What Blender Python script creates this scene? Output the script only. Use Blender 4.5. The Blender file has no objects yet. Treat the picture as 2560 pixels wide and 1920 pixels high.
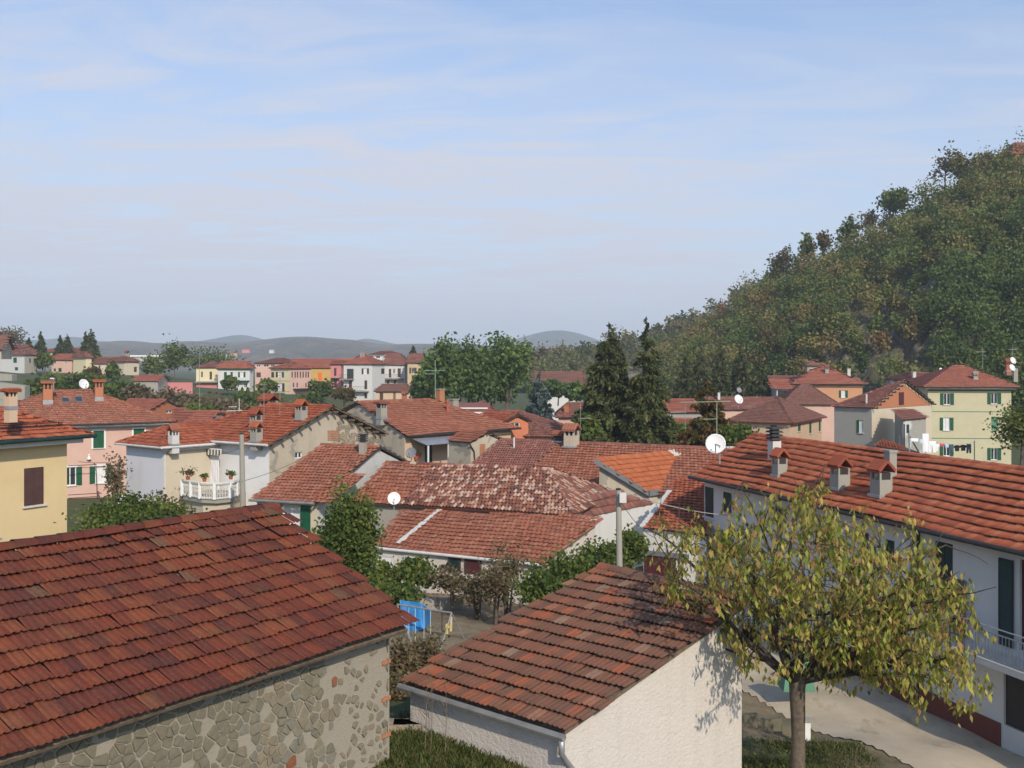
import bpy, math, random
import numpy as np
from mathutils import Vector, Matrix
R = math.radians
random.seed(7)
rng = np.random.default_rng(7)
scene = bpy.context.scene
C = scene.collection

# ------------------------------------------------------------------ camera, sky, sun, exposure
HAZE = .00030
FPX, CX, HY, CZ = 2500.0, 1280.0, 905.0, 11.0
cam_d = bpy.data.cameras.new('camera')
cam = bpy.data.objects.new('camera', cam_d)
C.objects.link(cam)
cam.location = (0, 0, CZ)
cam.rotation_euler = (R(90), 0, 0)
cam_d.sensor_width = 36
cam_d.lens = 36 * FPX / 2560
cam_d.shift_y = (HY - 960) / 2560
cam_d.clip_start = 0.1
cam_d.clip_end = 12000
scene.camera = cam

SUN_AZ, SUN_EL = 159.5, 34.0          # clockwise from +Y, degrees
world = bpy.data.worlds.new('World')
scene.world = world
world.use_nodes = True
nt = world.node_tree
nt.nodes.clear()
def N(t, ty, **k):
    n = t.nodes.new(ty)
    for a, b in k.items():
        setattr(n, a, b)
    return n
sky = N(nt, 'ShaderNodeTexSky', sky_type='NISHITA', sun_disc=False)
sky.sun_elevation = R(SUN_EL)
sky.sun_rotation = R(SUN_AZ)
sky.altitude = 300
sky.air_density = 1.0
sky.dust_density = 1.6
sky.ozone_density = 1.6
bg = N(nt, 'ShaderNodeBackground')
out = N(nt, 'ShaderNodeOutputWorld')
tc = N(nt, 'ShaderNodeTexCoord')
sep = N(nt, 'ShaderNodeSeparateXYZ')
nt.links.new(tc.outputs['Generated'], sep.inputs[0])
# thin cloud: the view direction is carried onto a cloud layer (x/z, y/z) so that streaks flatten towards the horizon
def math_node(t, op, a, b=None, c=None, clamp=False):
    n = N(t, 'ShaderNodeMath', operation=op, use_clamp=clamp)
    for i, v in enumerate((a, b, c)):
        if v is None:
            continue
        if isinstance(v, (int, float)):
            n.inputs[i].default_value = v
        else:
            t.links.new(v, n.inputs[i])
    return n.outputs[0]
zz = math_node(nt, 'ADD', math_node(nt, 'MAXIMUM', sep.outputs[2], 0.0), 0.10)
cx = math_node(nt, 'DIVIDE', sep.outputs[0], zz)
cy = math_node(nt, 'DIVIDE', sep.outputs[1], zz)
comb = N(nt, 'ShaderNodeCombineXYZ')
nt.links.new(cx, comb.inputs[0]); nt.links.new(cy, comb.inputs[1])
def cloud_noise(scale, stretch, rot, detail, lo, hi, dist=0.4):
    mp = N(nt, 'ShaderNodeMapping')
    mp.inputs['Rotation'].default_value = (0, 0, R(rot))
    mp.inputs['Scale'].default_value = (stretch[0], stretch[1], 1)
    nt.links.new(comb.outputs[0], mp.inputs[0])
    no = N(nt, 'ShaderNodeTexNoise')
    no.inputs['Scale'].default_value = scale
    no.inputs['Detail'].default_value = detail
    no.inputs['Roughness'].default_value = 0.62
    no.inputs['Distortion'].default_value = dist
    nt.links.new(mp.outputs[0], no.inputs['Vector'])
    mr = N(nt, 'ShaderNodeMapRange')
    mr.inputs[1].default_value = lo; mr.inputs[2].default_value = hi
    nt.links.new(no.outputs[0], mr.inputs[0])
    return mr.outputs[0]
big = cloud_noise(0.42, (0.55, 1.0), 52, 4, 0.34, 0.60)
wisp = cloud_noise(2.1, (0.62, 1.5), 58, 10, 0.40, 0.66, 1.4)
cl = math_node(nt, 'MULTIPLY', big, math_node(nt, 'ADD', math_node(nt, 'MULTIPLY', wisp, 0.62), 0.25))
lowband = N(nt, 'ShaderNodeMapRange')
lowband.inputs[1].default_value = 0.0; lowband.inputs[2].default_value = 0.42
lowband.inputs[3].default_value = 0.80; lowband.inputs[4].default_value = 0.0
nt.links.new(sep.outputs[2], lowband.inputs[0])
hi_fade = N(nt, 'ShaderNodeMapRange')
for i_, v_ in enumerate((.14, .40, 1.0, .38)):
    hi_fade.inputs[i_ + 1].default_value = v_
nt.links.new(sep.outputs[2], hi_fade.inputs[0])
cl = math_node(nt, 'ADD', math_node(nt, 'MULTIPLY', cl, hi_fade.outputs[0]), lowband.outputs[0], clamp=True)
cmix = N(nt, 'ShaderNodeMix', data_type='RGBA')
nt.links.new(cl, cmix.inputs[0])
skb = N(nt, 'ShaderNodeMix', data_type='RGBA', blend_type='MULTIPLY')
skb.inputs[0].default_value = 1.0
nt.links.new(sky.outputs[0], skb.inputs[6])
skb.inputs[7].default_value = (0.60, 0.78, 0.92, 1)
nt.links.new(skb.outputs[2], cmix.inputs[6])
cmix.inputs[7].default_value = (3.3, 3.45, 4.0, 1)
nt.links.new(cmix.outputs[2], bg.inputs[0])
bg.inputs[1].default_value = 0.15
nt.links.new(bg.outputs[0], out.inputs[0])

sun_d = bpy.data.lights.new('sun', 'SUN')
sun_d.energy = 2.8
sun_d.angle = R(0.6)
sun_d.color = (1.0, 0.88, 0.72)
sun = bpy.data.objects.new('sun', sun_d)
C.objects.link(sun)
a, e = R(SUN_AZ), R(SUN_EL)
SUN = Vector((math.sin(a) * math.cos(e), math.cos(a) * math.cos(e), math.sin(e)))
sun.rotation_euler = SUN.to_track_quat('Z', 'Y').to_euler()
sun.location = (40, -60, 80)
vs = scene.view_settings
scene.display_settings.display_device = 'sRGB'
vs.view_transform = 'Standard'
vs.look = 'None'
vs.exposure = 0.45
vs.gamma = 1.0
vs.use_curve_mapping = False
scene.render.engine = 'CYCLES'
cy_ = scene.cycles
cy_.max_bounces = 5; cy_.diffuse_bounces = 2; cy_.glossy_bounces = 2
cy_.transmission_bounces = 3; cy_.transparent_max_bounces = 6; cy_.volume_bounces = 1
cy_.use_denoising = True
cy_.caustics_reflective = False; cy_.caustics_refractive = False

# ------------------------------------------------------------------ points from pixels of the photograph (2560 wide)
def P(px, py, d):
    return Vector(((px - CX) / FPX * d, d, CZ - (py - HY) / FPX * d))
def PZ(px, py, z):
    return P(px, py, (CZ - z) * FPX / (py - HY))
def ray_plane(px, py, o, n):
    r = Vector(((px - CX) / FPX, 1.0, -(py - HY) / FPX))
    q = Vector((0, 0, CZ))
    return q + r * ((o - q).dot(n) / r.dot(n))

# ------------------------------------------------------------------ materials
MATS = {}
def lin(c):
    return tuple(((v / 255) / 12.92 if v / 255 <= .04045 else ((v / 255 + .055) / 1.055) ** 2.4) for v in c)
def new_mat(name):
    m = bpy.data.materials.new(name)
    m.use_nodes = True
    t = m.node_tree
    b = t.nodes['Principled BSDF']
    MATS[name] = m
    return m, t, b
def noise(t, scale, detail=4, rough=.6, vec=None, dist=0.0):
    n = N(t, 'ShaderNodeTexNoise')
    n.inputs['Scale'].default_value = scale
    n.inputs['Detail'].default_value = detail
    n.inputs['Roughness'].default_value = rough
    n.inputs['Distortion'].default_value = dist
    if vec is not None:
        t.links.new(vec, n.inputs['Vector'])
    return n.outputs[0]
def geo_pos(t, scale=None, rot=None):
    g = N(t, 'ShaderNodeNewGeometry').outputs['Position']
    if scale is None:
        return g
    mp = N(t, 'ShaderNodeMapping')
    mp.inputs['Scale'].default_value = scale
    if rot:
        mp.inputs['Rotation'].default_value = rot
    t.links.new(g, mp.inputs[0])
    return mp.outputs[0]
def ramp(t, fac, stops):
    r = N(t, 'ShaderNodeValToRGB')
    el = r.color_ramp.elements
    while len(el) < len(stops):
        el.new(.5)
    for q, (p, c) in zip(el, stops):
        q.position = p
        q.color = (*c, 1)
    t.links.new(fac, r.inputs[0])
    return r.outputs[0]
def mixc(t, fac, c1, c2, blend='MIX'):
    m = N(t, 'ShaderNodeMix', data_type='RGBA', blend_type=blend)
    for i, v in ((0, fac), (6, c1), (7, c2)):
        if isinstance(v, (int, float)):
            m.inputs[i].default_value = v
        elif isinstance(v, tuple):
            m.inputs[i].default_value = (*v, 1) if len(v) == 3 else v
        else:
            t.links.new(v, m.inputs[i])
    return m.outputs[2]
def rng_map(t, v, a, b, c=0.0, d=1.0):
    m = N(t, 'ShaderNodeMapRange')
    for i, q in enumerate((a, b, c, d)):
        m.inputs[i + 1].default_value = q
    t.links.new(v, m.inputs[0])
    return m.outputs[0]
def bump(t, b, h, strength, dist=.02):
    n = N(t, 'ShaderNodeBump')
    n.inputs['Strength'].default_value = strength
    n.inputs['Distance'].default_value = dist
    t.links.new(h, n.inputs['Height'])
    t.links.new(n.outputs[0], b.inputs['Normal'])
def rnd_attr(t):
    at = N(t, 'ShaderNodeAttribute', attribute_name='rnd')
    oi = N(t, 'ShaderNodeObjectInfo')
    return math_node(t, 'FRACT', math_node(t, 'ADD', at.outputs['Fac'], oi.outputs['Random']))
def plain(name, col, rough=.6, var=.12, metal=0.0, scale=3.0, spec=.3):
    m, t, b = new_mat(name)
    nz = noise(t, scale, 5, .65, geo_pos(t))
    c = mixc(t, rng_map(t, nz, .3, .7), tuple(v * (1 - var) for v in col), tuple(min(1, v * (1 + var)) for v in col))
    t.links.new(c, b.inputs['Base Color'])
    b.inputs['Roughness'].default_value = rough
    b.inputs['Metallic'].default_value = metal
    b.inputs['Specular IOR Level'].default_value = spec
    return m
def plaster(name, col, dirt=.25, stain=(.20, .17, .13), patch=None, rough_bump=.25, grain=28):
    m, t, b = new_mat(name)
    g = geo_pos(t)
    n1 = noise(t, .9, 6, .65, g)
    n2 = noise(t, 1.0, 5, .6, geo_pos(t, (2.6, 2.6, .28)))      # vertical run-off streaks
    n3 = noise(t, 9, 4, .7, g)
    f = math_node(t, 'ADD', math_node(t, 'MULTIPLY', rng_map(t, n1, .45, .78), .6), math_node(t, 'MULTIPLY', rng_map(t, n2, .5, .8), .55))
    f = math_node(t, 'MULTIPLY', math_node(t, 'ADD', f, math_node(t, 'MULTIPLY', rng_map(t, n3, .5, .8), .2)), dirt, clamp=True)
    c = mixc(t, rng_map(t, n1, .3, .7), tuple(v * .93 for v in col), tuple(min(.85, v * 1.05) for v in col))
    if patch:
        pn = noise(t, patch[1], 5, .55, g, .6)
        c = mixc(t, rng_map(t, pn, patch[2], patch[2] + .03), c, patch[0])
    c = mixc(t, f, c, stain)
    t.links.new(c, b.inputs['Base Color'])
    b.inputs['Roughness'].default_value = .9
    b.inputs['Specular IOR Level'].default_value = .15
    bump(t, b, noise(t, grain, 4, .7, g), rough_bump, .03)
    return m
def roofmat(name, stops, dirt=.45, dirtcol=(.06, .04, .032), moss=0.0, blotch=.5, zfade=None):
    m, t, b = new_mat(name)
    r = rnd_attr(t)
    g = geo_pos(t)
    c = ramp(t, r, stops)
    n1 = noise(t, blotch, 6, .65, g)
    n2 = noise(t, 7, 5, .7, g)
    n3 = noise(t, 26, 3, .7, g)
    f = math_node(t, 'ADD', math_node(t, 'MULTIPLY', rng_map(t, n1, .42, .68), .6), math_node(t, 'MULTIPLY', rng_map(t, n2, .46, .72), .5))
    f = math_node(t, 'MULTIPLY', f, dirt, clamp=True)
    c = mixc(t, f, c, dirtcol)
    c = mixc(t, math_node(t, 'MULTIPLY', rng_map(t, n3, .55, .75), .25), c, (.30, .24, .19))
    if moss:
        c = mixc(t, math_node(t, 'MULTIPLY', rng_map(t, noise(t, 3.1, 6, .7, g), .55, .7), moss), c, (.075, .07, .03))
    t.links.new(c, b.inputs['Base Color'])
    b.inputs['Roughness'].default_value = .78
    b.inputs['Specular IOR Level'].default_value = .25
    bump(t, b, n2, .3, .02)
    return m
def leafmat(name, stops, trans=.35, rough=.6):
    m, t, b = new_mat(name)
    at = N(t, 'ShaderNodeAttribute', attribute_name='tint')
    at2 = N(t, 'ShaderNodeAttribute', attribute_name='rnd')
    oi = N(t, 'ShaderNodeObjectInfo')
    c = ramp(t, math_node(t, 'FRACT', math_node(t, 'ADD', at.outputs['Fac'], math_node(t, 'MULTIPLY', oi.outputs['Random'], 1.0 if name == 'leaf_cherry' else 0.0))), stops)
    c = mixc(t, 1.0, c, ramp(t, at2.outputs['Fac'], [(0, (.55, .55, .55)), (1, (1.25, 1.25, 1.25))]), 'MULTIPLY')
    t.links.new(c, b.inputs['Base Color'])
    b.inputs['Roughness'].default_value = rough
    b.inputs['Specular IOR Level'].default_value = .25
    tr = N(t, 'ShaderNodeBsdfTranslucent')
    t.links.new(c, tr.inputs[0])
    mx = N(t, 'ShaderNodeMixShader')
    mx.inputs[0].default_value = trans
    t.links.new(b.outputs[0], mx.inputs[1]); t.links.new(tr.outputs[0], mx.inputs[2])
    t.links.new(mx.outputs[0], t.nodes['Material Output'].inputs[0])
    return m

TERRA = [(0, (.25, .062, .033)), (.25, (.32, .08, .039)), (.6, (.37, .098, .045)), (.9, (.41, .12, .055)), (1, (.36, .14, .075))]
roofmat('roof_bright', TERRA, .38, blotch=.35)
roofmat('roof_orange', [(0, (.33, .085, .042)), (.3, (.42, .108, .05)), (.7, (.48, .13, .058)), (1, (.50, .17, .085))], .4, (.15, .075, .05), .1, .4)
roofmat('roof_barn', [(0, (.085, .023, .018)), (.25, (.125, .029, .017)), (.6, (.165, .038, .018)), (.93, (.19, .054, .023)), (.985, (.15, .06, .03)), (1, (.12, .07, .045))], .6, (.036, .024, .023), .35, .9)
roofmat('roof_shed', [(0, (.15, .068, .046)), (.4, (.185, .080, .050)), (.7, (.21, .084, .049)), (.92, (.32, .09, .042)), (1, (.24, .16, .11))], .95, (.125, .092, .072), .4, .28)
roofmat('roof_mid', [(0, (.235, .080, .050)), (.3, (.29, .098, .056)), (.7, (.335, .115, .064)), (1, (.36, .155, .10))], .45, (.16, .09, .068), .1, .5)
roofmat('roof_dull', [(0, (.17, .066, .054)), (.4, (.215, .080, .062)), (.8, (.26, .098, .072)), (1, (.28, .15, .115))], .5, (.12, .075, .06), .1, .5)
roofmat('roof_coppi', [(0, (0.107, 0.045, 0.033)), (.35, (0.189, 0.070, 0.049)), (.62, (0.295, 0.115, 0.074)), (.78, (0.410, 0.246, 0.180)), (1, (0.508, 0.385, 0.312))], .3, (.14, .085, .06), .15, .6)
roofmat('roof_new', [(0, (0.361, 0.098, 0.037)), (.5, (0.410, 0.119, 0.045)), (1, (0.451, 0.139, 0.057))], .12, blotch=.3)
roofmat('roof_far', [(0, (.27, .084, .056)), (.5, (.31, .10, .064)), (1, (.35, .125, .08))], .3, (.16, .08, .06), 0, .2)
roofmat('roof_brown', [(0, (0.160, 0.072, 0.056)), (.5, (0.196, 0.088, 0.064)), (1, (0.224, 0.104, 0.080))], .35, (.14, .08, .065), 0, .3)
plaster('wall_yellow', (.69, .53, .295), .10, (.45, .36, .2), rough_bump=.1)
plaster('wall_paleyellow', (.70, .62, .40), .12, (.45, .4, .26))
plaster('wall_tan', (.58, .44, .27), .15, (.4, .3, .2))
plaster('wall_bright', (.80, .79, .77), .10, (.5, .48, .44))
plaster('wall_pink', (0.638, 0.420, 0.344), .10, (.5, .35, .3))
plaster('wall_cream', (0.605, 0.521, 0.395), .35, (.30, .25, .18))
plaster('wall_oldcream', (0.504, 0.437, 0.336), .65, (.25, .21, .15), ((.34, .31, .26), .7, .56))
plaster('wall_white', (0.66, 0.65, 0.62), .40, (.4, .38, .34))
plaster('wall_shed', (.64, .585, .53), .55, (.36, .31, .26), rough_bump=.9, grain=14)
plaster('wall_grey', (0.353, 0.336, 0.302), .35, (.24, .22, .2), ((.60, .59, .58), .16, .60))
plaster('wall_lavender', (.70, .69, .73), .35, (.40, .37, .34))
plaster('wall_palegreen', (0.554, 0.504, 0.336), .08, (.45, .42, .3))
plaster('wall_orange', (0.571, 0.302, 0.168), .1, (.45, .28, .18))
plaster('wall_hotorange', (0.605, 0.218, 0.118), .08, (.5, .25, .15))
plaster('wall_brickred', (0.378, 0.143, 0.076), .3, (.30, .14, .09))
plaster('wall_peach', (0.605, 0.437, 0.302), .2, (.5, .36, .26))
plaster('wall_rose', (0.588, 0.235, 0.227), .15, (.5, .25, .22))
plaster('wall_ochre', (0.554, 0.353, 0.118), .15, (.45, .3, .15))
plaster('wall_mossy', (.17, .155, .11), .6, (.06, .06, .035))
plaster('concrete', (.35, .33, .28), .5, (.22, .20, .17))
plaster('concrete_white', (.62, .60, .56), .5, (.30, .28, .24))
plaster('mortar', (.36, .32, .255), .5, (.25, .21, .16), rough_bump=.8)
plaster('plinth', (.19, .062, .046), .25, (.2, .08, .06))
plaster('rubble', (.30, .26, .20), .8, (.13, .11, .08), ((.42, .33, .22), 3.0, .56), .9, 8)
plaster('brickwork', (.46, .19, .10), .4, (.30, .18, .12), rough_bump=.6)
plain('green_paint', (.010, .085, .04), .5, .15)
plain('green_dark', (.010, .035, .032), .5, .2)
plain('green_grey', (.10, .24, .15), .5, .1)
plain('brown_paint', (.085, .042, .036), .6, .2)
plain('maroon_paint', (.085, .022, .025), .6, .2)
plain('white_paint', (.78, .77, .74), .45, .05)
plain('wood_old', (.16, .12, .085), .85, .35, scale=9)
plain('wood_dark', (.06, .045, .035), .85, .3, scale=9)
plain('fascia_grey', (.17, .18, .19), .45, .1)
plain('fascia_dark', (.04, .035, .035), .6, .2)
plain('gutter_metal', (.30, .29, .28), .45, .2, .4)
plain('gutter_white', (.62, .60, .57), .5, .1)
plain('zinc', (.42, .42, .43), .4, .15, .5)
plain('black_iron', (.022, .02, .02), .5, .2)
plain('pole_metal', (.36, .36, .35), .5, .2, .5)
plain('antenna_green', (.27, .36, .24), .5, .2)
plain('dish_white', (.76, .75, .74), .4, .04)
plain('dish_grey', (.23, .23, .25), .5, .1)
plain('cable_pale', (.42, .38, .36), .6, .1)
plain('cable_dark', (.06, .055, .05), .6, .1)
plain('curtain', (.70, .69, .70), .8, .08)
plain('curtain_yellow', (.50, .44, .12), .8, .15)
plain('tarp_blue', (.03, .20, .50), .42, .25, scale=2.0)
plain('swing_rope', (.50, .58, .46), .7, .1)
plain('toy_yellow', (.65, .48, .06), .5, .1)
plain('toy_orange', (.75, .16, .03), .5, .1)
plain('post_wood', (.55, .44, .26), .8, .2)
plain('terracotta_pot', (.42, .11, .06), .75, .2)
plain('cloth_white', (.80, .80, .82), .8, .05)
plain('cloth_dark', (.016, .02, .022), .8, .2)
plain('cloth_jeans', (.06, .11, .15), .8, .2)
plain('cloth_pink', (.55, .08, .14), .8, .15)
plain('cloth_blue', (.45, .58, .66), .8, .1)
plain('bark', (.13, .10, .075), .9, .4, scale=11)
plain('bark_dark', (.06, .048, .038), .9, .35, scale=11)
plain('flower_pink', (.6, .05, .15), .7, .2)
plain('grey_tarp', (.26, .28, .29), .5, .15)
plain('plastic_sheet', (.55, .40, .38), .4, .2)
m, t, b = new_mat('glass')
b.inputs['Base Color'].default_value = (.035, .045, .05, 1)
b.inputs['Roughness'].default_value = .12
b.inputs['Specular IOR Level'].default_value = .5
m, t, b = new_mat('awning')
sp = N(t, 'ShaderNodeTexCoord')
wv = N(t, 'ShaderNodeTexWave')
wv.inputs['Scale'].default_value = 1.35
t.links.new(sp.outputs['Object'], wv.inputs['Vector'])
t.links.new(ramp(t, wv.outputs['Fac'], [(.48, (.055, .06, .045)), (.52, (.72, .68, .60))]), b.inputs['Base Color'])
m, t, b = new_mat('stone')
st = ramp(t, rnd_attr(t), [(0, (.19, .175, .135)), (.25, (.24, .205, .145)), (.5, (.28, .23, .16)), (.75, (.22, .21, .17)), (.965, (.28, .235, .16)), (.985, (.28, .095, .05)), (1, (.32, .10, .05))])
gp = geo_pos(t)
t.links.new(mixc(t, rng_map(t, noise(t, 9, 5, .7, gp), .35, .75), st, mixc(t, .5, st, (.11, .095, .065))), b.inputs['Base Color'])
b.inputs['Roughness'].default_value = .9
b.inputs['Specular IOR Level'].default_value = .15
bump(t, b, noise(t, 18, 5, .7, gp), .7, .03)
leafmat('leaf_cherry', [(0, (.13, .19, .026)), (.3, (.23, .27, .038)), (.55, (.36, .35, .06)), (.8, (.43, .36, .10)), (.94, (.42, .19, .08)), (1, (.20, .25, .035))], .42)
leafmat('leaf_green', [(0, (0.054, 0.102, 0.022)), (.5, (0.102, 0.150, 0.029)), (.85, (0.168, 0.192, 0.038)), (1, (0.252, 0.222, 0.054))], .3)
leafmat('leaf_locust', [(0, (0.070, 0.133, 0.039)), (.5, (0.109, 0.179, 0.044)), (1, (0.187, 0.234, 0.055))], .3)
leafmat('leaf_spruce', [(0, (0.044, 0.065, 0.022)), (.5, (0.068, 0.088, 0.027)), (.85, (0.111, 0.111, 0.036)), (1, (0.156, 0.117, 0.052))], .1)
leafmat('leaf_bluespruce', [(0, (0.057, 0.086, 0.081)), (.5, (0.092, 0.132, 0.127)), (1, (0.138, 0.178, 0.161))], .1)
leafmat('leaf_autumn', [(0, (0.057, 0.069, 0.017)), (.4, (0.115, 0.098, 0.025)), (.75, (0.172, 0.098, 0.034)), (1, (0.196, 0.069, 0.029))], .3)
leafmat('leaf_wood', [(0, (0.067, 0.110, 0.027)), (.3, (0.106, 0.157, 0.034)), (.5, (0.168, 0.196, 0.047)), (.68, (0.235, 0.218, 0.062)), (.85, (0.263, 0.179, 0.065)), (.95, (0.269, 0.140, 0.062)), (1, (0.112, 0.134, 0.045))], .25)
leafmat('leaf_woodpale', [(0, (0.094, 0.119, 0.037)), (.4, (0.156, 0.163, 0.050)), (.75, (0.206, 0.181, 0.056)), (1, (0.200, 0.125, 0.062))], .3)
leafmat('leaf_dry', [(0, (.13, .09, .05)), (.4, (.20, .14, .08)), (.75, (.13, .125, .05)), (1, (.27, .17, .11))], .25)
leafmat('leaf_grass', [(0, (.045, .07, .014)), (.5, (.075, .10, .022)), (.85, (.14, .13, .04)), (1, (.20, .15, .06))], .3)
# ground: grass, soil and gravel blended by an attribute painted from what stands there
m, t, b = new_mat('ground')
g = geo_pos(t)
at = N(t, 'ShaderNodeAttribute', attribute_name='soil')
gr = mixc(t, rng_map(t, noise(t, .8, 6, .7, g), .35, .65), (.035, .06, .014), (.085, .09, .028))
gr = mixc(t, math_node(t, 'MULTIPLY', rng_map(t, noise(t, 5, 5, .7, g), .52, .7), .7), gr, (.14, .10, .05))
so = mixc(t, rng_map(t, noise(t, 1.4, 6, .7, g), .35, .65), (.17, .12, .07), (.31, .235, .145))
t.links.new(mixc(t, at.outputs['Fac'], gr, so), b.inputs['Base Color'])
b.inputs['Roughness'].default_value = .95
bump(t, b, noise(t, 6, 6, .75, g), .8, .08)
m, t, b = new_mat('gravel')
g = geo_pos(t)
c = mixc(t, rng_map(t, noise(t, .5, 6, .65, g), .35, .68), (.40, .33, .235), (.53, .445, .33))
c = mixc(t, math_node(t, 'MULTIPLY', rng_map(t, noise(t, 1.1, 6, .7, geo_pos(t, (1, .5, 1))), .56, .7), .55), c, (.16, .12, .07))
c = mixc(t, math_node(t, 'MULTIPLY', rng_map(t, noise(t, 40, 3, .8, g), .5, .7), .35), c, (.22, .19, .15))
t.links.new(c, b.inputs['Base Color'])
b.inputs['Roughness'].default_value = .95
bump(t, b, noise(t, 30, 4, .8, g), .5, .02)
m, t, b = new_mat('hill_ground')
g = geo_pos(t)
c = mixc(t, rng_map(t, noise(t, .06, 6, .7, g), .4, .6), (.05, .055, .022), (.10, .085, .045))
c = mixc(t, rng_map(t, noise(t, .11, 7, .75, geo_pos(t, (1, 1, .35))), .47, .6), c, (.24, .20, .155))
t.links.new(c, b.inputs['Base Color'])
b.inputs['Roughness'].default_value = .95
bump(t, b, noise(t, .8, 6, .75, g), 1.0, .6)
m, t, b = new_mat('far_hill')
g = geo_pos(t)
c = mixc(t, rng_map(t, noise(t, .009, 9, .78, g), .40, .60), (.07, .07, .03), (.33, .205, .12))
c = mixc(t, rng_map(t, noise(t, .035, 8, .8, g), .48, .62), c, (.04, .05, .02))
c = mixc(t, math_node(t, 'MULTIPLY', rng_map(t, noise(t, .02, 6, .8, g), .58, .66), .8), c, (.38, .29, .19))
t.links.new(c, b.inputs['Base Color'])
b.inputs['Roughness'].default_value = 1
bump(t, b, noise(t, .05, 8, .85, g), 1.0, 14)
m, t, b = new_mat('far_hill_dark')
g = geo_pos(t)
t.links.new(mixc(t, rng_map(t, noise(t, .012, 8, .75, g), .38, .62), (.03, .05, .03), (.06, .07, .035)), b.inputs['Base Color'])
b.inputs['Roughness'].default_value = 1
bump(t, b, noise(t, .05, 6, .8, g), 1.0, 8)

# ------------------------------------------------------------------ objects
LOC = {}
def np_mesh(name, verts, faces, mats, attrs=None, smooth=False):
    """verts (N,3), faces (M,k) arrays -> mesh; attrs: {name: per-face floats}"""
    verts = np.asarray(verts, np.float32); faces = np.asarray(faces, np.int32)
    me = bpy.data.meshes.new(name)
    me.vertices.add(len(verts)); me.vertices.foreach_set('co', verts.ravel())
    k = faces.shape[1]
    me.loops.add(faces.size); me.loops.foreach_set('vertex_index', faces.ravel())
    me.polygons.add(len(faces))
    me.polygons.foreach_set('loop_start', np.arange(0, faces.size, k, dtype=np.int32))
    me.update(calc_edges=True)
    if smooth:
        me.polygons.foreach_set('use_smooth', np.ones(len(faces), bool))
    for an, v in (attrs or {}).items():
        at = me.attributes.new(an, 'FLOAT', 'FACE')
        at.data.foreach_set('value', np.asarray(v, np.float32))
    for m in mats:
        me.materials.append(MATS[m])
    return me
def link(name, me, loc, parent=None, rot=None, kind=None):
    o = bpy.data.objects.new(name, me)
    C.objects.link(o)
    loc = Vector(loc)
    LOC[o.name] = loc
    if parent is not None:
        o.parent = parent
        o.location = loc - LOC[parent.name]
    else:
        o.location = loc
    if rot is not None:
        o.rotation_euler = rot
    if kind:
        o['kind'] = kind
    return o
def np_obj(name, verts, faces, mat, parent=None, attrs=None, kind=None, smooth=False):
    verts = np.asarray(verts, np.float64)
    c = (verts.min(0) + verts.max(0)) / 2
    me = np_mesh(name, verts - c, faces, [mat] if isinstance(mat, str) else mat, attrs, smooth)
    return link(name, me, c, parent, None, kind)
def thing(name, label, cat, loc, group=None):
    o = bpy.data.objects.new(name, None)
    C.objects.link(o)
    o.empty_display_size = .3
    o.location = loc
    LOC[o.name] = Vector(loc)
    o['label'] = label; o['category'] = cat
    if group:
        o['group'] = group
    return o
def tag(o, label, cat, group=None):
    o['label'] = label; o['category'] = cat
    if group:
        o['group'] = group
    return o

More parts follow.
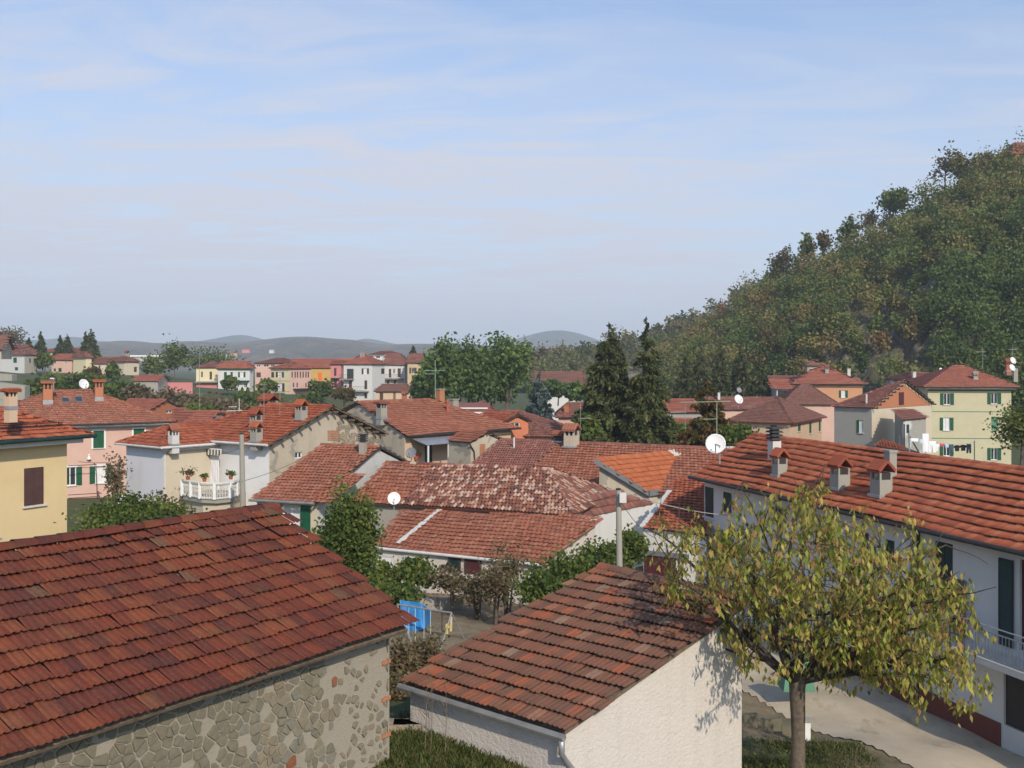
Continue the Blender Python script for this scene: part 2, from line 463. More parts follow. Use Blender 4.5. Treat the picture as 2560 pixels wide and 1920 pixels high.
class MB:
    """collects polygons, then links them as ONE mesh object"""
    def __init__(s):
        s.v = []; s.f = []
    def face(s, pts):
        i = len(s.v); s.v += [tuple(p) for p in pts]; s.f.append(tuple(range(i, i + len(pts)))); return s
    def hexa(s, q):
        i = len(s.v); s.v += [tuple(p) for p in q]
        for f in ((3, 2, 1, 0), (4, 5, 6, 7), (0, 1, 5, 4), (1, 2, 6, 5), (2, 3, 7, 6), (3, 0, 4, 7)):
            s.f.append(tuple(i + k for k in f))
        return s
    def box(s, c, ax, ay, az):
        """centre and three half-extent vectors"""
        c, ax, ay, az = Vector(c), Vector(ax), Vector(ay), Vector(az)
        return s.hexa([c - ax - ay - az, c + ax - ay - az, c + ax + ay - az, c - ax + ay - az,
                       c - ax - ay + az, c + ax - ay + az, c + ax + ay + az, c - ax + ay + az])
    def prism(s, poly, d):
        """planar polygon pushed along vector d"""
        n = len(poly); i = len(s.v); d = Vector(d)
        s.v += [tuple(p) for p in poly] + [tuple(Vector(p) + d) for p in poly]
        s.f.append(tuple(range(i + n - 1, i - 1, -1))); s.f.append(tuple(range(i + n, i + 2 * n)))
        for k in range(n):
            s.f.append((i + k, i + (k + 1) % n, i + n + (k + 1) % n, i + n + k))
        return s
    def tube(s, pts, r, n=6, caps=True):
        pts = [Vector(p) for p in pts]
        rs = r if isinstance(r, (list, tuple)) else [r] * len(pts)
        i = len(s.v); last = None
        for k, p in enumerate(pts):
            d = (pts[min(k + 1, len(pts) - 1)] - pts[max(k - 1, 0)]).normalized()
            a = d.orthogonal().normalized() if last is None else (last - d * last.dot(d)).normalized()
            last = a
            b = d.cross(a)
            for j in range(n):
                t = 2 * math.pi * j / n
                s.v.append(tuple(p + (a * math.cos(t) + b * math.sin(t)) * rs[k]))
        for k in range(len(pts) - 1):
            for j in range(n):
                s.f.append((i + k * n + j, i + k * n + (j + 1) % n, i + (k + 1) * n + (j + 1) % n, i + (k + 1) * n + j))
        if caps:
            s.f.append(tuple(i + j for j in range(n - 1, -1, -1)))
            s.f.append(tuple(i + (len(pts) - 1) * n + j for j in range(n)))
        return s
    def lathe(s, o, prof, axis=(0, 0, 1), n=14):
        o = Vector(o); ax = Vector(axis).normalized(); a = ax.orthogonal().normalized(); b = ax.cross(a)
        i = len(s.v)
        for r, z in prof:
            for j in range(n):
                t = 2 * math.pi * j / n
                s.v.append(tuple(o + ax * z + (a * math.cos(t) + b * math.sin(t)) * r))
        for k in range(len(prof) - 1):
            for j in range(n):
                s.f.append((i + k * n + j, i + k * n + (j + 1) % n, i + (k + 1) * n + (j + 1) % n, i + (k + 1) * n + j))
        s.f.append(tuple(i + j for j in range(n - 1, -1, -1)))
        s.f.append(tuple(i + (len(prof) - 1) * n + j for j in range(n)))
        return s
    def build(s, name, mat, parent=None, smooth=False, kind=None):
        v = np.array(s.v, float)
        c = (v.min(0) + v.max(0)) / 2
        me = bpy.data.meshes.new(name)
        me.from_pydata((v - c).tolist(), [], s.f)
        if smooth:
            me.polygons.foreach_set('use_smooth', np.ones(len(s.f), bool))
        me.materials.append(MATS[mat])
        return link(name, me, c, parent, None, kind)

# ------------------------------------------------------------------ the ground
CTRL = np.array([(0, 5, 3.6), (-6, 12, 3.6), (-2, 19, 3.72), (-.6, 17.5, 3.7), (1, 16, 3.3), (-2.6, 21, 3.4), (4.8, 20, 1.8), (-8, 25, 1.8), (-2, 30, 1.6), (-3, 36, 1.0), (-5, 46, .3),
    (2, 43, .2), (6.2, 21.5, 1.8), (8.5, 26, .6), (9, 30, .1), (14, 31, 0), (14, 24, 0), (20, 26, 0), (8, 36, 0), (5, 28, .6), (11, 20, .6), (6, 12, 2.0), (13, 10, .6), (-15, 25, 1.6),
    (-20, 32, 1.2), (-14, 45, 0), (0, 60, -.5), (20, 60, -.8), (-25, 60, -.2), (0, 100, -1), (30, 110, -1.4), (60, 120, -1), (-30, 100, -.3), (-60, 110, 2.5),
    (-44, 145, -.5), (-70, 150, 4.5), (-90, 220, 8.2), (-105, 240, 8.4), (-70, 215, 5.2), (-62, 190, 2.6), (-50, 165, 0), (-50, 210, 4.2), (-45, 240, 2.5), (-30, 240, 2.2), (-15, 240, 2), (-20, 200, .5), (-130, 240, 9),
    (0, 200, -1.2), (60, 180, -1), (10, 350, -1), (0, 600, -1.5), (-300, 500, 6), (300, 600, 0), (0, 1500, -2), (-900, 1500, 0), (900, 1500, -2), (0, 3200, -2), (-2000, 3000, 0), (2000, 3000, 0),
    (0, -60, 3.6), (60, -60, 1), (-60, -60, 4), (-60, 40, 2), (60, 40, -.5), (200, 100, -1), (-250, 150, 9)], float)
def ground_z(x, y):
    x = np.asarray(x, float); y = np.asarray(y, float)
    d2 = (x[..., None] - CTRL[:, 0]) ** 2 + (y[..., None] - CTRL[:, 1]) ** 2
    w = 1 / (d2 + .6) ** 1.7
    z = (w * CTRL[:, 2]).sum(-1) / w.sum(-1)
    return z
def gz(x, y):
    return float(ground_z(np.array([x]), np.array([y]))[0])
xs = np.unique(np.concatenate([np.arange(-20, 26, .6), np.arange(-150, 150, 5.0), np.linspace(-4200, 4200, 80)]))
ys = np.unique(np.concatenate([np.arange(4, 56, .6), np.arange(-80, 300, 5.0), np.linspace(300, 5000, 50)]))
gx, gy = np.meshgrid(xs, ys)
g_z = ground_z(gx, gy)
near = np.exp(-((gx / 60) ** 2 + ((gy - 30) / 60) ** 2))
g_z = g_z + near * .04 * (np.sin(gx * 2.1 + np.sin(gy)) + np.sin(gy * 1.7 + gx))
nx, ny = len(xs), len(ys)
idx = np.arange(nx * ny).reshape(ny, nx)
fc = np.stack([idx[:-1, :-1], idx[:-1, 1:], idx[1:, 1:], idx[1:, :-1]], -1).reshape(-1, 4)
fx = (gx[:-1, :-1] + gx[1:, 1:]).ravel() / 2; fy = (gy[:-1, :-1] + gy[1:, 1:]).ravel() / 2
soil = np.zeros(len(fx))
soil = np.where((fx > -4.5) & (fx < 9) & (fy > 27.5) & (fy < 47), .85, soil)
soil = np.where((fx > 5) & (fx < 9) & (fy > 20) & (fy < 27.5), .12, soil)
soil = np.where((fx > 8.5) & (fy > 20) & (fy < 40) & (fx < 30), .6, soil)
np_obj('ground', np.stack([gx, gy, g_z], -1).reshape(-1, 3), fc, 'ground', None, {'soil': soil}, 'structure', True)
# gravel drive in front of the white house, draped on the ground
def drape(name, poly, mat, lift, step=.5, kind='structure'):
    pl = np.array(poly, float)
    x = np.arange(pl[:, 0].min(), pl[:, 0].max() + step, step); y = np.arange(pl[:, 1].min(), pl[:, 1].max() + step, step)
    X, Y = np.meshgrid(x, y)
    def inside(px, py):
        r = np.zeros(px.shape, bool); n = len(pl)
        for i in range(n):
            x1, y1 = pl[i]; x2, y2 = pl[(i + 1) % n]
            c = ((y1 > py) != (y2 > py)) & (px < (x2 - x1) * (py - y1) / (y2 - y1 + 1e-12) + x1)
            r ^= c
        return r
    Z = ground_z(X, Y) + lift
    near_ = np.exp(-((X / 60) ** 2 + ((Y - 30) / 60) ** 2))
    Z = Z + near_ * .04 * (np.sin(X * 2.1 + np.sin(Y)) + np.sin(Y * 1.7 + X))
    ix = np.arange(X.size).reshape(X.shape)
    f = np.stack([ix[:-1, :-1], ix[:-1, 1:], ix[1:, 1:], ix[1:, :-1]], -1).reshape(-1, 4)
    ins = inside(X[:-1, :-1].ravel() + step / 2, Y[:-1, :-1].ravel() + step / 2)
    return np_obj(name, np.stack([X, Y, Z], -1).reshape(-1, 3), f[ins], mat, None, None, kind, True)
drape('driveway', [(7.6, 33), (9.8, 27.2), (11.2, 23.5), (12.2, 18), (13.5, 10), (26, 10), (26, 36), (12, 44), (8.5, 40)], 'gravel', .035, .16)

# ------------------------------------------------------------------ foliage
def cards(cent, size, elong=1.0, flat=0.0, axis=None):
    """one small quad per point, turned at random (flat > 0 pulls the normals towards up)"""
    n = len(cent)
    nrm = rng.normal(size=(n, 3)); nrm[:, 2] += flat * np.sign(nrm[:, 2])
    nrm /= np.linalg.norm(nrm, axis=1, keepdims=True)
    if axis is None:
        t = rng.normal(size=(n, 3))
    else:
        t = axis + rng.normal(size=(n, 3)) * .25
    a = t - (t * nrm).sum(1, keepdims=True) * nrm
    a /= np.linalg.norm(a, axis=1, keepdims=True) + 1e-9
    b = np.cross(nrm, a)
    s = size * rng.uniform(.65, 1.35, size=(n, 1)) if np.isscalar(size) else size[:, None]
    a = a * s * elong; b = b * s
    v = np.stack([cent - a, cent - b * .9 + a * .1, cent + a, cent + b * .9 + a * .1], 1).reshape(-1, 3)
    return v, np.arange(4 * n).reshape(n, 4)
def crown_pts(c, r, ncl, nper, shell=.5, spread=.24, under=.35):
    c = np.array(c, float); r = np.array(r, float)
    d = rng.normal(size=(ncl, 3)); d /= np.linalg.norm(d, axis=1, keepdims=True)
    d[:, 2] = np.where(d[:, 2] < -under, -d[:, 2], d[:, 2])
    rad = rng.uniform(shell, 1.0, size=(ncl, 1)) * rng.uniform(.8, 1.12, size=(ncl, 1))
    cl = d * rad
    p = cl[:, None, :] + rng.normal(size=(ncl, nper, 3)) * spread * np.array([1, 1, .7]) * rng.uniform(.6, 1.3, size=(ncl, 1, 1))
    crnd = np.repeat(rng.uniform(0, 1, ncl), nper)
    return (c + p.reshape(-1, 3) * r), crnd
def rnds(cr, mix=.55):
    return np.clip(cr * mix + rng.uniform(0, 1, len(cr)) * (1 - mix), 0, 1)
def broadleaf(name, label, cat, base, h, rad, mat='leaf_green', ncl=60, nper=60, size=.16, trunk=.18, tint=(0, 1), group=None, shell=.35, stems=1, low=.25, spread=.24):
    """tapered trunk with limbs > crown of leaf clumps"""
    base = Vector(base)
    t = thing(name, label, cat, base, group)
    mb = MB()
    cz = base.z + h * (low + (1 - low) / 2)
    rz = h * (1 - low) / 2
    for k in range(stems):
        off = Vector((random.uniform(-1, 1), random.uniform(-1, 1), 0)) * (rad * .25 if stems > 1 else 0)
        top = Vector((base.x + off.x * 2, base.y + off.y * 2, cz + rz * .6))
        mid = base.lerp(top, .5) + Vector((random.uniform(-.1, .1), random.uniform(-.1, .1), 0)) * h * .3
        mb.tube([base + off * .3 - Vector((0, 0, .3)), mid, top], [trunk, trunk * .6, trunk * .15], 6)
        for q in range(5 if stems == 1 else 2):
            a = random.uniform(0, 6.28)
            s = mid.lerp(top, random.uniform(-.2, .6))
            e = Vector((base.x + math.cos(a) * rad * .75, base.y + math.sin(a) * rad * .75, cz + random.uniform(-.1, .6) * rz))
            mb.tube([s, s.lerp(e, .5) + Vector((0, 0, .06 * h)), e], [trunk * .4, trunk * .25, trunk * .06], 5)
    mb.build('trunk', 'bark', t)
    p, cr = crown_pts((base.x, base.y, cz), (rad, rad, rz), ncl, nper, shell, spread)
    v, f = cards(p, size, 1.35)
    np_obj('crown', v, f, mat, t, {'tint': np.clip(tint[0] + (tint[1] - tint[0]) * rnds(cr, .4), 0, .999), 'rnd': rnds(cr)})
    return t
def spruce(name, label, base, h, rad, mat='leaf_spruce', n=7000, size=.14, group=None, power=.8, cat='tree', droop=.35, taper_low=.0):
    """trunk > whorls of drooping boughs made of small sprays"""
    base = Vector(base)
    t = thing(name, label, cat, base, group)
    MB().tube([base - Vector((0, 0, .3)), base + Vector((0, 0, h * .5)), base + Vector((0, 0, h))], [h * .016, h * .009, .02], 7).build('trunk', 'bark_dark', t)
    nb = int(70 + h * 14)
    zb = 1 - np.sqrt(1 - rng.uniform(0, .985, nb) ** .95)
    zb[:6] = np.linspace(.82, .985, 6)
    ang = rng.uniform(0, 2 * math.pi, nb)
    per = max(8, int(1.9 * n) // nb)
    prof = np.where(zb < .12, .75 + zb * 2, 1.0)
    ln = rad * (1 - zb) ** power * rng.uniform(.72, 1.12, nb) * prof * (zb < 2) + .05
    s = rng.uniform(.12, 1, (nb, per)) ** .7
    X = base.x + np.cos(ang)[:, None] * ln[:, None] * s
    Y = base.y + np.sin(ang)[:, None] * ln[:, None] * s
    Z = base.z + h * (.03 + .97 * zb)[:, None] - droop * ln[:, None] * s ** 1.5 + .10 * ln[:, None] * (s > .8)
    w = .13 * ln[:, None] * (1.15 - s) + .03
    p = np.stack([X, Y, Z], -1) + rng.normal(size=(nb, per, 3)) * np.stack([w, w, w * .55], -1)
    p[..., 2] -= np.abs(rng.normal(size=(nb, per))) * .05 * h * .3
    kp = (rng.uniform(0, 1, (nb, per)) < (.10 + ln / ln.max())[:, None] * 1.0).ravel()
    p = p.reshape(-1, 3)[kp]
    ax = np.stack([np.cos(ang), np.sin(ang), -.7 * np.ones(nb)], -1)
    ax = np.repeat(ax, per, 0)[kp]
    v, f = cards(p, (size * np.repeat(1.15 - .6 * zb, per) * rng.uniform(.65, 1.35, nb * per))[kp], 2.0, 0, ax)
    cr = np.repeat(rng.uniform(0, 1, nb), per)[kp]
    np_obj('crown', v, f, mat, t, {'tint': np.clip(rnds(cr, .5), 0, .999), 'rnd': rnds(cr)})
    return t

# ------------------------------------------------------------------ hills
def ridge_hill(name, cols, mat, prof=.9, nd=26, back=90, wob=.0, base_z=-2.5, kind='structure', rough=0.0):
    """cols: (px, py of crest ground, crest depth, foot depth) -> world heightfield of that hill, with its far side"""
    px = np.array([c[0] for c in cols], float)
    fine = np.linspace(px[0], px[-1], 260)
    it = lambda k: np.interp(fine, px, [c[k] for c in cols])
    cy_, dc, db = it(1), it(2), it(3)
    zc = CZ - (cy_ - HY) / FPX * dc
    zc = np.convolve(np.pad(zc, 2, 'edge'), np.ones(5) / 5, 'valid')
    rows = []
    for s in np.linspace(0, 1, nd):
        d = db + (dc - db) * s
        z = base_z + (zc - base_z) * s ** prof
        if wob:
            z = z + wob * (np.sin(fine * .021 + s * 5) + .6 * np.sin(fine * .05 - s * 7) + .45 * np.sin(fine * .11 + s * 4)) * s * (1 - s) ** 1.5 * 4
        if rough:
            e_ = rng.normal(size=len(fine)) * rough
            z = z + np.convolve(np.pad(e_, 1, 'edge'), (.25, .5, .25), 'valid') * min(1, (1 - s) * 5) * min(1, s * 8)
        rows.append(np.stack([(fine - CX) / FPX * d, d, z], -1))
    rows.append(np.stack([(fine - CX) / FPX * (dc + back * .4), dc + back * .4, zc - (zc - base_z) * .12], -1))
    rows.append(np.stack([(fine - CX) / FPX * (dc + back), dc + back, zc * .3 + base_z], -1))
    g = np.stack(rows)
    ny_, nx_ = g.shape[:2]
    ix = np.arange(ny_ * nx_).reshape(ny_, nx_)
    f = np.stack([ix[:-1, :-1], ix[:-1, 1:], ix[1:, 1:], ix[1:, :-1]], -1).reshape(-1, 4)
    np_obj(name, g.reshape(-1, 3), f, mat, None, None, kind, True)
    def at(pxv, s):
        i = np.interp(pxv, fine, np.arange(len(fine)))
        i0 = np.clip(i.astype(int), 0, len(fine) - 2); fr = i - i0
        r = s * (nd - 1); r0 = np.clip(r.astype(int), 0, nd - 2); rr = r - r0
        q = lambda a, b: g[a, b]
        return ((q(r0, i0).T * (1 - fr) + q(r0, i0 + 1).T * fr) * (1 - rr) + (q(r0 + 1, i0).T * (1 - fr) + q(r0 + 1, i0 + 1).T * fr) * rr).T
    return at
hillA = ridge_hill('wooded_hill', [(1560, 930, 300, 215), (1640, 925, 290, 200), (1700, 900, 285, 190), (1760, 858, 280, 180), (1820, 812, 270, 172), (1880, 775, 262, 165), (1950, 735, 255, 160),
    (2050, 690, 245, 155), (2150, 648, 240, 150), (2250, 592, 235, 148), (2350, 530, 232, 145), (2450, 470, 230, 143), (2560, 425, 230, 140), (2750, 370, 235, 140), (3000, 340, 240, 140), (3400, 420, 250, 140)],
    'hill_ground', .85, 64, 90, 1.6, rough=1.0)
hillB = ridge_hill('back_hill', [(1050, 940, 430, 340), (1180, 925, 430, 340), (1325, 925, 430, 335), (1400, 918, 430, 330), (1480, 908, 430, 330), (1560, 888, 430, 330), (1640, 862, 425, 330), (1740, 826, 420, 330), (1850, 772, 415, 330),
    (1950, 720, 410, 330), (2200, 640, 400, 330)], 'hill_ground', .9, 20, 120, 2.0)
ridge_hill('far_ridge', [(x, y, 2000, 1350) for x, y in ((-900, 862), (-300, 858), (0, 868), (120, 872), (200, 866), (240, 858), (275, 853), (310, 851), (350, 853), (400, 860), (440, 855), (470, 851), (520, 856), (600, 856), (640, 852), (690, 845), (720, 842), (770, 841),
    (810, 844), (850, 848), (890, 849), (950, 862), (1010, 860), (1050, 859), (1100, 860), (1150, 857), (1230, 866), (1320, 872), (1450, 880), (1700, 890), (2300, 885))], 'far_hill', .72, 40, 300, 6, -3, rough=2.6)
ridge_hill('blue_ridge', [(x, y, 3300, 2700) for x, y in ((-900, 850), (100, 850), (150, 846), (190, 838), (230, 852), (330, 856), (420, 860), (500, 853), (540, 846), (575, 839), (605, 835), (625, 838), (660, 850), (740, 862), (860, 866), (885, 850), (905, 844), (930, 846), (960, 855), (985, 858), (1020, 866),
    (1150, 876), (1240, 862), (1290, 848), (1340, 832), (1390, 824), (1430, 828), (1470, 840), (1520, 860), (1700, 880), (2400, 880))], 'far_hill_dark', .8, 16, 400, 8, -3, rough=2.0)

def wood(name, label, at, n, pxr, sr, hr, mat, ncl, nper, size, skip=None, tintf=None):
    V = []; F = []; T = []; Q = []; k = 0
    pxv = rng.uniform(*pxr, n); sv = rng.uniform(*sr, n)
    pos = at(pxv, sv)
    for i in range(n):
        if skip and skip(pxv[i], sv[i]):
            continue
        h = rng.uniform(*hr) * (1.0 if rng.uniform() < .9 else 1.3)
        r = h * rng.uniform(.30, .46)
        c = pos[i] + np.array([0, 0, h * .52])
        p, cr = crown_pts(c, (r, r, h * .5), ncl, nper, .35, .26)
        v, f = cards(p, size, 1.15)
        tb = tintf(pxv[i], sv[i]) if tintf else rng.uniform(0, 1)
        V.append(v); F.append(f + k); k += len(v)
        T.append(np.clip(tb + rng.normal(size=len(f)) * .07, 0, .999)); Q.append(rnds(cr))
    o = np_obj(name, np.concatenate(V), np.concatenate(F), mat, None, {'tint': np.concatenate(T), 'rnd': np.concatenate(Q)}, 'stuff')
    tag(o, label, 'trees')
def cliff(px, s):
    return (2040 < px < 2350 and s < .64 and rng.uniform() < .93 - .5 * abs(px - 2190) / 160 * (s / .64)) or (1900 < px <= 2040 and s < .3 and rng.uniform() < .7) or (px < 1935 and s < .16)
def hue(px, s):
    if px > 2330 and s < .5: return float(rng.uniform(.05, .42))          # green scrub low on the right
    if px > 2200 and s > .4: return float(rng.choice([rng.uniform(.1, .5), rng.uniform(.5, .8)]))
    return float(rng.choice([rng.uniform(.0, .35), rng.uniform(.35, .7), rng.uniform(.7, .97)], p=[.3, .45, .25]))
wood('hillside_wood', 'mixed autumn wood covering the steep hill on the right', hillA, 1400, (1640, 2950), (.02, 1.0), (3.6, 8.2), 'leaf_wood', 20, 21, .225, cliff, hue)
wood('back_hill_wood', 'pale yellow green wood on the lower ridge behind the tall spruces', hillB, 460, (1200, 2000), (.0, 1.0), (7, 11), 'leaf_woodpale', 16, 13, .52)

# ------------------------------------------------------------------ roofs
PROF = {
    'near': (.235, .36, [(0, .004), (.03, .034), (.066, .004), (.112, .0), (.142, .03), (.175, .0), (.230, .006)], .066, 1),
    'mid': (.235, .36, [(0, .0), (.065, .024), (.12, .0), (.23, .004)], .046, 1),
    'coppi': (.185, .33, [(0, .0), (.03, .055), (.085, .08), (.14, .055), (.17, .0)], .03, 1),
    'far': (1.1, .38, [(0, .0), (1.09, .0)], .05, 1),
}
def tile_geo(kind):
    w, e, pr, lift, _ = PROF[kind]
    n = len(pr)
    v = [(x, e * 1.06, z) for x, z in pr] + [(x, -.03, z + lift) for x, z in pr] + [(x, -.03, z + lift - .009) for x, z in pr]
    f = [(n + i, n + i + 1, i + 1, i) for i in range(n - 1)] + [(2 * n + i, 2 * n + i + 1, n + i + 1, n + i) for i in range(n - 1)]
    if kind == 'near' or kind == 'coppi':
        f += [(2 * n, n, 0, 0)[:3] + (0,), (n + n - 1, 2 * n + n - 1, n - 1, n - 1)]
        f = f[:-2]
    return np.array(v), np.array(f), w, e
TILE_MESH = {}
def in_poly(x, y, pl):
    r = np.zeros(x.shape, bool); n = len(pl)
    for i in range(n):
        x1, y1 = pl[i]; x2, y2 = pl[(i + 1) % n]
        c = ((y1 > y) != (y2 > y)) & (x < (x2 - x1) * (y - y1) / (y2 - y1 + 1e-12) + x1)
        r ^= c
    return r
def slope_frame(poly):
    p0, p1 = Vector(poly[0]), Vector(poly[1])
    u = (p1 - p0).normalized()
    n = Vector((0, 0, 0))
    for i in range(len(poly)):
        a, b = Vector(poly[i]), Vector(poly[(i + 1) % len(poly)])
        n += Vector(((a.y - b.y) * (a.z + b.z), (a.z - b.z) * (a.x + b.x), (a.x - b.x) * (a.y + b.y)))
    n.normalize()
    if n.z < 0:
        n = -n
    v = n.cross(u)
    return p0, u, v, n
def tile_slope(roof, poly, mat, kind='mid', nobj=0, sag=.02, deck='wood_old', stagger=True, ragged=.0, thick=.06, skipf=None):
    """deck slab + every tile of one roof plane; poly[0]->poly[1] is the eave, seen from outside left to right"""
    o, u, v, n = slope_frame(poly)
    cc = sum((Vector(p) for p in poly), Vector()) / len(poly)
    low = [Vector(p) - n * (Vector(p) - o).dot(n) + (cc - Vector(p))  .normalized() * (.06 if kind == 'near' else .2) - n * (.03 + sag) for p in poly]
    MB().prism(low, -n * thick).build('deck', deck, roof)
    tv, tf, w, e = tile_geo(kind)
    pl = [((Vector(p) - o).dot(u), (Vector(p) - o).dot(v)) for p in poly]
    cu_, cv_ = sum(p[0] for p in pl) / len(pl), sum(p[1] for p in pl) / len(pl)
    pe = [(a + (a - cu_) / (math.hypot(a - cu_, b - cv_) + 1e-6) * .10, b + (b - cv_) / (math.hypot(a - cu_, b - cv_) + 1e-6) * .10) for a, b in pl]
    umin, umax = min(p[0] for p in pl), max(p[0] for p in pl); vmax = max(p[1] for p in pl)
    nr = max(1, round(vmax / e)); e2 = vmax / nr
    nc = int((umax - umin) / w) + 1
    I, J = np.meshgrid(np.arange(-1, nc + 1), np.arange(nr))
    U = umin + I * w + (J % 2) * w * .5 * (1 if stagger else 0); Vv = J * e2
    ok = in_poly(U + w * .5, np.clip(Vv + e2 * .5, .01, vmax - .01), pe)
    U = U[ok]; Vv = Vv[ok]; J = J[ok]
    if skipf:
        k = ~skipf(U, Vv); U = U[k]; Vv = Vv[k]; J = J[k]
    m = len(U)
    if m == 0:
        return
    ph = rng.uniform(0, 6, 3)
    dz = sag * (np.sin(U * .8 + ph[0]) + np.sin(Vv * 1.1 + U * .33 + ph[1])) * .5
    du = rng.normal(size=m) * .006; dv = rng.normal(size=m) * .010; tilt = rng.normal(size=m) * .006
    rot = rng.normal(size=m) * .012 + (rng.uniform(size=m) < .04) * rng.normal(size=m) * .07
    un, vn, nn, on = (np.array(q) for q in (u, v, n, o))
    base = on + np.outer(U + du, un) + np.outer(Vv + dv, vn) + np.outer(dz, nn)
    sel = np.zeros(m, bool)
    if nobj:
        px = CX + FPX * base[:, 0] / np.maximum(base[:, 1], .5); py = HY - FPX * (base[:, 2] - CZ) / np.maximum(base[:, 1], .5)
        vis = (px > -40) & (px < 2600) & (py > 0) & (py < 1960) & (base[:, 1] > 1)
        dist = np.where(vis, base[:, 1], 1e6)
        order = np.argsort(dist)[:min(nobj, vis.sum())]
        sel[order] = True
        key = (kind, mat)
        if key not in TILE_MESH:
            TILE_MESH[key] = np_mesh('roof_tile', tv, tf, [mat], {'rnd': np.zeros(len(tf))})
        me = TILE_MESH[key]
        B = Matrix((u, v, n)).transposed()
        for i in np.nonzero(sel)[0]:
            link('roof_tile', me, base[i], roof, (B @ Matrix.Rotation(rot[i], 3, 'Z') @ Matrix.Rotation(tilt[i] * 4, 3, 'X')).to_euler())
    rest = ~sel
    if rest.any():
        b = base[rest]; k = len(b)
        tx = tv[None, :, 0] - rot[rest][:, None] * tv[None, :, 1]
        ty = tv[None, :, 1] + rot[rest][:, None] * tv[None, :, 0]
        tz = tv[None, :, 2] + tilt[rest][:, None] + 0 * tx
        V = b[:, None, :] + tx[..., None] * un + ty[..., None] * vn + tz[..., None] * nn
        Fc = (tf[None] + (np.arange(k) * len(tv))[:, None, None]).reshape(-1, 4)
        np_obj('tile_covering', V.reshape(-1, 3), Fc, mat, roof, {'rnd': np.repeat(rng.uniform(0, 1, k), len(tf))}, 'stuff')
def ridge_caps(roof, a, b, mat, r=.12, ln=.38, single=False, up=.03):
    a, b = Vector(a), Vector(b)
    d = b - a; L = d.length; d.normalize()
    side = d.cross(Vector((0, 0, 1))).normalized(); up_v = side.cross(d)
    k = max(1, int(L / ln))
    V = []; F = []; Q = []
    for i in range(k):
        s = a + d * (L * i / k) + up_v * (up - .04 + random.uniform(-.008, .008)); e_ = a + d * (L * (i + 1) / k + .05) + up_v * (up - .04)
        pts = []
        for q, rr in ((s, r * 1.12), (e_, r * .92)):
            for j in range(6):
                t = math.pi * j / 5
                pts.append(q + side * math.cos(t) * rr + up_v * math.sin(t) * rr * .8)
        fcs = [(j, j + 1, 7 + j, 6 + j) for j in range(5)]
        if single:
            np_obj('ridge_tile', np.array(pts), np.array(fcs), mat, roof, {'rnd': np.zeros(5)})
        else:
            V += pts; F += [tuple(len(V) - 12 + x for x in f) for f in fcs]; Q += [random.random()] * 5
    if V:
        np_obj('ridge_cap', np.array(V), np.array(F), mat, roof, {'rnd': Q}, 'stuff')

# ------------------------------------------------------------------ walls, windows, chimneys
class Frame:
    """vertical wall plane: o at left foot, u to the right seen from outside, n outward"""
    def __init__(s, p0, p1):
        s.o = Vector((p0[0], p0[1], 0)); q = Vector((p1[0], p1[1], 0))
        s.L = (q - s.o).length; s.u = (q - s.o).normalized(); s.n = Vector((s.u.y, -s.u.x, 0))
    def pt(s, a, z, out=0.0):
        return s.o + s.u * a + Vector((0, 0, z)) + s.n * out
    def px(s, x, y):
        q = ray_plane(x, y, s.o, s.n)
        return (q - s.o).dot(s.u), q.z
    def rect(s, x0, y0, x1, y1):
        c = [s.px(x, y) for x, y in ((x0, y0), (x1, y0), (x1, y1), (x0, y1))]
        return (c[0][0] + c[3][0]) / 2, (c[2][1] + c[3][1]) / 2, (c[1][0] + c[2][0]) / 2, (c[0][1] + c[1][1]) / 2
def wall(house, fr, zb, zt, mat, holes=(), gable=None, depth=.16, name='wall'):
    mb = MB()
    xs_ = sorted({0.0, fr.L, *[h[0] for h in holes], *[h[2] for h in holes]})
    zs_ = sorted({zb, zt, *[h[1] for h in holes], *[h[3] for h in holes]})
    xs_ = [x for x in xs_ if 0 <= x <= fr.L]; zs_ = [z for z in zs_ if zb <= z <= zt]
    for i in range(len(xs_) - 1):
        for j in range(len(zs_) - 1):
            xm, zm = (xs_[i] + xs_[i + 1]) / 2, (zs_[j] + zs_[j + 1]) / 2
            if any(h[0] < xm < h[2] and h[1] < zm < h[3] for h in holes):
                continue
            mb.face([fr.pt(xs_[i], zs_[j]), fr.pt(xs_[i + 1], zs_[j]), fr.pt(xs_[i + 1], zs_[j + 1]), fr.pt(xs_[i], zs_[j + 1])])
    for a0, z0, a1, z1 in holes:
        for (p, q) in (((a0, z0), (a1, z0)), ((a1, z0), (a1, z1)), ((a1, z1), (a0, z1)), ((a0, z1), (a0, z0))):
            mb.face([fr.pt(*p), fr.pt(*p, -depth), fr.pt(*q, -depth), fr.pt(*q)])
    if gable:
        mb.face([fr.pt(0, zt), fr.pt(fr.L, zt)] + [fr.pt(a_, z_) for a_, z_ in gable])
    return mb.build(name, mat, house)
def slab(fr, a0, z0, a1, z1, o0, o1):
    return MB().hexa([fr.pt(a0, z0, o1), fr.pt(a1, z0, o1), fr.pt(a1, z0, o0), fr.pt(a0, z0, o0), fr.pt(a0, z1, o1), fr.pt(a1, z1, o1), fr.pt(a1, z1, o0), fr.pt(a0, z1, o0)])
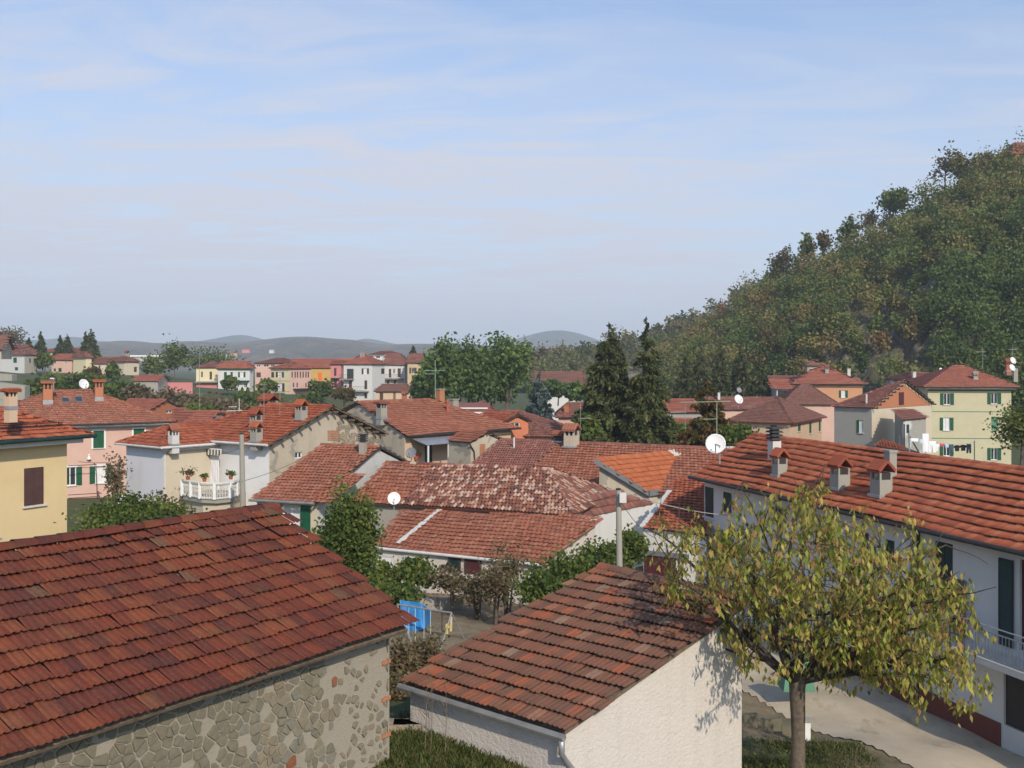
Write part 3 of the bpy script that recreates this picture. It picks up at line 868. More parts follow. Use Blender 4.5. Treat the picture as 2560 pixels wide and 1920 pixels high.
def shutter(house, fr, a0, z0, a1, z1, out, mat, louvre=False):
    mb = slab(fr, a0, z0, a1, z1, out, out + .035)
    if louvre:
        k = int((z1 - z0) / .075)
        for i in range(k):
            z = z0 + .06 + (z1 - z0 - .12) * i / k
            mb.hexa([fr.pt(a0 + .06, z, out + .055), fr.pt(a1 - .06, z, out + .055), fr.pt(a1 - .06, z, out + .03), fr.pt(a0 + .06, z, out + .03),
                     fr.pt(a0 + .06, z + .05, out + .037), fr.pt(a1 - .06, z + .05, out + .037), fr.pt(a1 - .06, z + .05, out + .03), fr.pt(a0 + .06, z + .05, out + .03)])
        for (p, q) in ((a0, a0 + .06), (a1 - .06, a1)):
            mb.hexa([fr.pt(p, z0, out + .05), fr.pt(q, z0, out + .05), fr.pt(q, z0, out + .03), fr.pt(p, z0, out + .03), fr.pt(p, z1, out + .05), fr.pt(q, z1, out + .05), fr.pt(q, z1, out + .03), fr.pt(p, z1, out + .03)])
    else:
        for z in (z0 + (z1 - z0) * .04, z0 + (z1 - z0) * .5, z1 - (z1 - z0) * .1):
            mb.hexa([fr.pt(a0 + .03, z, out + .05), fr.pt(a1 - .03, z, out + .05), fr.pt(a1 - .03, z, out + .03), fr.pt(a0 + .03, z, out + .03),
                     fr.pt(a0 + .03, z + .07, out + .05), fr.pt(a1 - .03, z + .07, out + .05), fr.pt(a1 - .03, z + .07, out + .03), fr.pt(a0 + .03, z + .07, out + .03)])
    return mb.build('shutter', mat, house)
def window(house, fr, r, style='plain', sh='green_paint', frame='white_paint', pane='glass', sill='concrete_white', surround=None, louvre=False):
    a0, z0, a1, z1 = r
    w = a1 - a0
    if surround:
        t = .13
        mb = MB()
        for q in ((a0 - t, z0 - t * .6, a0, z1 + t), (a1, z0 - t * .6, a1 + t, z1 + t), (a0, z1, a1, z1 + t), (a0, z0 - t * .6, a1, z0)):
            b = slab(fr, *q, 0.0, .03); mb.hexa([mb_v for mb_v in b.v])
        mb.build('window_surround', surround, house)
    if style == 'closed':
        g = .012
        shutter(house, fr, a0 + g, z0 + g, a0 + w / 2 - g / 2, z1 - g, -.06, sh, louvre)
        shutter(house, fr, a0 + w / 2 + g / 2, z0 + g, a1 - g, z1 - g, -.06, sh, louvre)
        slab(fr, a0, z0, a1, z1, -.16, -.12).build('backing', 'wood_dark', house)
    elif style == 'blind':
        wd = slab(fr, a0, z0, a1, z1, -.10, -.06).build('roller_blind', sh, house)
    elif style == 'door':
        d = slab(fr, a0, z0, a1, z1, -.14, -.08).build('door', sh, house)
    else:
        f = .06
        mb = MB()
        for q in ((a0, z0, a0 + f, z1), (a1 - f, z0, a1, z1), (a0 + f, z1 - f, a1 - f, z1), (a0 + f, z0, a1 - f, z0 + f), (a0 + w / 2 - .035, z0 + f, a0 + w / 2 + .035, z1 - f)):
            mb.hexa(slab(fr, *q, -.13, -.07).v)
        wo = mb.build('window', frame, house)
        slab(fr, a0 + .01, z0 + .01, a1 - .01, z1 - .01, -.16, -.115).build('pane', pane, wo)
        if style == 'open':
            hw = w * .5
            shutter(house, fr, a0 - hw, z0, a0 - .01, z1, .02, sh, louvre)
            shutter(house, fr, a1 + .01, z0, a1 + hw, z1, .02, sh, louvre)
        if style == 'openleft':
            shutter(house, fr, a0 - w * .5, z0, a0 - .01, z1, .02, sh, louvre)
    if sill and style not in ('door',):
        slab(fr, a0 - .08, z0 - .07, a1 + .08, z0 - .005, -.05, .09).build('sill', sill, house)
class House:
    def __init__(s, name, label, cat, q, zb, wm, rm, kind='mid', o=.5, nobj=0, mono=False, walls='frlb', sag=.02, wins=(), group=None, caps=True, capmat=None, deck='wood_old',
                 gut=None, mats=None, eave=None, single=False, ob=None, tilemask='frlb', og=None):
        """q: eave rectangle (x, y, heading, length, run, eave z, rise, hip insets); wins: (wall, px box, style, options)"""
        x, y, th, L, W, Ze, rise, h0, h1 = q
        u = Vector((math.cos(R(th)), math.sin(R(th)), 0)); v = Vector((-u.y, u.x, 0)); p = Vector((x, y, 0))
        og = o if og is None else og
        D = W if mono else 2 * W
        pt = lambda a, b, z: p + u * a + v * b + Vector((0, 0, z))
        s.u, s.v, s.pt = u, v, pt
        cen = pt(L / 2, D / 2, zb)
        s.t = t = thing(name, label, cat, cen, group)
        e00, e10, e11, e01 = pt(0, 0, Ze), pt(L, 0, Ze), pt(L, D, Ze), pt(0, D, Ze)
        r0, r1 = pt(h0, W, Ze + rise), pt(L - h1, W, Ze + rise)
        s.e00, s.e10, s.e11, s.e01, s.r0, s.r1 = e00, e10, e11, e01, r0, r1
        s.fronts = {'f': (e00, e10, r1, r0) if (r1 - r0).length > .05 else (e00, e10, r0)}
        if not mono:
            s.fronts['b'] = (e11, e01, r0, r1) if (r1 - r0).length > .05 else (e11, e01, r0)
        if h1: s.fronts['r'] = (e10, e11, r1)
        if h0: s.fronts['l'] = (e01, e00, r0)
        # roof: the part is a thin board under the ridge, everything on it is a sub-part
        s.roof = MB().tube([r0 - Vector((0, 0, .22)), r1 - Vector((0, 0, .22)) + u * .02], .05, 6).build('roof', 'wood_old', t)
        for k, poly in s.fronts.items():
            if k in tilemask:
                tile_slope(s.roof, poly, rm, kind, nobj if k == 'f' else 0, sag, deck)
            else:
                f0, fu, fv, fn = slope_frame(poly)
                MB().prism([Vector(c) - fn * .03 for c in poly], -fn * .1).build('deck', rm, s.roof)
        if caps and not (mono and False):
            cm = capmat or rm
            if (r1 - r0).length > .3:
                ridge_caps(s.roof, r0, r1, cm, .13, .38, single)
            if h1:
                ridge_caps(s.roof, e10, r1, cm, .11)
                if not mono: ridge_caps(s.roof, e11, r1, cm, .11)
            if h0:
                ridge_caps(s.roof, e00, r0, cm, .11)
                if not mono: ridge_caps(s.roof, e01, r0, cm, .11)
        ox0 = og if not h0 else o; ox1 = og if not h1 else o
        ob = o if ob is None else ob
        sl = rise / W
        zt = Ze + o * sl * .0 - .06 if (h0 or h1) else Ze + o * sl - .16
        s.zt = zt
        c = {'f': (pt(ox0, o, 0), pt(L - ox1, o, 0)), 'r': (pt(L - ox1, o, 0), pt(L - ox1, D - ob, 0)), 'b': (pt(L - ox1, D - ob, 0), pt(ox0, D - ob, 0)), 'l': (pt(ox0, D - ob, 0), pt(ox0, o, 0))}
        s.fr = {k: Frame(*z) for k, z in c.items()}
        holes = {k: [] for k in 'frbl'}
        s.rects = []
        for wn in wins:
            k, box, style = wn[:3]; opt = wn[3] if len(wn) > 3 else {}
            r = s.fr[k].rect(*box)
            fr = s.fr[k]
            r = (max(r[0], .05), max(r[1], zb + .02), min(r[2], fr.L - .05), min(r[3], zt - .03))
            if r[2] - r[0] < .1 or r[3] - r[1] < .1:
                continue
            holes[k].append(r); s.rects.append((k, r, style, opt))
        for k in walls:
            fr = s.fr[k]
            gab = None
            drop = .2
            if k == 'r' and not h1:
                gab = [(fr.L, zt), (fr.L, Ze + rise - drop), (0, zt)] if mono else [(W - o, Ze + rise - drop)]
            if k == 'l' and not h0:
                gab = [(0, Ze + rise - drop)] if mono else [(D - ob - W, Ze + rise - drop)]
            if mono and k == 'r' and not h1:
                gab = [(fr.L, Ze + rise - drop)]
            ztk = zt
            if mono and k == 'b':
                ztk = Ze + rise - drop
            wall(t, fr, zb, ztk, (mats or {}).get(k, wm), holes[k], gab)
        for k, r, style, opt in s.rects:
            window(t, s.fr[k], r, style, **opt)
        if gut:
            MB().tube([e00 - v * .08 - Vector((0, 0, .05)), e10 - v * .08 - Vector((0, 0, .05))], .075, 8).build('gutter', gut, t)
            if h1:
                MB().tube([e10 + u * .08 - Vector((0, 0, .05)), e11 + u * .08 - Vector((0, 0, .05))], .075, 8).build('gutter', gut, t)
        if eave:
            f = s.fr['f']
            n_ = MB()
            d = o * .6
            n_.hexa([f.pt(-d, zt - .25, d), f.pt(f.L + d * (1 if h1 else 0), zt - .25, d), f.pt(f.L, zt - .25, .0), f.pt(0, zt - .25, .0), f.pt(-d, zt + .0, d), f.pt(f.L + d * (1 if h1 else 0), zt + .0, d), f.pt(f.L, zt + .0, .0), f.pt(0, zt + .0, .0)])
            n_.build('cornice', eave, t)
    def on(s, k, px, py):
        poly = s.fronts[k]
        o_, u_, v_, n_ = slope_frame(poly)
        return ray_plane(px, py, o_, n_)
def chimney(h, side, px, pyb, pyt, wpx, style='tile', body='concrete', cap='roof_bright', d=None, ratio=1.0, twist=0.0, parent=None):
    """body width and height read at the place where its foot meets the roof"""
    q = h.on(side, px, pyb) if d is None else P(px, pyb, d)
    k = q.y / FPX
    w = wpx * k / 2 * .82; H = (pyb - pyt) * k
    u = (Matrix.Rotation(R(twist), 3, 'Z') @ h.u) * w; v = (Matrix.Rotation(R(twist), 3, 'Z') @ h.v) * w * ratio
    Zv = Vector((0, 0, 1))
    par = parent or h.t
    top = q.z + H
    c0 = Vector((q.x, q.y, 0))
    if style == 'tile':
        rf = .22 * H + .08; op = .16 * H + .06
        bt = top - rf - op
        b = MB().box(c0 + Zv * ((q.z - .5 + bt) / 2), u, v, Zv * ((bt - q.z + .5) / 2))
        co = b.build('chimney', body, par)
        mb = MB()
        for su in (-1, 0, 1):
            for sv in (-1, 1):
                mb.box(c0 + Zv * (bt + op / 2) + u * su * .84 + v * sv * .84, u * .14, v * .14, Zv * op / 2)
        mb.build('chimney_pier', body, co, kind='stuff')
        MB().box(c0 + Zv * (bt + op / 2), u * .68, v * .68, Zv * op / 2).build('flue', 'fascia_dark', co)
        mb = MB()
        for sg in (-1, 1):
            a0 = c0 + Zv * (top - rf) + v * sg * 1.3; a1 = c0 + Zv * top
            mb.prism([a0 - u * 1.22, a0 + u * 1.22, a1 + u * 1.22, a1 - u * 1.22], Zv * .06)
        for i in range(5):
            x = -1.1 + i * .55
            for sg in (-1, 1):
                mb.tube([c0 + Zv * (top - rf + .07) + v * sg * 1.27 + u * x, c0 + Zv * (top + .07) + u * x], .05 + w * .1, 5)
        mb.build('chimney_cap', cap, co)
        mb = MB()
        mb.box(c0 + Zv * (q.z + .02) - h.v * 0, u * 1.25, v * 1.25, Zv * .05)
        mb.build('flashing', 'zinc', co)
        return co
    if style == 'brick':
        bt = top - .36 * H
        co = MB().box(c0 + Zv * ((q.z - .5 + bt) / 2), u, v, Zv * ((bt - q.z + .5) / 2)).build('chimney', body, par)
        mb = MB()
        for su in (-1, 0, 1):
            for sv in (-1, 1):
                mb.box(c0 + Zv * (bt + .13 * H) + u * su * .82 + v * sv * .82, u * .15, v * .15, Zv * .13 * H)
        mb.build('chimney_pier', body, co, kind='stuff')
        MB().box(c0 + Zv * (bt + .12 * H), u * .7, v * .7, Zv * .12 * H).build('flue', 'fascia_dark', co)
        mb = MB().box(c0 + Zv * (top - .075 * H), u * 1.5, v * 1.5, Zv * .02 * H)
        for i in range(7):
            x = -1.35 + i * .45
            mb.tube([c0 + Zv * (top - .05 * H) + u * x - v * 1.5, c0 + Zv * top + u * x, c0 + Zv * (top - .05 * H) + u * x + v * 1.5], .06 + w * .1, 5)
        mb.build('chimney_cap', cap, co)
        MB().box(c0 + Zv * (q.z + .05 * H), u * 1.08, v * 1.08, Zv * .1 * H).build('flashing', 'zinc', co)
        return co
    if style == 'louvre':
        bt = top - .4 * H
        co = MB().box(c0 + Zv * ((q.z - .5 + bt) / 2), u * .85, v * .85, Zv * ((bt - q.z + .5) / 2)).build('chimney', body, par)
        MB().box(c0 + Zv * (bt + .2 * H), u * .6, v * .6, Zv * .2 * H).build('flue', 'fascia_dark', co)
        mb = MB()
        for i in range(4):
            z = bt + (.04 + .11 * i) * H
            s1, s2 = 1.18, .95
            mb.hexa([c0 + Zv * z + u * a * s1 + v * b * s1 for a, b in ((-1, -1), (1, -1), (1, 1), (-1, 1))] + [c0 + Zv * (z + .06 * H) + u * a * s2 + v * b * s2 for a, b in ((-1, -1), (1, -1), (1, 1), (-1, 1))])
        mb.build('cowl', cap, co)
        return co
    co = MB().box(c0 + Zv * ((q.z - .5 + top) / 2), u, v, Zv * ((top - q.z + .5) / 2)).build('chimney', body, par)
    MB().box(c0 + Zv * (top + .03), u * 1.2, v * 1.2, Zv * .04).build('chimney_cap', cap, co)
    return co
def dish(label, px, py, r_px, d, face, mat='dish_white', foot=None, squash=1.0, group='satellite dishes on the roofs'):
    c = P(px, py, d); r = r_px * d / FPX
    f = Vector(face).normalized()
    ft = Vector(foot) if foot is not None else c - Vector((0, 0, r * 1.7)) - f * .1
    t = thing('satellite_dish', label, 'satellite dish', ft, group)
    prof = [(r * k, r * .22 * k * k - r * .22) for k in (.02, .3, .55, .8, 1.0)]
    prof += [(r * 1.0, .0 + .02), (r * .8, r * .22 * .64 - r * .22 - .02), (.02, -r * .22 - .025)]
    MB().lathe(c, prof, f, 22).build('reflector', mat, t, True)
    low = (Vector((0, 0, -1)) - f * Vector((0, 0, -1)).dot(f)).normalized()
    MB().tube([c + low * r * .9, c + low * r * .35 + f * r * .85], r * .03 + .008, 5).build('arm', 'fascia_grey', t)
    hd = c + low * r * .33 + f * r * .85
    MB().tube([hd, hd - f * r * .14 - low * r * .05], r * .07 + .01, 7).build('receiver', 'fascia_grey', t)
    MB().tube([ft - Vector((0, 0, .15)), Vector((ft.x, ft.y, c.z - r * .2)), c - f * (r * .2)], r * .05 + .012, 6).build('mast', 'pole_metal', t)
    return t
def antenna(label, px, py0, py1, d, booms, mat='antenna_green', th=.02, group='television antennas on the roofs'):
    """mast from py1 up to py0; booms: (py, px left, px right, element half length px, count)"""
    a, b = P(px, py1, d), P(px, py0, d)
    t = thing('tv_antenna', label, 'antenna', a, group)
    MB().tube([a - Vector((0, 0, .3)), b], th * 1.3, 6).build('mast', mat, t)
    for (y, x0, x1, hl, n) in booms:
        p, q = P(x0, y, d), P(x1, y - (x1 - x0) * .02, d)
        bo = MB().tube([p, q], th, 5).build('boom', mat, t)
        mb = MB()
        for i in range(n):
            c = p.lerp(q, (i + .5) / n)
            e_ = Vector((.25, 1, 0)).normalized() * hl * d / FPX + Vector((0, 0, hl * .35 * d / FPX))
            mb.tube([c - e_, c + e_], th * .6, 4)
        mb.build('antenna_elements', mat, bo)
    return t
# ------------------------------------------------------------------ near houses
def sc(q, f):
    """the same eave rectangle seen along the same lines of sight, f times as far and as large"""
    return (q[0] * f, q[1] * f, q[2], q[3] * f, q[4] * f, CZ - (CZ - q[5]) * f, q[6] * f, q[7] * f, q[8] * f)
def fq(pxL, pxR, pyE, d, yaw, pyR, W=None, pxB=None, hips=(1, 1), Ze=None):
    """eave rectangle of a house from the ends of its front eave, a distance and a heading"""
    a = P(pxL, pyE, d); u = Vector((math.cos(R(yaw)), math.sin(R(yaw)), 0)); v = Vector((-u.y, u.x, 0))
    k = (pxR - CX) / FPX
    L = (k * a.y - a.x) / (u.x - k * u.y)
    b = a + u * L
    if pxB:
        k = (pxB - CX) / FPX
        W = (k * b.y - b.x) / (v.x - k * v.y) / 2
    m = a + u * L * .5 + v * W
    zr = CZ - (pyR - HY) / FPX * m.y
    return (a.x, a.y, yaw, L, W, a.z, max(.3, zr - a.z), hips[0] * min(W, L * .49), hips[1] * min(W, L * .49))
def poly_house(name, label, cat, pts, zb, wm, rm, kind='mid', nobj=0, inset=.94, sag=.02, deck='wood_old', ragged=None):
    """building under one roof plane of any outline; pts[0]->pts[1] is the eave"""
    c = sum((Vector(p) for p in pts), Vector()) / len(pts)
    t = thing(name, label, cat, (c.x, c.y, zb))
    _, u, v, n = slope_frame(pts)
    roof = MB().tube([c - n * .25 - u * .5, c - n * .25 + u * .5], .05, 6).build('roof', 'wood_old', t)
    tile_slope(roof, pts, rm, kind, nobj, sag, deck)
    ip = [Vector((c.x + (p.x - c.x) * inset, c.y + (p.y - c.y) * inset, p.z)) for p in map(Vector, pts)]
    o, _, _, _ = slope_frame(pts)
    for i in range(len(ip)):
        a, b = ip[i], ip[(i + 1) % len(ip)]
        za = o.z + ((o - Vector((a.x, a.y, 0))).dot(Vector((n.x, n.y, 0)))) / n.z
        zc = o.z + ((o - Vector((b.x, b.y, 0))).dot(Vector((n.x, n.y, 0)))) / n.z
        MB().face([Vector((a.x, a.y, zb)), Vector((b.x, b.y, zb)), Vector((b.x, b.y, zc - .075)), Vector((a.x, a.y, za - .075))]).build('wall', wm[i] if isinstance(wm, list) else wm, t)
    return t, roof, ip
# stone barn, left foreground
barn = House('stone_barn', 'old rubble stone barn with a dark red tiled roof filling the lower left corner', 'barn', (-9.94, 6.90, 54.5, 13.98, 3.71, 6.18, 1.87, 0, 0), 2.6, 'mortar', 'roof_barn', 'near', .42, 300, og=.16, sag=.05, single=True)
# its stones: irregular polygons, each bedded in the mortar of the front wall
fr = barn.fr['f']
def clip_half(poly, px, py, nx_, ny_):
    o_ = []
    for i in range(len(poly)):
        a, b = poly[i], poly[(i + 1) % len(poly)]
        da = (a[0] - px) * nx_ + (a[1] - py) * ny_; db = (b[0] - px) * nx_ + (b[1] - py) * ny_
        if da <= 0: o_.append(a)
        if da * db < 0:
            k = da / (da - db); o_.append((a[0] + (b[0] - a[0]) * k, a[1] + (b[1] - a[1]) * k))
    return o_
wall_o = barn.t
wparts = [o for o in bpy.data.objects if o.parent == barn.t and o.name.split('.')[0] == 'wall']
front_wall = wparts[0]
sx0, sx1, sz0, sz1 = fr.L - 8.6, fr.L - .06, 3.0, barn.zt + .10
seeds = []
zrow = sz0
while zrow < sz1:
    hh = random.uniform(.10, .20); x = sx0 + random.uniform(0, .2)
    while x < sx1:
        ww = random.choice((.07, .10, .15, .2, .28, .40)) * random.uniform(.85, 1.2)
        seeds.append((x + ww / 2, zrow + hh / 2 + random.uniform(-.075, .075))); x += ww
    zrow += hh
nst = 0; rest = MB()
for (x, z) in sorted(seeds, key=lambda q: -q[0]):
    gap_p = .45 if x > sx1 - 1.6 else .12
    if random.random() < gap_p: continue
    poly = [(x - .4, z - .3), (x + .4, z - .3), (x + .4, z + .3), (x - .4, z + .3)]
    for (x2, z2) in seeds:
        if (x2, z2) != (x, z) and abs(x2 - x) < .8 and abs(z2 - z) < .6:
            dx, dz = x2 - x, z2 - z; q = math.hypot(dx, dz) + 1e-6
            poly = clip_half(poly, x + dx * .5, z + dz * .5, dx / q, dz / q)
    if len(poly) < 3: continue
    poly = [(min(max(a, sx0), sx1), min(max(b, sz0), sz1)) for a, b in poly]
    mx = sum(p[0] for p in poly) / len(poly); mz = sum(p[1] for p in poly) / len(poly)
    sh = random.uniform(.86, .99) if x < sx1 - 1.3 else random.uniform(.45, .85)
    out_ = random.uniform(.012, .045)
    pts = []
    for i in range(len(poly)):
        a, b = poly[i], poly[(i + 1) % len(poly)]
        for k in (.1, .9):
            pts.append((mx + (a[0] + (b[0] - a[0]) * k - mx) * sh * random.uniform(.95, 1.03), mz + (a[1] + (b[1] - a[1]) * k - mz) * sh * random.uniform(.94, 1.03)))
    m = len(pts)
    tl = random.uniform(-.25, .25)
    V = [fr.pt(a, b, -.03) for a, b in pts] + [fr.pt(mx + (a - mx) * .90, mz + (b - mz) * .90, out_ * .9 + tl * (a - mx) * .15) for a, b in pts] + [fr.pt(mx, mz, out_)]
    mb = rest if nst >= 300 else MB()
    i0 = len(mb.v); mb.v += [tuple(p) for p in V]
    mb.f += [(i0 + m + i, i0 + m + (i + 1) % m, i0 + 2 * m) for i in range(m)]
    mb.f += [(i0 + i, i0 + (i + 1) % m, i0 + m + (i + 1) % m, i0 + m + i) for i in range(m)]
    if nst < 300:
        mb.build('stone', 'stone', front_wall)
    nst += 1
if rest.v:
    rest.build('stonework', 'stone', front_wall, kind='stuff')
# red bricks at the barn's corner
for k in range(4):
    z = 3.5 + k * .67
    MB().box(fr.pt(fr.L - .10, z, .01), fr.u * .11, Vector((0, 0, .035)), fr.n * .02).build('brick', 'brickwork', front_wall)

# whitewashed shed
sp = [PZ(1005, 1703, 4.6), PZ(1410, 1828, 4.6)]
st0 = PZ(1500, 1418, 6.2)
nn_ = (sp[1] - sp[0]).cross(st0 - sp[0])
st1 = ray_plane(1873, 1503, sp[0], nn_)
shed_poly = [sp[0], sp[1], st1, st0]
shed, shroof, sip = poly_house('shed', 'low cream rendered shed with a lichen covered single slope tile roof', 'shed', shed_poly, 1.2, 'wall_shed', 'roof_shed', 'near', 300, .955, .02)
ridge_caps(shroof, st0, st1, 'roof_shed', .13, .36, True, .05)
_, su_, sv_, sn_ = slope_frame(shed_poly)
g0, g1 = sp[0] - sv_ * .10 - sn_ * .06, sp[1] - sv_ * .10 - sn_ * .06 + su_ * .06
MB().tube([g0, g1], .07, 8).build('gutter', 'gutter_metal', shed)
sgn = Vector((su_.x, su_.y, 0)).normalized()
cw = sip[1]
MB().tube([g1 - su_ * .05, g1 - su_ * .05 - Vector((0, 0, .28)), cw + sgn * .03 + Vector((sv_.x, sv_.y, 0)) * -.02 - Vector((0, 0, .55)), cw + sgn * .13 + Vector((sv_.x, sv_.y, 0)) * .30 - Vector((0, 0, .95)), cw + sgn * .13 + Vector((sv_.x, sv_.y, 0)) * .34 - Vector((0, 0, 2.6))], .055, 8).build('downpipe', 'zinc', shed, True)

# white house, right
white = House('white_house', 'long white house with bright orange tile roof and balcony, right foreground', 'house', (7.99, 44.82, -72.1, 25, 3.30, 5.90, 1.77, 0, 0), -.4, 'wall_white', 'roof_orange', 'near', .55, 300, og=.28, sag=.07, single=True, gut='fascia_dark',
    wins=[('f', (1762, 1218, 1784, 1292), 'closed', dict(sh='green_dark')), ('f', (1808, 1231, 1829, 1281), 'closed', dict(sh='green_dark', louvre=True)), ('f', (1937, 1266, 1957, 1322), 'closed', dict(sh='green_dark')), ('f', (2045, 1300, 2070, 1360), 'plain', {}), ('f', (2150, 1330, 2172, 1392), 'closed', dict(sh='green_dark')),
          ('f', (2212, 1350, 2236, 1420), 'closed', dict(sh='green_dark')), ('f', (2338, 1356, 2382, 1508), 'closed', dict(sh='green_dark', sill=None)), ('f', (2549, 1408, 2640, 1640), 'door', dict(sh='maroon_paint')),
          ('f', (2509, 1662, 2620, 1835), 'door', dict(sh='fascia_dark')), ('f', (2330, 1570, 2370, 1640), 'plain', {}), ('f', (2230, 1540, 2262, 1650), 'door', dict(sh='maroon_paint')), ('f', (2080, 1480, 2110, 1580), 'door', dict(sh='maroon_paint'))])
fw = white.fr['f']
a_, z_ = fw.px(2501, 1393); b_, z2_ = fw.px(2536, 1580)
shutter(white.t, fw, a_, 3.0, b_, z_, .03, 'green_dark', True)
# plinth, balcony
pa, _ = fw.px(2085, 1600); pb, _ = fw.px(2503, 1800)
slab(fw, pa, -.3, pb, .75, .005, .035).build('plinth', 'plinth', white.t)
ba, _ = fw.px(2344, 1540); bz = 2.78
bb = fw.L - .3
slab(fw, ba, bz - .16, bb, bz, .0, 1.05).build('balcony_slab', 'concrete_white', white.t)
rail = MB()
for h_ in (.95, .80, .10):
    rail.tube([fw.pt(ba, bz + h_, 1.0), fw.pt(bb, bz + h_, 1.0)], .022, 6)
rail.tube([fw.pt(ba, bz + .95, 0), fw.pt(ba, bz + .95, 1.0)], .022, 6)
ro = rail.build('balcony_rail', 'zinc', white.t)
k = int((bb - ba) / .12)
bal_me = None
for i in range(k):
    q = ba + (bb - ba) * i / k
    c0 = fw.pt(q, bz + .45, 1.0)
    if bal_me is None:
        o_ = MB().tube([c0 - Vector((0, 0, .36)), c0 + Vector((0, 0, .36))], .011, 5).build('baluster', 'zinc', ro); bal_me = o_.data
    else:
        link('baluster', bal_me, c0, ro)
la, lz = fw.px(2388, 1440); lb, _ = fw.px(2422, 1450)
tre = thing('trellis', 'dark diamond lattice trellis screen fixed beside the balcony door', 'trellis', fw.pt((la + lb) / 2, bz, .1))
mb = MB()
wl = lb - la
for i in range(9):
    x0 = la + wl * (i / 8)
    for sg in (-1, 1):
        zc = bz + .05
        p_ = [x0, zc]; pts = [fw.pt(x0, zc, .10)]
        x, z, dr = x0, zc, sg
        while z < bz + 1.75:
            step = (lb - x) if dr > 0 else (x - la)
            step = min(step, (bz + 1.75 - z) / 2.0)
            if step < 1e-3: dr = -dr; 
            x += dr * step; z += step * 2.0; pts.append(fw.pt(x, z, .10 + .01 * sg)); dr = -dr
            if len(pts) > 12: break
        mb.tube(pts, .011, 4)
mb.build('lattice', 'wood_dark', tre)
fb = thing('flower_box', 'window box of pink flowers on the balcony beside the lattice trellis', 'flower box', fw.pt(la - .3, bz, .6))
slab(fw, la - .75, bz + .85, la + .1, bz + 1.02, .9, 1.12).build('box', 'terracotta_pot', fb)
p_, cr_ = crown_pts(fw.pt(la - .35, bz + 1.1, 1.0), (.5, .3, .28), 12, 14, .3, .25)
v_, f_ = cards(p_, .05); np_obj('foliage', v_, f_, 'leaf_green', fb, {'tint': rnds(cr_), 'rnd': rnds(cr_)})
p_, cr_ = crown_pts(fw.pt(la - .4, bz + 1.2, 1.05), (.35, .2, .2), 5, 8, .3, .2)
v_, f_ = cards(p_, .05); np_obj('blossom', v_, f_, 'flower_pink', fb)
MB().tube([fw.pt(fw.px(2299, 1400)[0], 5.7, .06), fw.pt(fw.px(2299, 1400)[0], -.2, .06)], .05, 6).build('downpipe', 'fascia_dark', white.t)
for i, (px_, py_, r_) in enumerate(((2433, 1803, .16), (2462, 1812, .24), (2335, 1745, .22))):
    q = PZ(px_, py_, .1)
    t_ = thing('flower_pot', ['small terracotta pot at the foot of the white house', 'wide terracotta trough nearest the garage door', 'dark barrel shaped pot under the cherry boughs by the house'][i], 'flower pot', (q.x, q.y, gz(q.x, q.y)), 'pots along the house wall')
    zb_ = gz(q.x, q.y)
    MB().lathe((q.x, q.y, zb_), [(r_ * .7, 0), (r_, r_ * 1.3), (r_ * 1.1, r_ * 1.3), (r_ * 1.1, r_ * 1.5), (r_ * .9, r_ * 1.5), (r_ * .85, r_ * 1.2)], n=14).build('pot', 'terracotta_pot', t_)
chimney(white, 'f', 1949, 1190, 1126, 34, 'tile', 'concrete', 'roof_bright')
chimney(white, 'f', 2100, 1222, 1147, 42, 'tile', 'concrete', 'roof_bright')
chimney(white, 'f', 2203, 1240, 1156, 46, 'tile', 'concrete', 'roof_bright')
chimney(white, 'f', 1936, 1150, 1070, 34, 'louvre', 'concrete_white', 'fascia_dark')
chimney(white, 'f', 2226, 1195, 1130, 26, 'plain', 'concrete', 'concrete')

# yellow house, left edge
yellow = House('yellow_house', 'yellow plastered house with a closed brown shuttered window at the left edge', 'house', (-22.93, 30.00, 59.6, 12.00, 4.50, 8.07, 1.90, 4.50, 4.08), .3, 'wall_yellow', 'roof_bright', 'near', .72, 220, sag=.02, eave='white_paint', gut='green_dark', deck='white_paint',
    wins=[('f', (60, 1169, 110, 1263), 'closed', dict(sh='brown_paint', louvre=True, sill='concrete_white')), ('f', (-60, 1270, -5, 1345), 'closed', dict(sh='brown_paint'))])
mb = MB()
for s_, up_ in ((.0, .10), (.0, .22)):
    o_, u_, v_, n_ = slope_frame(yellow.fronts['f'])
    a = o_ + u_ * 5.0 + v_ * .85 + n_ * up_; b = o_ + u_ * 11.1 + v_ * .85 + n_ * up_
    mb.tube([a, b], .022, 5)
for i in range(7):
    a = o_ + u_ * (5.2 + i * .95) + v_ * .85
    mb.tube([a, a + n_ * .24], .018, 5)
mb.build('snow_guard', 'black_iron', yellow.t)
chimney(yellow, 'f', 27, 1022, 974, 27, 'brick', 'wall_peach', 'roof_bright', d=37)

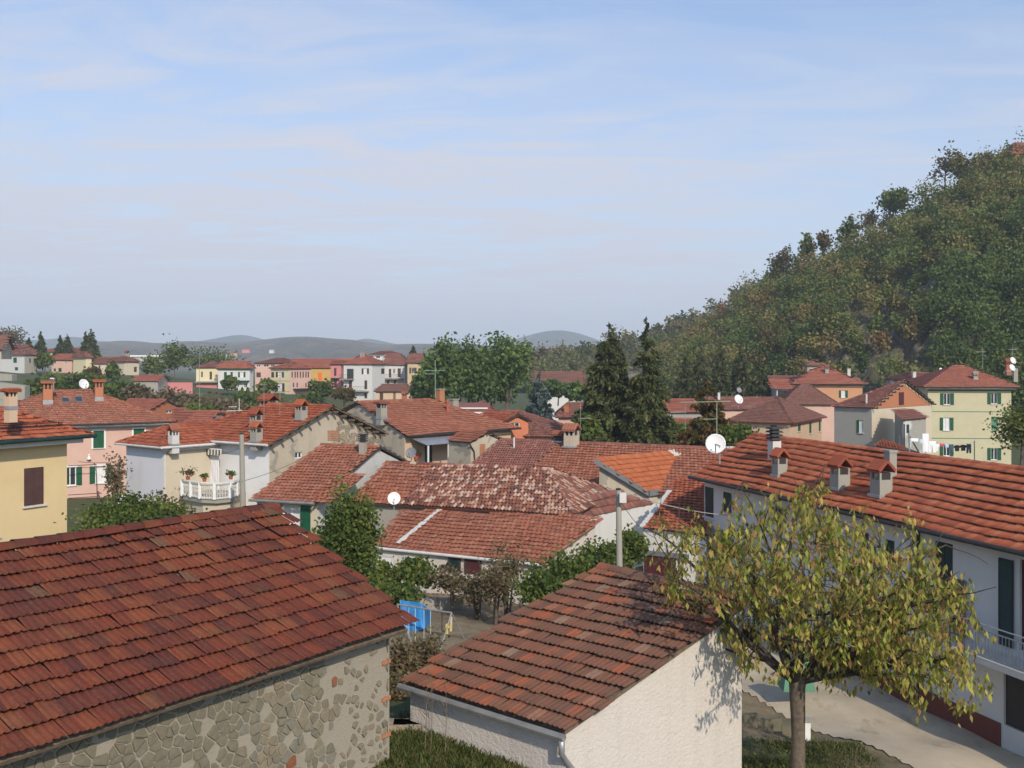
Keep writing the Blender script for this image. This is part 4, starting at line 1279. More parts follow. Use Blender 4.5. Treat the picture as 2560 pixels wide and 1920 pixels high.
# pink house
pink = House('pink_house', 'pink house with green shutters and white eaves band behind the yellow house', 'house', (-40.86, 75.02, 29.6, 15.12, 6.07, 6.11, 2.49, 6.40, 5.75), -.8, 'wall_pink', 'roof_mid', 'mid', .7, 260, eave='white_paint', gut='fascia_dark', deck='white_paint', capmat='roof_mid',
    wins=[('f', (233, 1077, 260, 1120), 'closed', dict(surround='white_paint')), ('f', (334, 1072, 361, 1112), 'closed', dict(surround='white_paint')), ('f', (238, 1165, 266, 1208), 'open', dict(surround='white_paint', pane='curtain')), ('f', (160, 1168, 190, 1214), 'open', dict(surround='white_paint'))])
chimney(pink, 'f', 119, 1008, 953, 26, 'brick', 'brickwork', 'roof_bright')
chimney(pink, 'f', 247, 1000, 950, 23, 'brick', 'brickwork', 'roof_bright')
for x0, y0, x1, y1 in ((156, 997, 176, 1008), (188, 994, 209, 1007)):
    q = [pink.on('f', *c) for c in ((x0, y1), (x1, y1), (x1 - 4, y0), (x0 - 4, y0))]
    n_ = slope_frame(pink.fronts['f'])[3]
    so_ = MB().prism([p + n_ * .02 for p in q], n_ * .10).build('skylight', 'fascia_grey', pink.t)
    c_ = sum(q, Vector()) / 4
    MB().prism([c_ + (p - c_) * .8 + n_ * .125 for p in q], n_ * .015).build('pane', 'glass', so_)
fp = pink.fr['f']
# iron balcony frame on the pink wall
ia, iz = fp.px(200, 1250); ib, _ = fp.px(245, 1250)
mb = MB()
for z in (iz, iz + .35, iz + .6):
    mb.tube([fp.pt(ia - 1, z, 1.2), fp.pt(ib, z, 1.2), fp.pt(ib, z, 0)], .03, 5)
zt_ = fp.px(232, 1158)[1]
mb.tube([fp.pt(ia - 1, zt_, 1.2), fp.pt(ib - .3, zt_, 1.2), fp.pt(ib - .3, zt_, 0)], .03, 5); mb.tube([fp.pt(ib - .3, zt_, 1.2), fp.pt(ib - .15, iz - 1.2, 1.2)], .03, 5)
mb.build('iron_balcony', 'maroon_paint', pink.t)
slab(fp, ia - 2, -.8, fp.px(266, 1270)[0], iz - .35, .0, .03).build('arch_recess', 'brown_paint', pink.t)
la_, lz_ = fp.px(222, 1140)
wl_ = thing('wall_lamp', 'white bell shaped lamp on the pink wall between the green windows', 'lamp', fp.pt(la_, lz_ - .3, .1))
MB().lathe(fp.pt(la_, lz_ - .25, .16), [(.17, 0), (.14, .12), (.07, .26), (.08, .34), (.05, .44)], n=12).build('shade', 'white_paint', wl_)
MB().tube([fp.pt(la_, lz_ + .18, .16), fp.pt(la_, lz_ + .2, 0)], .02, 5).build('bracket', 'black_iron', wl_)

# old cream house with the balcony: main block + wing
main = House('cream_house', 'weathered cream house with a tall gable and orange tiled roof left of centre', 'house', sc((-19.53, 55.38, -34, 8.7, 4.60, 6.84, 1.78, 3.68, 0), 1.16), -.6, 'wall_oldcream', 'roof_bright', 'mid', .5, 300, og=.45, gut='gutter_white',
    wins=[('r', (738, 1130, 756, 1146), 'plain', dict(sill=None))], mats={'f': 'wall_bright'})
fr_ = main.fr['r']
ga, gz_ = fr_.px(818, 1100)
# patch of bare rubble in the gable and a bricked-up opening
mb = MB()
for i in range(170):
    x, y = random.uniform(845, 950), random.uniform(1048, 1112)
    if y < 1032 + abs(x - 840) * .36 + 14: continue
    a, z = fr_.px(x, y); w_, h_ = random.uniform(.07, .2), random.uniform(.05, .12)
    mb.hexa(slab(fr_, a - w_, z - h_, a + w_, z + h_, -.02, random.uniform(.02, .06)).v)
wall_r = [o for o in bpy.data.objects if o.parent == main.t and o.name.split('.')[0] == 'wall'][1]
mb.build('bare_stonework', 'rubble', wall_r, kind='stuff')
for i in range(5):
    for j in range(6):
        a0, z0 = fr_.px(819 + i * 6.0, 1101 - j * 4.4); a1, z1 = fr_.px(824 + i * 6.0, 1098 - j * 4.4)
        slab(fr_, a0, z0, a1, z1, 0.0, .03).build('brick', 'brickwork', wall_r)
# rafters under the gable verge
for i in range(7):
    k = (i + .6) / 7
    for sgn_ in (0, 1):
        e = (main.e10 if sgn_ == 0 else main.e11).lerp(main.r1, k) - Vector((0, 0, .28))
        MB().box(e - main.u * .12, main.u * .26, main.v * .06, Vector((0, 0, .06))).build('rafter', 'wood_old', main.t)
mb = MB()
for e in (main.e10, main.e11):
    d_ = (main.r1 - e).normalized()
    mb.tube([e - Vector((0, 0, .06)), main.r1 - Vector((0, 0, .06))], .055, 4)
mb.build('verge_board', 'wood_old', main.t)
wing = House('cream_wing', 'low hipped wing with pale lavender end wall beside the balcony', 'house', sc((-17.67, 50.34, 51.4, 8, 2.14, 6.72, .95, 1.88, 0), 1.16), -.6, 'wall_cream', 'roof_bright', 'mid', .45, 0, walls='flb', mats={'l': 'wall_lavender'}, gut='gutter_white', eave='concrete_white')
MB().tube([wing.e00 - wing.v * .1 - Vector((0, 0, .05)), wing.e01 - wing.v * -.1 - Vector((0, 0, .05))], .075, 8).build('gutter', 'gutter_white', wing.t)
MB().tube([wing.fr['f'].pt(.06, 5.9, .05), wing.fr['f'].pt(.06, -.5, .05)], .05, 6).build('downpipe', 'gutter_white', wing.t)
chimney(wing, 'f', 434, 1112, 1064, 24, 'tile', 'concrete_white', 'roof_mid')
chimney(main, 'f', 641, 1104, 1057, 27, 'tile', 'concrete', 'roof_bright')
chimney(main, 'f', 640, 1078, 1023, 27, 'tile', 'concrete', 'roof_bright')
chimney(main, 'f', 753, 1049, 1002, 27, 'tile', 'concrete', 'roof_bright')
chimney(main, 'f', 672, 1040, 988, 40, 'tile', 'concrete', 'roof_bright', d=72)
# balcony block in front of the main house
bd = 50.0
bk = [P(x, y, d * 1.16) for x, y, d in ((456, 1243, 50.5), (505, 1248, 49.2), (545, 1249, 49.0), (582, 1246, 49.6), (604, 1238, 51.2))]
bz_ = CZ - (CZ - 4.22) * 1.16
bk0 = [Vector((p.x, p.y, bz_)) for p in bk]
back_a = Vector((-19.8, 61.9, bz_)); back_b = Vector((-16.1, 61.7, bz_))
MB().prism(bk0 + [back_b, back_a], Vector((0, 0, -.18))).build('balcony_slab', 'concrete', main.t)
MB().prism([p + Vector((0, 0, -.18)) + (Vector((-17.9, 61.5, 0)) - Vector((p.x, p.y, 0))).normalized() * .25 for p in bk0] + [back_b + Vector((0, 0, -.18)), back_a + Vector((0, 0, -.18))], Vector((0, 0, -4.6))).build('lower_storey', 'wall_cream', main.t)
bal = MB()
bal.tube([p + Vector((0, 0, .92)) for p in bk0], .09, 6)
bal.tube([p + Vector((0, 0, .10)) for p in bk0], .06, 6)
bo = bal.build('balustrade', 'concrete_white', main.t)
lens = [0]
for i in range(4): lens.append(lens[-1] + (bk0[i + 1] - bk0[i]).length)
def along(s_):
    for i in range(4):
        if s_ <= lens[i + 1] + 1e-6:
            return bk0[i].lerp(bk0[i + 1], (s_ - lens[i]) / (lens[i + 1] - lens[i]))
for i in range(7):
    c = along(lens[-1] * i / 6)
    MB().box(c + Vector((0, 0, .5)), (.085, 0, 0), (0, .085, 0), (0, 0, .46)).build('baluster_post', 'white_paint', bo)
for i in range(6):
    a, b = along(lens[-1] * (i + .16) / 6), along(lens[-1] * (i + .84) / 6)
    mb = MB()
    for j in range(4):
        p = a.lerp(b, (j + .5) / 4)
        for k in range(3):
            z = .26 + k * .24
            d_ = (b - a).normalized() * .075
            mb.tube([p + Vector((0, 0, z + .12 * math.cos(t_))) + d_ * 1.3 * math.sin(t_) for t_ in (0, .8, 1.6, 2.4, 3.14, 3.94, 4.7, 5.5, 6.28)], .022, 4)
    mb.build('pierced_panel', 'concrete_white', bo)
fm = main.fr['f']
aw = thing('awning', 'short striped awning over the balcony curtain of the cream house', 'awning', fm.pt(fm.px(549, 1125)[0], fm.px(549, 1136)[1], .3))
a0, z0 = fm.px(522, 1119); a1, z1 = fm.px(576, 1137)
MB().hexa([fm.pt(a0, z1, .75), fm.pt(a1, z1, .75), fm.pt(a1, z1, .70), fm.pt(a0, z1, .70), fm.pt(a0, z0, .72), fm.pt(a1, z0, .72), fm.pt(a1, z0, .67), fm.pt(a0, z0, .67)]).build('valance', 'awning', aw)
MB().tube([fm.pt(a0, z0 + .02, .7), fm.pt(a1, z0 + .02, .7)], .04, 6).build('roller', 'white_paint', aw)
mb = MB()
a0, z0 = fm.px(533, 1136); a1, _ = fm.px(562, 1136)
n_ = 14
for i in range(n_):
    x0, x1 = a0 + (a1 - a0) * i / n_, a0 + (a1 - a0) * (i + 1) / n_
    o0, o1 = .45 + .04 * (i % 2), .45 + .04 * ((i + 1) % 2)
    mb.hexa([fm.pt(x0, bz_ + .03, o0), fm.pt(x1, bz_ + .03, o1), fm.pt(x1, bz_ + .03, o1 - .02), fm.pt(x0, bz_ + .03, o0 - .02), fm.pt(x0, z0, o0), fm.pt(x1, z0, o1), fm.pt(x1, z0, o1 - .02), fm.pt(x0, z0, o0 - .02)])
cu = mb.build('door_curtain', 'curtain', None); tag(cu, 'pale pleated curtain hanging in the doorway below the striped awning', 'curtain')
for i, (px_, py_, s_, m_) in enumerate(((470, 1192, .5, 'leaf_autumn'), (511, 1196, .25, 'leaf_green'), (577, 1192, .25, 'leaf_green'))):
    q = P(px_, py_ + 8, (50.2, 49.6, 50.6)[i] * 1.16)
    t_ = thing('potted_plant', ['bushy reddish potted plant on the left end of the white balustrade', 'small leafy pot in the middle of the white balustrade', 'round green potted shrub on the balustrade beside the concrete pole'][i], 'potted plant', (q.x, q.y, bz_ + .95), 'plants on the balcony')
    MB().lathe((q.x, q.y, bz_ + .98), [(.09, 0), (.13, .2), (.14, .22)], n=10).build('pot', 'terracotta_pot', t_)
    p_, cr_ = crown_pts((q.x, q.y, bz_ + 1.22 + s_ * .3), (s_, s_, s_ * .7), 14, 14, .2, .3)
    v_, f_ = cards(p_, .055); np_obj('foliage', v_, f_, m_, t_, {'tint': rnds(cr_), 'rnd': rnds(cr_)})
# ------------------------------------------------------------------ middle rows of roofs
bigred = House('red_roof_house', 'house with a wide dusty red hipped roof and a veranda in the centre', 'house', sc((-7.04, 67.26, 46.2, 11.07, 5.49, 6.05, 2.13, 0, 4.22), 1.1), -.8, 'wall_peach', 'roof_mid', 'mid', .55, 300, og=.2, mats={'l': 'wall_oldcream', 'r': 'wall_cream'}, gut='fascia_dark', sag=.05,
    wins=[('f', (1062, 1106, 1081, 1158), 'closed', dict(sh='green_dark', sill=None))])
fb_ = bigred.fr['f']
mb = MB()
cq = [bigred.on('f', 1019, 1091), bigred.on('f', 1182, 1081)]
a0 = fb_.px(1022, 1094)[0]; a1 = fb_.px(1180, 1084)[0]; zc_ = 5.3
mb.hexa([fb_.pt(a0, zc_ - .42, 2.0), fb_.pt(a1, zc_ - .42, 2.0), fb_.pt(a1, zc_, .2), fb_.pt(a0, zc_, .2), fb_.pt(a0, zc_ - .36, 2.0), fb_.pt(a1, zc_ - .36, 2.0), fb_.pt(a1, zc_ + .06, .2), fb_.pt(a0, zc_ + .06, .2)])
mb.build('veranda_canopy', 'zinc', bigred.t)
for i in range(4):
    x = a0 + .25 + (a1 - a0 - .5) * i / 3
    MB().box(fb_.pt(x, 3.85, 1.9), fb_.u * .05, fb_.n * .05, Vector((0, 0, 1.05))).build('veranda_post', 'white_paint', bigred.t)
slab(fb_, a0, 2.6, a1, 2.8, .0, 2.05).build('veranda_floor', 'concrete', bigred.t)
MB().tube([fb_.pt(a0 + (a1 - a0) * .6, 3.5, 1.9), fb_.pt(a1 - .2, 3.5, 1.9)], .03, 5).build('veranda_rail', 'white_paint', bigred.t)
c0, c1 = fb_.px(1128, 1120)[0], fb_.px(1156, 1120)[0]
mb = MB()
for i in range(10):
    x0, x1 = c0 + (c1 - c0) * i / 10, c0 + (c1 - c0) * (i + 1) / 10
    o0, o1 = 1.0 + .05 * (i % 2), 1.0 + .05 * ((i + 1) % 2)
    mb.hexa([fb_.pt(x0, 2.85, o0), fb_.pt(x1, 2.85, o1), fb_.pt(x1, 2.85, o1 - .03), fb_.pt(x0, 2.85, o0 - .03), fb_.pt(x0, 4.9, o0), fb_.pt(x1, 4.9, o1), fb_.pt(x1, 4.9, o1 - .03), fb_.pt(x0, 4.9, o0 - .03)])
tag(mb.build('veranda_curtain', 'curtain_yellow'), 'yellow green curtain hanging between the veranda posts', 'curtain')
chimney(bigred, 'f', 954, 1046, 1005, 24, 'brick', 'concrete', 'roof_mid')
chimney(bigred, 'f', 1100, 1006, 974, 20, 'plain', 'brickwork', 'concrete', d=86)
chimney(bigred, 'f', 1134, 1022, 999, 22, 'plain', 'concrete', 'concrete', d=88)
q_ = bigred.on('f', 1119, 1028)
MB().lathe(q_, [(.10, -.3), (.10, .75), (.15, .76), (.15, .9), (.05, .95)], n=8).build('vent_pipe', 'terracotta_pot', bigred.t)
for i, (px_, py_) in enumerate(((1044, 1138), (1037, 1146))):
    a, z = fb_.px(px_, py_)
    t_ = thing('hanging_pot', ['upper terracotta pot hanging on the veranda wall beside the grey dish', 'lower terracotta pot hanging on the veranda wall beside the grey dish'][i], 'flower pot', fb_.pt(a, z, .2))
    MB().lathe(fb_.pt(a, z - .12, .2), [(.10, 0), (.17, .2), (.19, .28), (.15, .28)], n=10).build('pot', 'terracotta_pot', t_)
    MB().tube([fb_.pt(a, z + .12, .2), fb_.pt(a, z + .5, .02)], .015, 4).build('hanger', 'black_iron', t_)
small = House('small_gable_annex', 'narrow cream annex with a little red tiled gable right of the veranda', 'annex', sc((-3.29 - .708 * 1.4, 63.38 + .706 * 1.4, -44.9, 2.3, 1.55, 5.95, .59, 0, 0), 1.1), -.8, 'wall_oldcream', 'roof_mid', 'mid', .2, 0, og=.12, caps=True)
fs = small.fr['r']
a0, z0 = fs.px(1199, 1138); a1, z1 = fs.px(1213, 1108)
for i in range(7):
    z = z0 + (z1 - z0) * i / 7
    for j in range(2):
        slab(fs, a0 + (a1 - a0) * j / 2, z, a0 + (a1 - a0) * (j + 1) / 2 - .02, z + (z1 - z0) / 7 - .03, .0, .03).build('brick', 'brickwork', small.t)
MB().tube([small.e10 - Vector((0, 0, .1)), fs.pt(.25, 4.8, .08), fs.pt(.45, 2.6, .08)], .05, 6).build('downpipe', 'fascia_dark', small.t)

mid = House('gabled_house', 'cream house with a steep looking red tile roof and black louvred chimney in the middle', 'house', sc((-11.10, 42.37, -19.8, 3.14, 5.80, 5.20, 1.85, 0, 0), 1.22), -.3, 'wall_cream', 'roof_mid', 'mid', .45, 300, og=.10, gut='gutter_metal', mats={'r': 'concrete_white'},
    wins=[('f', (703, 1262, 752, 1330), 'open', dict(sh='green_paint', pane='curtain', sill=None))])
mb = MB()
for e in (mid.e10, mid.e11):
    mb.tube([e - Vector((0, 0, .07)), mid.r1 - Vector((0, 0, .07))], .06, 4)
mb.build('verge_board', 'wood_dark', mid.t)
chimney(mid, 'f', 907, 1134, 1086, 21, 'louvre', 'concrete', 'fascia_dark')
# lower half of that slope is one bay wider
o_, u_, v_, n_ = slope_frame(mid.fronts['f'])
pl_ = [mid.e10, mid.e10 + u_ * 1.0, mid.e10 + u_ * 1.0 + v_ * 3.7, mid.e10 + v_ * 3.7]
tile_slope(mid.roof, pl_, 'roof_mid', 'mid', 0, .02)

low_pts = [PZ(935, 1365, 2.2), PZ(1355, 1408, 2.2), PZ(1504, 1298, 3.52), PZ(1002, 1268, 3.52)]
low, lowroof, lip = poly_house('long_outbuilding', 'long low whitewashed outbuilding with a red tile roof crossed by a pale mortar stripe', 'outbuilding', low_pts, -.2, 'wall_shed', 'roof_mid', 'mid', 300, .95, .06)
ridge_caps(lowroof, low_pts[1], low_pts[2], 'roof_mid', .1)
_, lu, lv, ln = slope_frame(low_pts)
MB().tube([low_pts[0] - lv * .08 - ln * .05, low_pts[1] - lv * .08 - ln * .05], .07, 8).build('gutter', 'gutter_white', low)
mb = MB()
sa, sb = ray_plane(996, 1360, low_pts[0], ln), ray_plane(1105, 1272, low_pts[0], ln)
for i in range(34):
    c = sa.lerp(sb, (i + random.uniform(0, .6)) / 34) + ln * .07
    w_ = random.uniform(.08, .17)
    mb.hexa([c + lu * a * w_ * random.uniform(.7, 1.2) + lv * b * .10 * random.uniform(.7, 1.3) for a, b in ((-1, -1), (1, -1), (1, 1), (-1, 1))] + [c + ln * .03 + lu * a * w_ * .8 + lv * b * .09 for a, b in ((-1, -1), (1, -1), (1, 1), (-1, 1))])
mb.build('mortar_stripe', 'concrete_white', lowroof)
fl = Frame(lip[0], lip[1])
for box, st_, op in (((947, 1392, 985, 1455), 'door', 'white_paint'), ((1016, 1394, 1038, 1450), 'door', 'maroon_paint'), ((1126, 1398, 1148, 1432), 'closed', 'green_dark'), ((1167, 1402, 1200, 1434), 'closed', 'maroon_paint')):
    r = fl.rect(*box)
    slab(fl, r[0], r[1], r[2], r[3], .004, .05).build('door' if st_ == 'door' else 'shutter', op, low)
    mb = MB()
    for q in ((r[0] - .09, r[1], r[0], r[3] + .09), (r[2], r[1], r[2] + .09, r[3] + .09), (r[0], r[3], r[2], r[3] + .09)):
        mb.hexa(slab(fl, *q, .003, .07).v)
    mb.build('frame', 'concrete_white' if st_ == 'door' else 'wood_dark', low)
# horse cut-out on the wall
ha, hz = fl.px(1103, 1424); hb, hz1 = fl.px(1124, 1405)
hx = lambda x, z: fl.pt(ha + (hb - ha) * x, hz + (hz1 - hz) * z, .06)
hs = [(.06, .0), (.14, .0), (.18, .3), (.32, .38), (.55, .36), (.62, .0), (.70, .0), (.72, .4), (.80, .62), (.97, .68), (1, .78), (.86, .92), (.84, 1.02), (.78, .95), (.66, .72), (.40, .64), (.18, .68), (.06, .56), (.02, .3), (.08, .3), (.1, .42)]
ho = MB().prism([hx(*p) for p in hs], fl.n * .03).build('horse_cutout', 'black_iron')
tag(ho, 'small black horse silhouette mounted on the white outbuilding wall', 'wall ornament')

barrel = House('barrel_tile_house', 'old house under a sagging mottled pink and brown barrel tile roof in the centre', 'house', (-8.54, 52.63, -21.3, 12.39, 4.00, 3.65, 1.70, 0, 2.64), -.5, 'wall_cream', 'roof_coppi', 'coppi', .3, 0, og=.1, tilemask='rb', sag=.06, mats={'l': 'fascia_grey', 'f': 'concrete'})
ue = (barrel.on('f', 996, 1262) - barrel.e00).dot(barrel.u)
tile_slope(barrel.roof, barrel.fronts['f'], 'roof_coppi', 'coppi', 300, .06, skipf=lambda U, V: U < ue + .28 * V * 0)
tile_slope(barrel.roof, barrel.fronts['f'], 'roof_mid', 'mid', 0, .04, skipf=lambda U, V: U >= ue)
side_pts = [PZ(1441, 1297, 3.2), PZ(1643, 1258, 3.2), PZ(1545, 1226, 4.1), PZ(1412, 1247, 4.1)]
side_h, _, sp_ = poly_house('white_side_wing', 'white walled wing under a short red lean-to roof behind the concrete pole', 'wing', side_pts, -.6, 'wall_white', 'roof_dull', 'mid', 0, .96)

ob_ = [PZ(1621, 1228, 3.8), PZ(1486, 1146, 5.6), PZ(1673, 1127, 5.6)]
on_ = (ob_[1] - ob_[0]).cross(ob_[2] - ob_[0])
opts = [ob_[0], ray_plane(1712, 1216, ob_[0], on_), ray_plane(1748, 1172, ob_[0], on_), ob_[2], ob_[1]]
orange, oroof, _ = poly_house('new_orange_roof_house', 'house with a clean new orange tile roof edged with grey metal fascia', 'house', opts, -.6, 'wall_oldcream', 'roof_new', 'mid', 0, .93, .0)
mb = MB()
for a, b in ((opts[4], opts[0]), (opts[0], opts[1])):
    dd = (b - a).normalized()
    mb.hexa([a + Vector((0, 0, z)) + on_.normalized() * 0 + s_ for z, s_ in ()]) if False else None
    sd = dd.cross(Vector((0, 0, 1))).normalized()
    if sd.y > 0: sd = -sd
    mb.hexa([a - Vector((0, 0, .26)) + sd * .12, b - Vector((0, 0, .26)) + sd * .12, b - Vector((0, 0, .26)) - sd * .05, a - Vector((0, 0, .26)) - sd * .05, a + Vector((0, 0, .03)) + sd * .12, b + Vector((0, 0, .03)) + sd * .12, b + Vector((0, 0, .03)) - sd * .05, a + Vector((0, 0, .03)) - sd * .05])
mb.build('fascia', 'fascia_grey', orange)
mb = MB()
for i in range(14):
    c = opts[3].lerp(opts[2], (i + .5) / 14)
    r_ = random.uniform(.07, .11)
    mb.box(c + Vector((0, 0, .04)), (r_ * 2, 0, 0), (0, r_ * 1.6, 0), (0, 0, r_ * .5))
    if i % 3 == 1: mb.box(c + Vector((.1, 0, .12)), (.03, 0, .03), (0, .04, 0), (-.03, 0, .1))
mb.build('mortar_ridge', 'concrete_white', oroof)
lo = [PZ(1603, 1321, 3.6), PZ(1770, 1336, 3.6), PZ(1772, 1189, 5.2), PZ(1690, 1188, 5.2), PZ(1674, 1229, 4.66)]
olow, olroof, oip = poly_house('garage_wing', 'low orange tiled garage wing between the new roof and the white house', 'garage', lo, -.6, 'wall_white', 'roof_bright', 'mid', 0, .95, .03)
mb = MB()
_, ou, ov, onn = slope_frame(lo)
for k in range(26):
    c = lo[0].lerp(lo[4], (k + .4) / 26) + onn * .06
    mb.box(c, ou * random.uniform(.06, .12), ov * .1, onn * .03)
mb.build('mortar_verge', 'concrete_white', olroof)
fo = Frame(oip[0], oip[1])
r = fo.rect(1612, 1390, 1690, 1470)
slab(fo, r[0], -.6, r[2], r[3], .005, .05).build('garage_door', 'maroon_paint', olow)
slab(fo, r[0] - .3, r[3], r[2] + .6, r[3] + .2, .004, .12).build('lintel', 'fascia_grey', olow)

darkroof = House('long_dark_roof_house', 'long house with a dark red roof and openwork chimney behind the barrel tiles', 'house', sc((-2.24 - .932, 56.01 - 1.77, -27.8, 16, 5.49, 4.63, 1.81, 0, 0), 1.15), -.6, 'wall_cream', 'roof_mid', 'mid', .3, 0, og=.1, sag=.05, tilemask='b', capmat='roof_dull')
us = (darkroof.on('f', 1362, 1138) - darkroof.e00).dot(darkroof.u)
tile_slope(darkroof.roof, darkroof.fronts['f'], 'roof_dull', 'coppi', 0, .06, skipf=lambda U, V: U >= us)
tile_slope(darkroof.roof, darkroof.fronts['f'], 'roof_mid', 'mid', 0, .03, skipf=lambda U, V: U < us)
chimney(darkroof, 'f', 1429, 1117, 1062, 34, 'tile', 'wall_oldcream', 'roof_mid', ratio=1.2)
chimney(darkroof, 'f', 1397, 1104, 1080, 26, 'tile', 'fascia_dark', 'roof_mid')
q_ = darkroof.on('f', 1285, 1121)
MB().tube([q_ - Vector((0, 0, .2)), q_ + Vector((0, 0, .72))], .06, 8).build('vent_pipe', 'gutter_white', darkroof.t)
MB().box(q_ + Vector((0, 0, .0)), (.16, 0, 0), (0, .16, 0), (0, 0, .06)).build('flashing', 'zinc', darkroof.t)
mb = MB()
for i in range(20):
    c = darkroof.r0.lerp(darkroof.r1, .80 + .2 * i / 20) + Vector((0, 0, .06))
    mb.box(c, (.12, 0, 0), (0, .14, 0), (0, 0, .05 + .03 * random.random()))
mb.build('mortar_ridge', 'concrete_white', darkroof.t)

# ------------------------------------------------------------------ roofs left of centre
bg_ = House('brick_gable_house', 'red roofed house with a small white window in its brick gable left of centre', 'house', (-39.69 - .9 * 2, 102.36 + .43 * 2, -25.5, 5.2, 2.59, 6.05, 1.04, 0, 0), -1, 'wall_brickred', 'roof_far', 'mid', .25, 0, og=.15, wins=[('r', (416, 1019, 431, 1033), 'plain', dict(sill=None))])
pts_ = [P(432, 1058, 84), P(512, 1060, 80), P(507, 1027, 83), P(436, 1025, 88)]
poly_house('red_lean_to', 'plain red roofed building between the brick gable and the cream wing', 'house', pts_, -1, 'wall_cream', 'roof_far', 'mid', 0, .94)
tg = House('pale_twin_gable_house', 'small pale house with two low red gables behind the cream wing', 'house', fq(455, 512, 1060, 78, -12, 1028, 2.4, None, (0, 0)), -1, 'wall_grey', 'roof_far', 'mid', .2, 0, og=.12)
tg2 = House('pale_gable_house', 'tiny pale gable with red verge right of the twin gables', 'house', fq(508, 562, 1045, 84, -15, 1029, 1.8, None, (0, 0)), -1, 'wall_grey', 'roof_far', 'mid', .2, 0, og=.12)

# ------------------------------------------------------------------ centre, behind the red roof
back1 = House('dull_hip_house', 'dull red hipped roof house with a white dormer just behind the centre ridge', 'house', fq(1120, 1300, 1066, 92, 4, 1003, 6, None, (1, 1)), -1, 'wall_pink', 'roof_dull', 'mid', .4, 0, caps=True)
dm = back1.on('f', 1180, 1040)
MB().box(dm + Vector((0, .8, .45)), (1.5, 0, 0), (0, 1.2, 0), (0, 0, .35)).build('dormer', 'white_paint', back1.t)
MB().box(dm + Vector((0, .8, .86)), (1.7, 0, 0), (0, 1.4, .25), (0, 0, .06)).build('dormer_roof', 'roof_dull', back1.t)
dormer = House('hipped_dark_house', 'dark red hipped roof house in front of the blue spruce', 'house', (-.78 - 1.5, 85.19 + .5, -17.6, 6.2, 4.66, 4.72, 1.90, 0, 4.53), -1, 'wall_peach', 'roof_dull', 'mid', .4, 0)
dorm = House('orange_gable_house', 'little bright orange gable with a dark verge and open balcony window', 'house', (-2.25 - .63 * 2.2, 90.16 - 5 + .777 * 2.2, -51.0, 4.7, 1.50, 6.0, .62, 0, 0), -1, 'wall_hotorange', 'roof_bright', 'mid', .22, 0, og=.15, wins=[('r', (1276, 1052, 1300, 1068), 'plain', dict(sill=None))])
mb = MB()
for e in (dorm.e10, dorm.e11):
    mb.tube([e - Vector((0, 0, .08)), dorm.r1 - Vector((0, 0, .08))], .10, 4)
mb.build('verge_board', 'fascia_dark', dorm.t)
pink2 = House('pink_hip_house', 'pink house with a reddish hipped roof and square chimney right of the blue spruce', 'house', fq(1386, 1500, 1044, 100, -3, 1007, 4.5, None, (.6, .6)), -1, 'wall_pink', 'roof_dull', 'mid', .4, 0, wins=[('f', (1392, 1059, 1404, 1072), 'closed', {})])
chimney(pink2, 'f', 1416, 1030, 1013, 14, 'plain', 'wall_brickred', 'wall_brickred')
brown = House('long_brown_house', 'long low brown roofed building half hidden by trees at the foot of the back ridge', 'building', fq(1338, 1462, 966, 180, 0, 929, 6, None, (0, 0)), -1.5, 'wall_white', 'roof_brown', 'far', .4, 0, wins=[('f', (1352 + 22 * i, 978, 1360 + 22 * i, 992), 'closed', dict(sh='brown_paint')) for i in range(5)])
redflat = House('red_sheet_house', 'plain red roofed house seen past the left edge of the tall spruces', 'house', fq(1660, 1765, 1031, 125, 0, 998, 5, None, (0, 0)), -1, 'wall_grey', 'roof_far', 'far', .4, 0)
redflat2 = House('red_shed_house', 'lower red roof in front of the plain red roofed house', 'house', fq(1655, 1745, 1062, 112, 0, 1046, 3, None, (0, 0)), -1, 'wall_oldcream', 'roof_far', 'far', .3, 0)
pinkback = House('pinkish_long_house', 'long pinkish roofed house behind the grey brown hipped roof', 'house', fq(1775, 1965, 1024, 140, 0, 993, 5, None, (0, 0)), -1, 'wall_pink', 'roof_dull', 'far', .4, 0)
chimney(pinkback, 'f', 1797, 1000, 982, 7, 'plain', 'concrete_white', 'concrete')

brownhip = House('brown_hip_house', 'peach house with a grey brown hipped roof and green shutters right of centre', 'house', (21.49, 100.42, -31.5, 6.72, 6.28, 5.12, 2.20, 3.3, 3.3), -1.5, 'wall_peach', 'roof_brown', 'mid', .35, 0, gut='plinth',
    wins=[('f', (1847, 1065, 1863, 1092), 'closed', {}), ('f', (1926, 1063, 1942, 1092), 'closed', {}), ('r', (1995, 1060, 2002, 1078), 'closed', {}), ('r', (2023, 1056, 2029, 1083), 'closed', {}), ('r', (2047, 1053, 2052, 1078), 'closed', {})])
backhip = House('rust_hip_house', 'house with a peaked rusty brown roof and patchy pink wall behind the brown hipped roof', 'house', (32.90, 122.48, -5.0, 7.16, 4.90, 5.79, 2.30, 3.4, 2.64), -1.5, 'wall_pink', 'roof_brown', 'mid', .35, 0)
orangeh = House('apricot_house', 'apricot house with a red hipped roof and green shutters below the wooded hill', 'house', (41.31, 147.73, -8.5, 10.65, 5.50, 7.79, 2.43, 4.7, 4.7), -1.5, 'wall_orange', 'roof_far', 'far', .5, 0, gut='fascia_dark',
    wins=[('f', (2103, 976, 2114, 994), 'open', dict(pane='curtain')), ('f', (2020, 978, 2030, 994), 'open', {})])
chimney(orangeh, 'f', 2067, 932, 914, 10, 'tile', 'concrete', 'roof_far')
chimney(orangeh, 'f', 2122, 938, 922, 9, 'plain', 'concrete_white', 'concrete')
